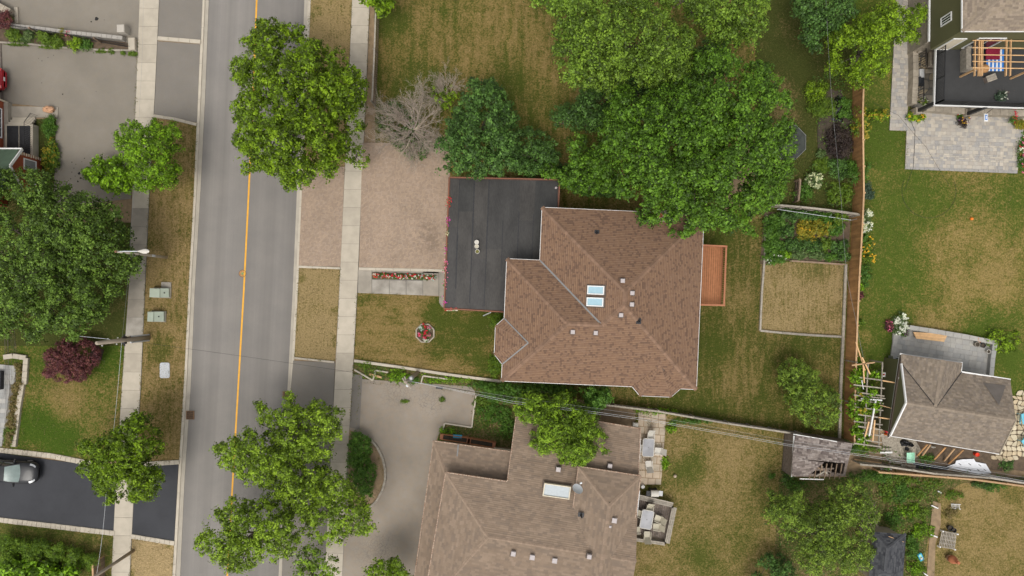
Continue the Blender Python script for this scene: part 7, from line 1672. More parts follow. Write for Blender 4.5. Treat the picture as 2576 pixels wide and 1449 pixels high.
# low stone wall and porch floor
strip('stone_wall', [(2288+1,130),(2290,200),(2286,268)], .45, .75, 'stone_wall', 'low stone wall of lower porch beside paver path', 'wall', seg=.6); strip('stone_wall', [(2318,276),(2400,284),(2500,288),(2600,292)], .5, .7, 'stone_wall', 'long low stone wall under front of black deck', 'wall', seg=.7)
fl = sheet('porch_floor', [(2296,128),(2420,128),(2420,276),(2292,272)], 'joint_grey', z=.35, depth=.4); crazy(fl, [tuple(W(x, y)[:2]) for x, y in ((2298,130),(2360,130),(2358,272),(2296,270))], .37, .62, 'flagstone', ['stone_wall','flag_tan'], 5)
for nm, lab, x0, y0, x1, y1, m, h in (('outdoor_sofa','grey cushioned sofa on lower porch under deck edge',395,610,480,770,'cushion_tan',.7),('footstool','grey footstool below porch sofa',380,790,465,830,'cushion_tan',.4),('iron_screen','black ironwork screen on porch wall, upper',300,600,365,790,'black_metal',1.2),('side_table','white low table on lower porch',308,790,362,895,'white_trim',.5),('porch_chair','black chair on lower porch below white table',280,890,355,980,'cushion_black',.6),('iron_screen','black ironwork screen on porch wall, lower',275,990,340,1180,'black_metal',1.2)):
    a, b = Z3(x0, y1, .4), Z3(x1, y0, .4); c = (a+b)/2; w, d = b.x-a.x, b.y-a.y; o = root(nm, lab, nm.replace('_', ' ').split()[-1], (c.x, c.y, .37))
    if 'screen' in lab:
        for k in range(8): MB().beam((a.x, a.y+d*k/7, .4), (a.x+.1*w, a.y+d*k/7, .4+h), .03, .03).build('bar', m, o)
        for zz in (.5, .4+h): MB().beam((a.x, a.y, zz), (a.x, b.y, zz), .05, .05).build('rail', m, o)
    else:
        MB().bevbox((c.x, c.y, .4+h*.3), (w, d, h*.55), .05).build('seat', m, o); 
        if 'table' not in nm and 'stool' not in nm: MB().bevbox((c.x-w*.38, c.y, .4+h*.65), (w*.24, d*.98, h*.7), .04).build('backrest', m, o)
        if 'sofa' in nm:
            for s in (-1,1): MB().bevbox((c.x+.05, c.y+s*d*.45, .4+h*.5), (w*.7, d*.12, h*.5), .03).build('armrest', m, o)
        for sx in (-1,1):
            for sy in (-1,1): MB().box((c.x+sx*w*.4, c.y+sy*d*.42, .39), (.05,.05,.06)).build('leg', 'black_metal', o)
# deck furniture
pg = root('pergola', 'new pale timber pergola on the black deck', 'pergola', (*Z3(1150,600,DZ)[:2], DZ)); PZ = DZ+2.0
for x in (955,1000,1022,1040,1310,1358): MB().beam(Z3(x,375,PZ), Z3(x-8,860,PZ), .06, .16).build('beam', 'wood_new', pg)
for y in (380,457,540,620,695,768): MB().beam(Z3(925,y,PZ+.12), Z3(1700,y+10,PZ+.12), .05, .08).build('rafter', 'wood_new', pg)
for (bx, by_) in ((785,870),(1355,890),(1640,870)): a = Z3(bx, by_, DZ); MB().box((a.x, a.y, DZ+1.0), (.12,.12,2.0)).build('post', 'wood_new', pg)
rg = root('rug', 'blue and white striped rug under the pergola', 'rug', (*Z3(1200,620,DZ)[:2], DZ))
for k in range(9): MB().prism([Z3(x, y, DZ)[:2] for x, y in ((1085+k*22,440),(1085+(k+1)*22-1,440),(1080+(k+1)*22-1,805),(1080+k*22,805))], DZ, DZ+.015).build('stripe', 'rug_blue' if k % 2 == 0 else 'rug_white', rg)
tag(MB().prism([Z3(x, y, DZ)[:2] for x, y in ((1045,545),(1200,545),(1195,690),(1040,690))], DZ+.30, DZ+.40).build('blanket', 'rug_red'), 'dark red patterned throw on low table under pergola', 'throw')
sf = root('sectional_sofa', 'grey slatted corner sofa with black cushions on black deck', 'sofa', (*Z3(900,600,DZ)[:2], DZ))
for x0, y0, x1, y1, h, m, nm in ((835,420,895,560,.75,'wood_grey','back_panel'),(825,560,880,800,.75,'wood_grey','back_panel'),(880,760,985,800,.55,'wood_grey','arm_panel'),(905,420,985,490,.45,'cushion_black','cushion'),(895,495,980,575,.45,'cushion_black','cushion'),(890,580,975,750,.45,'cushion_black','cushion'),(880,630,895,770,.6,'white_trim','trim')):
    a, b = Z3(x0, y1, DZ+.4), Z3(x1, y0, DZ+.4); MB().bevbox(((a.x+b.x)/2, (a.y+b.y)/2, DZ+h/2), (b.x-a.x, b.y-a.y, h), .04).build(nm, m, sf)
for (x, y, m, lab) in ((1030,510,'cushion_tan','cream cushion heap on deck sofa under pergola'),(1075,770,'wood_fence','rust coloured round pouf under pergola edge')):
    p = Z3(x, y, DZ+.3); tag(MB().lathe((p.x, p.y, DZ+.01), [(.2,0),(.32,.08),(.34,.22),(.25,.36),(.05,.40)], 14).build('pouf', m, smooth=True), lab, 'pouf')
lt = root('slatted_table', 'small grey slatted box table on black deck', 'table', (*Z3(1140,880,DZ)[:2], DZ)); p = Z3(1142, 880, DZ+.4); MB().box((p.x, p.y, DZ+.19), (.72,.46,.38), rad(20)).build('box', 'wood_grey_dark', lt)
for k in range(7): v = Matrix.Rotation(rad(20), 3, 'Z') @ Vector((0, -.21+.07*k, 0)); MB().box((p.x+v.x, p.y+v.y, DZ+.40), (.78,.058,.03), rad(20)).build('slat', 'wood_grey', lt)
plant('potted_plant', 'dark potted plant with pale flowers on black deck', 'plant', 2240.6+1253/4.499, 1080/4.499, 11, .5, 'juniper', 480, leaf=.1, z=DZ, flowers=('flower_white',), nf=14, fs=.06)
p = Z3(1078,1330,1.6); sg = root('hanging_sign', 'white lantern shaped sign with blue mark hanging below deck edge', 'sign', (p.x, p.y, 1.2))
MB().bevbox((p.x, p.y, 1.6), (.30,.62,.08), .02).build('panel', 'white_trim', sg); MB().box((p.x, p.y, 1.645), (.17,.42,.012)).build('blue_mark', 'rug_blue', sg); MB().box((p.x, p.y, 1.652), (.07,.26,.012)).build('inner_mark', 'rug_white', sg); MB().tube([(p.x, p.y+.3, 1.65), (p.x, p.y+.62, 2.8)], .02, 6).build('hanger', 'black_metal', sg)

# ------------------------------------------------------------------ cottage
def Z4(x, y, z=0.0): return W(2119.8+x/4.696, 898.9+y/4.696, z)
ct = root('cottage', 'small grey brown shingled cottage with cross gable at right', 'house', (*W(2400,1020)[:2], 0)); EZ, RZ = 2.8, 4.25
cr_ = Roof(ct, ['shingle_c%d' % k for k in range(5)], widths=(.18,.25,.33), seed=41)
A_, B_ = Z4(690,75,EZ), Z4(560,925,EZ); Rl, Rr = Z4(745,535,RZ), Z4(2045,740,RZ); Tr, Br = Z4(1980,262,EZ), Z4(1850,1140,EZ)
cr_.face([B_, Br, Rr, Rl]); cr_.face([Tr, A_, Rl, Rr], ind=False)
G0, G1_, Gm = Z4(690,60,EZ+.02), Z4(1400,170,EZ+.02), Z4(1100,590,RZ+.03); Gt0, Gt1 = Z4(685,-40,EZ), Z4(1410,65,EZ); Gr = Z4(1165,10,RZ-.35)
Gr = Vector(((Gt0.x+Gt1.x)/2, (Gt0.y+Gt1.y)/2, RZ+.02))
cr_.face([Gt0, A_+Vector((0,0,.03)), Gm, Gr], ind=False); cr_.face([Gt1, Gr, Gm, G1_+Vector((0,0,.02))], ind=False)
cr_.done(); caps(ct, Rl, Rr, 'ridge_c', w=.28, step=.22); caps(ct, Gr, Gm, 'ridge_c', w=.26, step=.22)
flashing(ct, A_+Vector((0,0,.05)), Gm, .05, 'black_metal'); flashing(ct, G1_+Vector((0,0,.05)), Gm, .05, 'black_metal')
dz0 = [Z4(1640,295,EZ+.12), Z4(1908,330,EZ+.12), Z4(1828,560,EZ+1.0)]; S('patch_dark', plain, (.125,.108,.095), var=.12, scale=2)
MB().add([p+Vector((0,0,.18)) for p in dz0], [(0,1,2)]).build('roof_patch', 'patch_dark', ct)
gutter(ct, [B_, Br]); gutter(ct, [Tr, G1_, Gt1, Gt0]); 
MB().beam(B_+Vector((0,0,.03)), Rl+Vector((0,0,.03)), .10, .16).build('rake_trim', 'white_trim', ct); MB().beam(A_+Vector((0,0,.03)), Rl+Vector((0,0,.03)), .10, .16).build('rake_trim', 'white_trim', ct); MB().beam(Br, Rr, .08, .14).build('rake_trim', 'siding_tan', ct)
wl_ = [Z4(720,40,EZ), Z4(590,900,EZ), Z4(1830,1100,EZ), Z4(1950,290,EZ), Z4(1390,200,EZ), Z4(1385,90,EZ)]; walls(ct, [p[:2] for p in wl_], 0, EZ-.12, 'siding_green')
MB().add([(*A_[:2], EZ), (*B_[:2], EZ), (Rl.x+.02, Rl.y, RZ-.05)], [(0,1,2)]).build('gable_wall', 'siding_green', ct)
pr = Roof(ct, ['shingle_c%d' % k for k in range(5)], limit=0, seed=42); P0, P1_ = Z4(685,-30,EZ-.35), Z4(545,945,EZ-.35); pr.face([P0, P1_, B_+Vector((.02,0,-.02)), A_+Vector((.02,0,-.02))], ind=False); pr.done(); gutter(ct, [P0, P1_])
p = Z4(666,246,EZ-.1); boxvent(ct, p, .16, rad(-8), 'white_trim', h=.08)
window(ct, Z4(640,450,1.4), Z4(610,650,1.4), 1.5, 1.1, (-1, .15)); window(ct, Z4(900,950,1.4), Z4(1100,985,1.4), 1.4, 1.0, (-.15, -1))
# lower stone patio, seat wall, lumber
lpz = [(2244,838),(2278,824),(2494,862),(2488,945),(2418,931),(2264,892),(2242,905)]
lpo = sheet('stone_patio', lpz, 'joint_grey', z=.085); lpp = [tuple(W(*p)[:2]) for p in lpz]
pave(lpo, lpp, .115, ashlar(lpp, rad(-9), 71, unit=.2, heights=(2,2,3), widths=(2,3)), 'slab', ['slab_0','slab_1','slab_2'], seed=31)
strip('seat_wall', [(2280,823),(2350,834),(2430,848),(2494,861)], .38, .4, 'slab_1', 'low stone seat wall along upper edge of lower patio', 'wall', z=.08, seg=.7); strip('seat_wall', [(2494,861),(2488,900),(2484,946)], .38, .4, 'slab_2', 'low stone seat wall along right edge of lower patio', 'wall', z=.08, seg=.7); strip('patio_border', [(2243,905),(2252,840)], .36, .1, 'slab_1', 'pale stone border on left side of lower patio', 'edging', z=.06, seg=.6)
for k in range(5):
    a, b = W(2298+k*1.5,837+k*3.2,.4+.02*k), W(2383-k*2,842+k*4.0,.4+.02*k); tag(MB().beam(a, b, .12, .09).build('lumber', 'wood_new'), '%s pale plank from the top of pile on lower patio' % ORD[k], 'plank', 'planks on the lower patio')
for k, (x, y, m, r, lab) in enumerate(((2460,854,'orange',.18,'orange pot at right end of lower patio wall'),(2454,866,'concrete_old',.2,'grey stone pot left of dark pot on lower patio'),(2468,868,'tarp_black',.2,'dark pot on lower patio under the shrub'),(2482,884,'plastic_white',.16,'white pot with small plant on lower patio'))):
    p = W(x, y, .2); pt_ = root('plant_pot', lab, 'pot', (p.x, p.y, .12), 'pots on the lower patio'); MB().lathe((p.x, p.y, .1), [(r*.7,0),(r,.34),(r*1.08,.38),(r*.9,.38),(r*.85,.3)], 16).build('pot', m, pt_); MB().lathe((p.x, p.y, .4), [(r*.85,0),(r*.8,.03)], 14).build('soil_fill', 'soil_dark' if k != 0 else 'orange', pt_)
ac = root('air_conditioner', 'grey air conditioner unit by upper left corner of cottage', 'air conditioner', (*Z4(625,40)[:2], 0)); p = Z4(622,45,.5); MB().bevbox((p.x, p.y, .45), (.75,.75,.75), .04, rad(-8)).build('cabinet', 'grey_metal', ac); MB().lathe((p.x, p.y, .83), [(.28,0),(.28,.015),(.05,.015)], 18).build('fan_grille', 'black_metal', ac)
wb_ = root('workbench', 'wooden tray table beside cottage wall', 'table', (*Z4(612,190)[:2], 0)); p = Z4(612,190,.7); MB().box((p.x, p.y, .7), (.75,1.1,.06), rad(-8)).build('top', 'wood_grey', wb_); MB().box((p.x+.1, p.y, .76), (.35,.6,.05), rad(-8)).build('tray', 'wood_new', wb_)
for sx in (-1,1):
    for sy in (-1,1): MB().box((p.x+sx*.3, p.y+sy*.45, .38), (.07,.07,.66)).build('leg', 'wood_grey', wb_)
# vine arbour left of the cottage
ab = root('arbour', 'weathered slat arbour overgrown with vines between fence and cottage', 'arbour', (*Z4(300,550)[:2], 0)); AZ = 2.0
for k, y in enumerate((250,340,430,460,520,600,690,770,830,900,980,1030)): MB().beam(Z4(130 if k % 2 else 180,y-15,AZ), Z4(500-4*k if k % 3 else 520-6*k,y+28,AZ), .10, .05).build('slat', 'wood_grey', ab)
for x0, x1 in ((300,250),(470,425)): MB().beam(Z4(x0,60,AZ-.08), Z4(x1,1050,AZ-.08), .09, .09).build('rail', 'wood_grey', ab)
for x, y in ((470,60),(445,550),(425,1050),(170,60),(150,550),(130,1030)): a = Z4(x, y, AZ-.1); MB().box((a.x, a.y, AZ/2-.05), (.10,.10,AZ-.1)).build('post', 'wood_grey', ab)
for lab, a, b, m, w in (('new pale board lying diagonal over top of arbour', (230,0), (325,200), 'wood_new', .09), ('new pale board hung vertical near top of arbour', (240,50), (255,300), 'wood_new', .09), ('pale board bridging fence and arbour top', (110,95), (380,60), 'wood_rail', .10), ('pale short board reaching cottage roof, upper', (470,275), (665,308), 'wood_new', .10), ('thin pale stick across arbour toward cottage', (440,565), (615,612), 'wood_rail', .06), ('pale short board reaching cottage roof, lower', (425,710), (628,740), 'wood_new', .09), ('left of two loose pale boards at bottom of arbour', (310,760), (265,935), 'wood_new', .10), ('right of two loose pale boards at bottom of arbour', (380,740), (355,990), 'wood_new', .10)):
    tag(MB().beam(Z4(*a, AZ+.15), Z4(*b, AZ+.15), w, .05).build('loose_board', m), lab, 'board')
tag(MB().beam(Z4(215,488,AZ+.1), Z4(465,508,AZ+.1), .10, .10).build('white_pipe', 'white_trim'), 'white pipe lying across middle of arbour', 'pipe'); tag(MB().beam(Z4(390,510,AZ+.22), Z4(312,930,AZ+.22), .10, .10).build('white_pipe', 'white_trim'), 'long white pipe running down the arbour', 'pipe'); tag(MB().beam(Z4(225,270,AZ+.1), Z4(245,375,AZ+.1), .05, .05).build('white_pipe', 'white_trim'), 'thin short white pipe among upper vines of arbour', 'pipe')
tag(MB().beam(Z4(700-2120*0,700,.1) if False else W(2153,860,1.75), W(2176,932,2.1), .09, .05).build('loose_board', 'wood_new'), 'pale board leaning from brown fence down to arbour', 'board')
for k, (x, y, rx, ry, pal) in enumerate(((200,150,16,24,'locust'),(170,260,10,18,'locust'),(180,420,14,26,'lime'),(190,560,18,24,'locust'),(300,560,16,20,'locust'),(175,700,14,22,'locust'),(250,660,12,20,'lime'),(180,850,14,22,'locust'),(220,960,16,18,'locust'),(420,580,10,12,'locust'),(380,420,10,8,'locust'),(400,200,14,7,'locust'))):
    plant('vine', ('vine mass at top of arbour','vine on upper left slats of arbour','yellowing vine left of white pipe on arbour','vine left of arbour centre','vine at arbour centre beside long white pipe','vine lower left on arbour beside fence','yellowish vine below arbour centre','vine on bottom left slats','vine at arbour foot','vine tip at right of arbour middle','small vine sprig on right rail of arbour','sprig by box at arbour top right')[k], 'vine', 2119.8+x/4.696, 898.9+y/4.696, rx*1.15, 2.4, pal, 500+k, ry=ry*1.15, leaf=.19, clump=.22, per=18, layers=1.5, z=.2, flowers=('leaf_yellow0',) if k in (2,6) else None, nf=10, fs=.14, group='vines on the arbour')
cl_ = root('crate', 'white crate with red print at arbour top right', 'crate', (*Z4(452,200)[:2], 0)); p = Z4(452,200,.5); MB().bevbox((p.x, p.y, .5), (.62,.38,.3), .02, rad(-4)).build('box', 'white_trim', cl_); MB().box((p.x, p.y, .655), (.45,.12,.01), rad(-4)).build('print', 'flower_red', cl_)
# debris strip below the cottage
sheet('gravel_yard', [(2215,1090),(2300,1102),(2320,1140),(2290,1160),(2225,1150)], 'gravel', z=.06); sheet('dirt_yard', [(2300,1105),(2520,1140),(2520,1185),(2290,1160)], 'soil', z=.058)
cz = sheet('flagstone_path', [(2490,1140),(2515,1130),(2540,1060),(2556,1000),(2680,1000),(2680,1200),(2500,1175)], 'soil', z=.065); crazy(cz, [tuple(W(x, y)[:2]) for x, y in ((2482,1150),(2512,1140),(2536,1080),(2552,985),(2690,985),(2690,1150),(2560,1150),(2520,1166))], .11, .42, 'flagstone', ['flag_tan','flag_pale'], 8)
for k, (x0, y0, x1, y1) in enumerate(((1000,1030,880,1165),(1035,1035,935,1170),(1215,1065,1065,1225),(1320,1080,1200,1225),(1425,1095,1250,1260))):
    tag(MB().beam(Z4(x0, y0, 1.6), Z4(x1, y1, .12), .14, .06).build('leaning_plank', 'wood_rail' if k % 2 else 'wood_fence'), '%s plank from the left leaning on cottage lower eave' % ORD[k], 'plank', 'planks leaning on the cottage')
mb = MB(); pts = [Z4(*p, .18)[:2] for p in ((1235,1290),(1330,1255),(1340,1220),(1410,1205),(1550,1200),(1570,1235),(1690,1258),(1758,1370),(1600,1375),(1420,1340))]
wr = mb.prism(pts, .14, .2).build('house_wrap', 'wrap_white'); tag(wr, 'white printed house wrap sheet lying below cottage', 'sheet')
for k, (x, y) in enumerate(((1385,1262),(1500,1262),(1620,1275),(1500,1328),(1600,1330),(1680,1330))): MB().beam(Z4(x-14, y-10, .204), Z4(x+16, y+12, .204), .05, .006).build('print_mark', 'black_metal', wr)
wbr = root('wheelbarrow', 'mint green wheelbarrow below cottage corner', 'wheelbarrow', (*Z4(785,1180)[:2], 0)); p = Z4(788,1180,.5)
MB().add([p+Vector((x*w, y*d_, z)) for z, w, d_ in ((-.05,.2,.28),(.2,.33,.42)) for x, y in ((-1,-1),(1,-1),(1,1),(-1,1))], [(0,3,2,1),(0,1,5,4),(1,2,6,5),(2,3,7,6),(3,0,4,7)]).build('tray', 'mint', wbr)
for s in (-1, 1): MB().tube([p+Vector((s*.2,.55,-.05)), p+Vector((s*.24,-.3,-.08)), p+Vector((s*.26,-.85,.1))], .02, 6).build('handle', 'wood_old', wbr); MB().tube([p+Vector((s*.2,-.25,-.1)), p+Vector((s*.2,-.25,-.45))], .018, 6).build('leg', 'black_metal', wbr)
MB().lathe(p+Vector((0,.6,-.40)), [(.05,0),(.16,.02),(.16,.1),(.05,.12)], 14).build('wheel', 'tyre', wbr)
bk = root('bucket', 'bright red bucket below cottage lower eave', 'bucket', (*Z4(1570,1140)[:2], 0)); p = Z4(1560,1140,.1); MB().lathe((p.x, p.y, .08), [(.13,0),(.17,.36),(.15,.36),(.14,.3)], 18).build('pail', 'red_plastic', bk); MB().lathe((p.x, p.y, .3), [(.14,0),(.14,.04)], 16).build('contents', 'orange', bk)
for k, (x, y, w, d_, m, lab, nm) in enumerate(((720,1010,.85,.55,'tarp_black','black bagged heap under cottage lower left eave','tarp_heap'),(790,1030,.4,.35,'tarp_black','small black bag right of the big black heap','tarp_heap'),(1050,1050,.3,.2,'plastic_white','pale scrap under leaning planks','scrap_heap'),(515,860,.45,.35,'flower_red','dark red cloth heap at arbour foot','cloth_heap'),(500,905,.3,.15,'orange','orange scrap at arbour foot','scrap_heap'))):
    p = Z4(x, y); rng = np.random.default_rng(k+70); mb = MB(); vs = []; n_, m_ = 12, 5
    for i in range(m_+1):
        for j in range(n_): t, f = math.pi/2*i/m_, 2*math.pi*j/n_; q = rng.uniform(.75, 1.2); vs.append((p.x+w/2*q*math.cos(t)*math.cos(f), p.y+d_/2*q*math.cos(t)*math.sin(f), .07+.38*q*math.sin(t)))
    mb.add(vs, [(i*n_+j, i*n_+(j+1) % n_, (i+1)*n_+(j+1) % n_, (i+1)*n_+j) for i in range(m_) for j in range(n_)]); tag(mb.build(nm, m), lab, 'heap')
tag(MB().prism([Z4(*p)[:2] for p in ((820,1240),(1260,1290),(1220,1330),(860,1310))], .1, .13).build('ground_tarp', 'tarp_black'), 'black ground sheet along grey fence below cottage', 'tarp')
for k, (x0, y0, x1, y1, m, lab) in enumerate(((400,1080,580,1085,'wood_grey','grey plank above white gutter left of gravel'),(440,1125,585,1122,'white_trim','white gutter length lying left of gravel'),(450,1320,580,1325,'white_trim','white gutter length on lower fence'),(545,1230,700,1250,'concrete_old','grey concrete plank beside wheelbarrow'),(690,1270,860,1290,'wood_grey','broken pallet boards below wheelbarrow'),(130,1205,460,1250,'wood_rail','tan plank lying along fence left of gravel'))):
    tag(MB().beam(Z4(x0, y0, .2), Z4(x1, y1, .2), .2 if k in (0,3,4) else .13, .08).build('loose_plank', m), lab, 'plank')
def adirondack(label, c, yaw):
    c = W(*c); M = Matrix.Rotation(yaw, 3, 'Z'); o = root('garden_chair', label, 'chair', (c.x, c.y, .12), 'blue chairs on flagstones'); X = lambda x, y, z: Vector((c.x, c.y, .12))+(M @ Vector((x, y, 0)))+Vector((0,0,z))
    for k in range(5): MB().beam(X(-.22,-.22+.11*k,.30), X(-.62,-.26+.13*k,.95), .09, .02).build('back_slat', 'chair_blue', o)
    for k in range(5): MB().beam(X(.30-.12*k,-.26,.36-.02*k), X(.30-.12*k,.26,.36-.02*k), .10, .02).build('seat_slat', 'chair_blue', o)
    for s in (-1, 1): MB().beam(X(.38,s*.36,.55), X(-.45,s*.36,.55), .13, .025).build('armrest', 'chair_blue', o); MB().beam(X(.34,s*.33,0), X(.34,s*.33,.54), .09, .03).build('leg', 'chair_blue', o); MB().beam(X(-.55,s*.27,.0), X(.36,s*.27,.36), .03, .10).build('side_rail', 'chair_blue', o)
adirondack('light blue slatted garden chair, middle of right edge flagstones', (2568,1048), rad(100)); adirondack('light blue slatted garden chair below the other, at right edge', (2572,1108), rad(215)); adirondack('light blue garden chair cut by right edge, uppermost', (2590,1016), rad(180))

# ------------------------------------------------------------------ collapsed shed, dark shed, bottom right yard
cs = root('collapsed_shed', 'old grey shed with caved in shingle roof below brown fence', 'shed', (*W(2055,1150)[:2], 0)); SZ = 2.1
c4 = [T(3,2,200,385,SZ), T(3,2,600,450,SZ), T(3,2,560,610,SZ), T(3,2,180,700,SZ)]
r4 = Roof(cs, ['shingle_f%d' % k for k in range(5)], e=.15, widths=(.16,.26,.34), limit=300, seed=51, lift=.03)
A4, B4 = T(3,2,205,385,SZ), T(3,2,640,450,SZ); C4, D4 = T(3,2,600,600,SZ+.35), T(3,2,185,560,SZ+.55); r4.face([A4, B4, C4, D4]); r4.face([D4, T(3,2,420,590,SZ+.3), T(3,2,300,700,SZ+.02), T(3,2,180,695,SZ+.05)], ind=False); r4.done()
for k in range(7): x = 330+k*38; MB().beam(T(3,2,x,600,SZ+.2), T(3,2,x-20,715,SZ-.2), .06, .10).build('exposed_rafter', 'wood_old', cs)
for k in range(9): MB().beam(T(3,2,310+R.uniform(0,240),610+R.uniform(0,70),SZ-.1), T(3,2,330+R.uniform(0,240),640+R.uniform(0,60),SZ+.05), .12, .03).build('broken_board', R.choice(['wood_grey','wood_old','wood_grey_dark']), cs)
MB().beam(T(3,2,195,390,SZ), T(3,2,178,700,SZ), .06, .12).build('fascia', 'white_trim', cs); MB().beam(T(3,2,240,715,SZ-.3), T(3,2,420,720,SZ-.3), .08, .08).build('fallen_trim', 'white_trim', cs); MB().beam(T(3,2,190,378,SZ), T(3,2,520,435,SZ), .06, .08).build('fascia', 'white_trim', cs)
walls(cs, [p[:2] for p in (A4, B4, T(3,2,590,700,SZ), T(3,2,180,700,SZ))], 0, SZ-.15, 'wood_grey_dark'); MB().prism([p[:2] for p in (A4, B4, T(3,2,590,700,SZ), T(3,2,180,700,SZ))], .05, .12).build('floor', 'soil_dark', cs)
ds = root('shed', 'small shed with charcoal shingle roof at bottom edge', 'shed', (*T(3,2,920,1300)[:2], 0)); kz = 2.3
d4 = [T(3,2,790,1115,kz), T(3,2,1040,1135,kz), T(3,2,1015,1520,kz), T(3,2,760,1500,kz)]; rdg = [T(3,2,905,1240,kz+.8), T(3,2,885,1400,kz+.8)]
r5 = Roof(ds, ['shingle_e%d' % k for k in range(4)], widths=(.2,.3,.36), seed=61); r5.face([d4[1], d4[2], rdg[1], rdg[0]]); r5.face([d4[0], d4[1], rdg[0]], ind=False); r5.face([d4[3], d4[0], rdg[0], rdg[1]], ind=False); r5.face([d4[2], d4[3], rdg[1]], ind=False); r5.done()
for p, q in ((d4[0], rdg[0]), (d4[1], rdg[0]), (rdg[0], rdg[1])): caps(ds, p, q, 'ridge_e', w=.26, step=.22)
walls(ds, inset([p[:2] for p in d4], .2), 0, kz-.05, 'siding_tan'); tag(MB().beam(T(3,2,910,1150,kz+.3), T(3,2,1025,1192,kz+.12), .05, .04).build('bamboo_stick', 'wood_rail'), 'thin yellow stick lying on charcoal shed roof', 'stick')
sheet('dirt_path', P(3,2,1240,880,1300,900,1300,1060,1260,1200,1250,1500,1190,1500,1215,1150), 'soil_dry', z=.083)
for k, (x0, y0, x1, y1) in enumerate(((1232,916,1283,938),(1228,1136,1278,1156),(1172,1424,1205,1448),(1282,808,1306,822))): tag(MB().beam(T(3,2,x0,y0,.15), T(3,2,x1,y1,.15), .09, .09).build('white_stake', 'white_trim'), ('white stake beside dirt path, second from top','white stake beside dirt path, third from top','white stake at lower end of dirt path','white stake at top of dirt path')[k], 'stake', 'white path stakes')
wc_ = root('chair_frame', 'white slatted chair lying on weeds at bottom right', 'chair', (*T(3,2,1415,928)[:2], 0)); 
for s in (0, 1): MB().tube([T(3,2,1380,905+34*s,.2), T(3,2,1455,910+34*s,.2)], .025, 6).build('side_tube', 'white_trim', wc_)
for k in range(7): MB().tube([T(3,2,1385+k*10,905,.22), T(3,2,1385+k*10,942,.22)], .018, 6).build('slat', 'white_trim', wc_)
pc_ = root('pallet', 'grey wooden pallet frame with slats at bottom right yard', 'pallet', (*T(3,2,1358,1175)[:2], 0))
for k in range(10): MB().beam(T(3,2,1316+k*11.5,1106+k*2,.3), T(3,2,1290+k*12.8,1228+k*1.8,.3), .07, .03).build('slat', 'wood_grey', pc_)
for k in range(5): MB().beam(T(3,2,1312-k*5.5,1110+k*29,.27), T(3,2,1424-k*5,1130+k*28.5,.27), .07, .06).build('bearer', 'wood_grey', pc_)
for x, y in ((1312,1108),(1424,1130),(1290,1226),(1404,1246)): MB().box(T(3,2,x,y,.2), (.10,.10,.35)).build('corner_block', 'white_trim', pc_)
for k, (x, y, r, m, lab) in enumerate(((1360,1080,.22,'tarp_black','black round pot above the pallet, left'),(1388,1095,.18,'tarp_black','black round pot above the pallet, right'),(1355,1305,.27,'cast_iron','dark round planter behind the clay chiminea'))):
    p = T(3,2,x,y,.1); o = root('plant_pot', lab, 'pot', (p.x, p.y, .08), 'dark pots by the pallet'); MB().lathe((p.x, p.y, .06), [(r*.7,0),(r,.32),(r*1.05,.36),(r*.88,.36),(r*.8,.2)], 18).build('pot', m, o); MB().lathe((p.x, p.y, .26), [(r*.8,0),(r*.8,.02)], 16).build('soil_fill', 'soil_dark', o)
p = T(3,2,1395,1325,.5); chm = root('chiminea', 'terracotta clay chiminea at bottom right', 'chiminea', (p.x, p.y, .08)); MB().lathe((p.x, p.y, .1), [(.16,0),(.30,.15),(.34,.4),(.28,.62),(.14,.78),(.12,.95),(.15,.98),(.11,.98),(.09,.8)], 22).build('bowl', 'terracotta', chm, smooth=True); MB().lathe((p.x+.1, p.y-.05, 1.06), [(.12,0),(.12,.05),(.03,.09)], 14).build('lid', 'terracotta', chm)
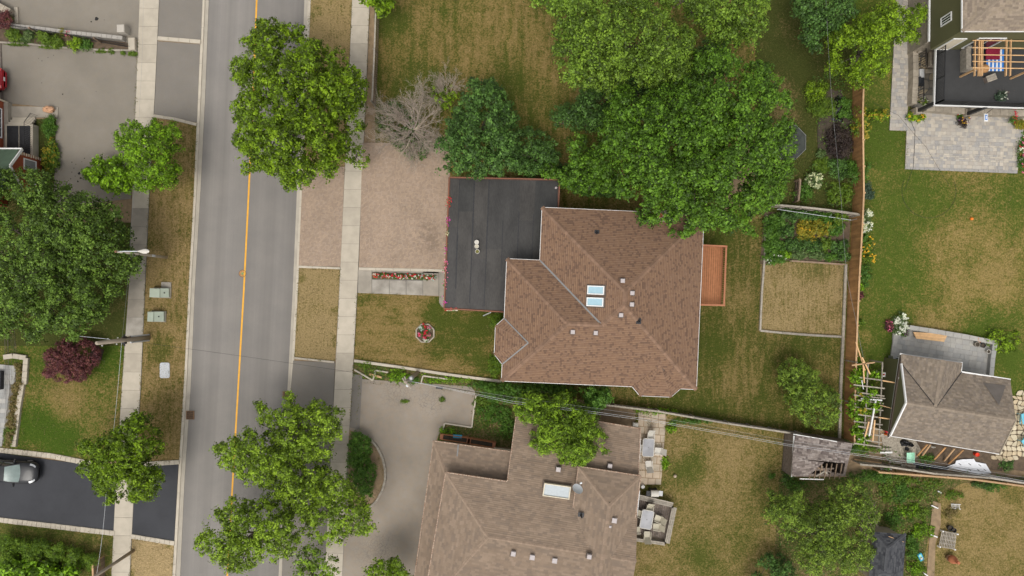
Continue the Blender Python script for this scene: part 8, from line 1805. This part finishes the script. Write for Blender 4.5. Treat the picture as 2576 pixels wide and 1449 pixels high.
bx = root('bin', 'blue and white printed box tipped in weeds by charcoal shed', 'box', (*T(3,2,1150,1305)[:2], .05)); MB().bevbox(T(3,2,1150,1305,.2), (.36,.62,.2), .02, rad(25)).build('carton', 'blue_plastic', bx); MB().box(T(3,2,1150,1300,.305), (.2,.25,.01), rad(25)).build('print', 'mint', bx); MB().box(T(3,2,1160,1318,.305), (.2,.14,.012), rad(25)).build('print', 'white_trim', bx)
for k, (x, y, rx, ry, h, pal) in enumerate(((860,690,36,16,1.0,'shrub'),(980,720,40,14,.7,'grassy'),(1010,820,30,26,.5,'shrub'),(900,830,18,26,.6,'grassy'),(1120,830,26,16,.4,'grassy'),(1060,960,30,20,.5,'locust'),(1160,980,20,18,.45,'grassy'),(950,1020,22,22,.6,'shrub'),(1180,1110,26,20,.6,'locust'),(1080,1180,16,20,.6,'shrub'),(1110,1270,18,22,.6,'shrub'),(1120,1390,24,22,.7,'locust'),(1220,760,30,10,.35,'grassy'),(1400,840,22,10,.35,'grassy'),(1720,770,26,14,.7,'shrub'),(1800,610,18,12,.6,'norway'),(700,690,26,16,1.2,'shrub'),(640,470,26,16,1.4,'shrub'),(760,500,28,10,.9,'grassy'),(1200,560,22,10,.4,'shrub'),(150,690,14,16,.8,'norway'),(1380,970,18,14,.3,'straw'),(1640,300*0+760,34,8,.4,'norway'),(210,760,22,14,.8,'shrub'),(30,700,8,8,.3,'shrub'))):
    plant('weed_clump', '%s weed clump %s in the bottom right yards' % (ORD[k % 14], ('nearest the cottage fence, counted rightward', 'in later count, by height')[k // 14]) if False else 'weed clump %s' % ('by fence end left of gravel','in front of grey fence under cables','on bare patch left of path','beside caved shed tree','left of top white stake','right of bare patch mid yard','left of second white stake','above charcoal shed','left of third white stake','at upper right corner of charcoal shed','above the blue printed box','below the blue printed box','under tan rail fence','above white slatted chair','along fence far right','at right flagstones','behind caved shed right end','over fence corner above caved shed','right of arbour foot','under leaning planks','at lower left corner of caved shed','straw coloured below white chair','right stretch of tan rail fence','under caved shed lower edge','left of caved shed')[k], 'weeds', 1932+x/3, 966+y/3, rx, h, pal, 530+k, ry=ry, leaf=.10, clump=.16, per=22, layers=1.1)
bare('bare_branch', 'grey leafless branch sprawling above the bottom right trees', (2120,1255), 1.8, 1.4, 15, 5, 'twig', 'twig', az=(rad(-70), rad(20)), tr=.06)
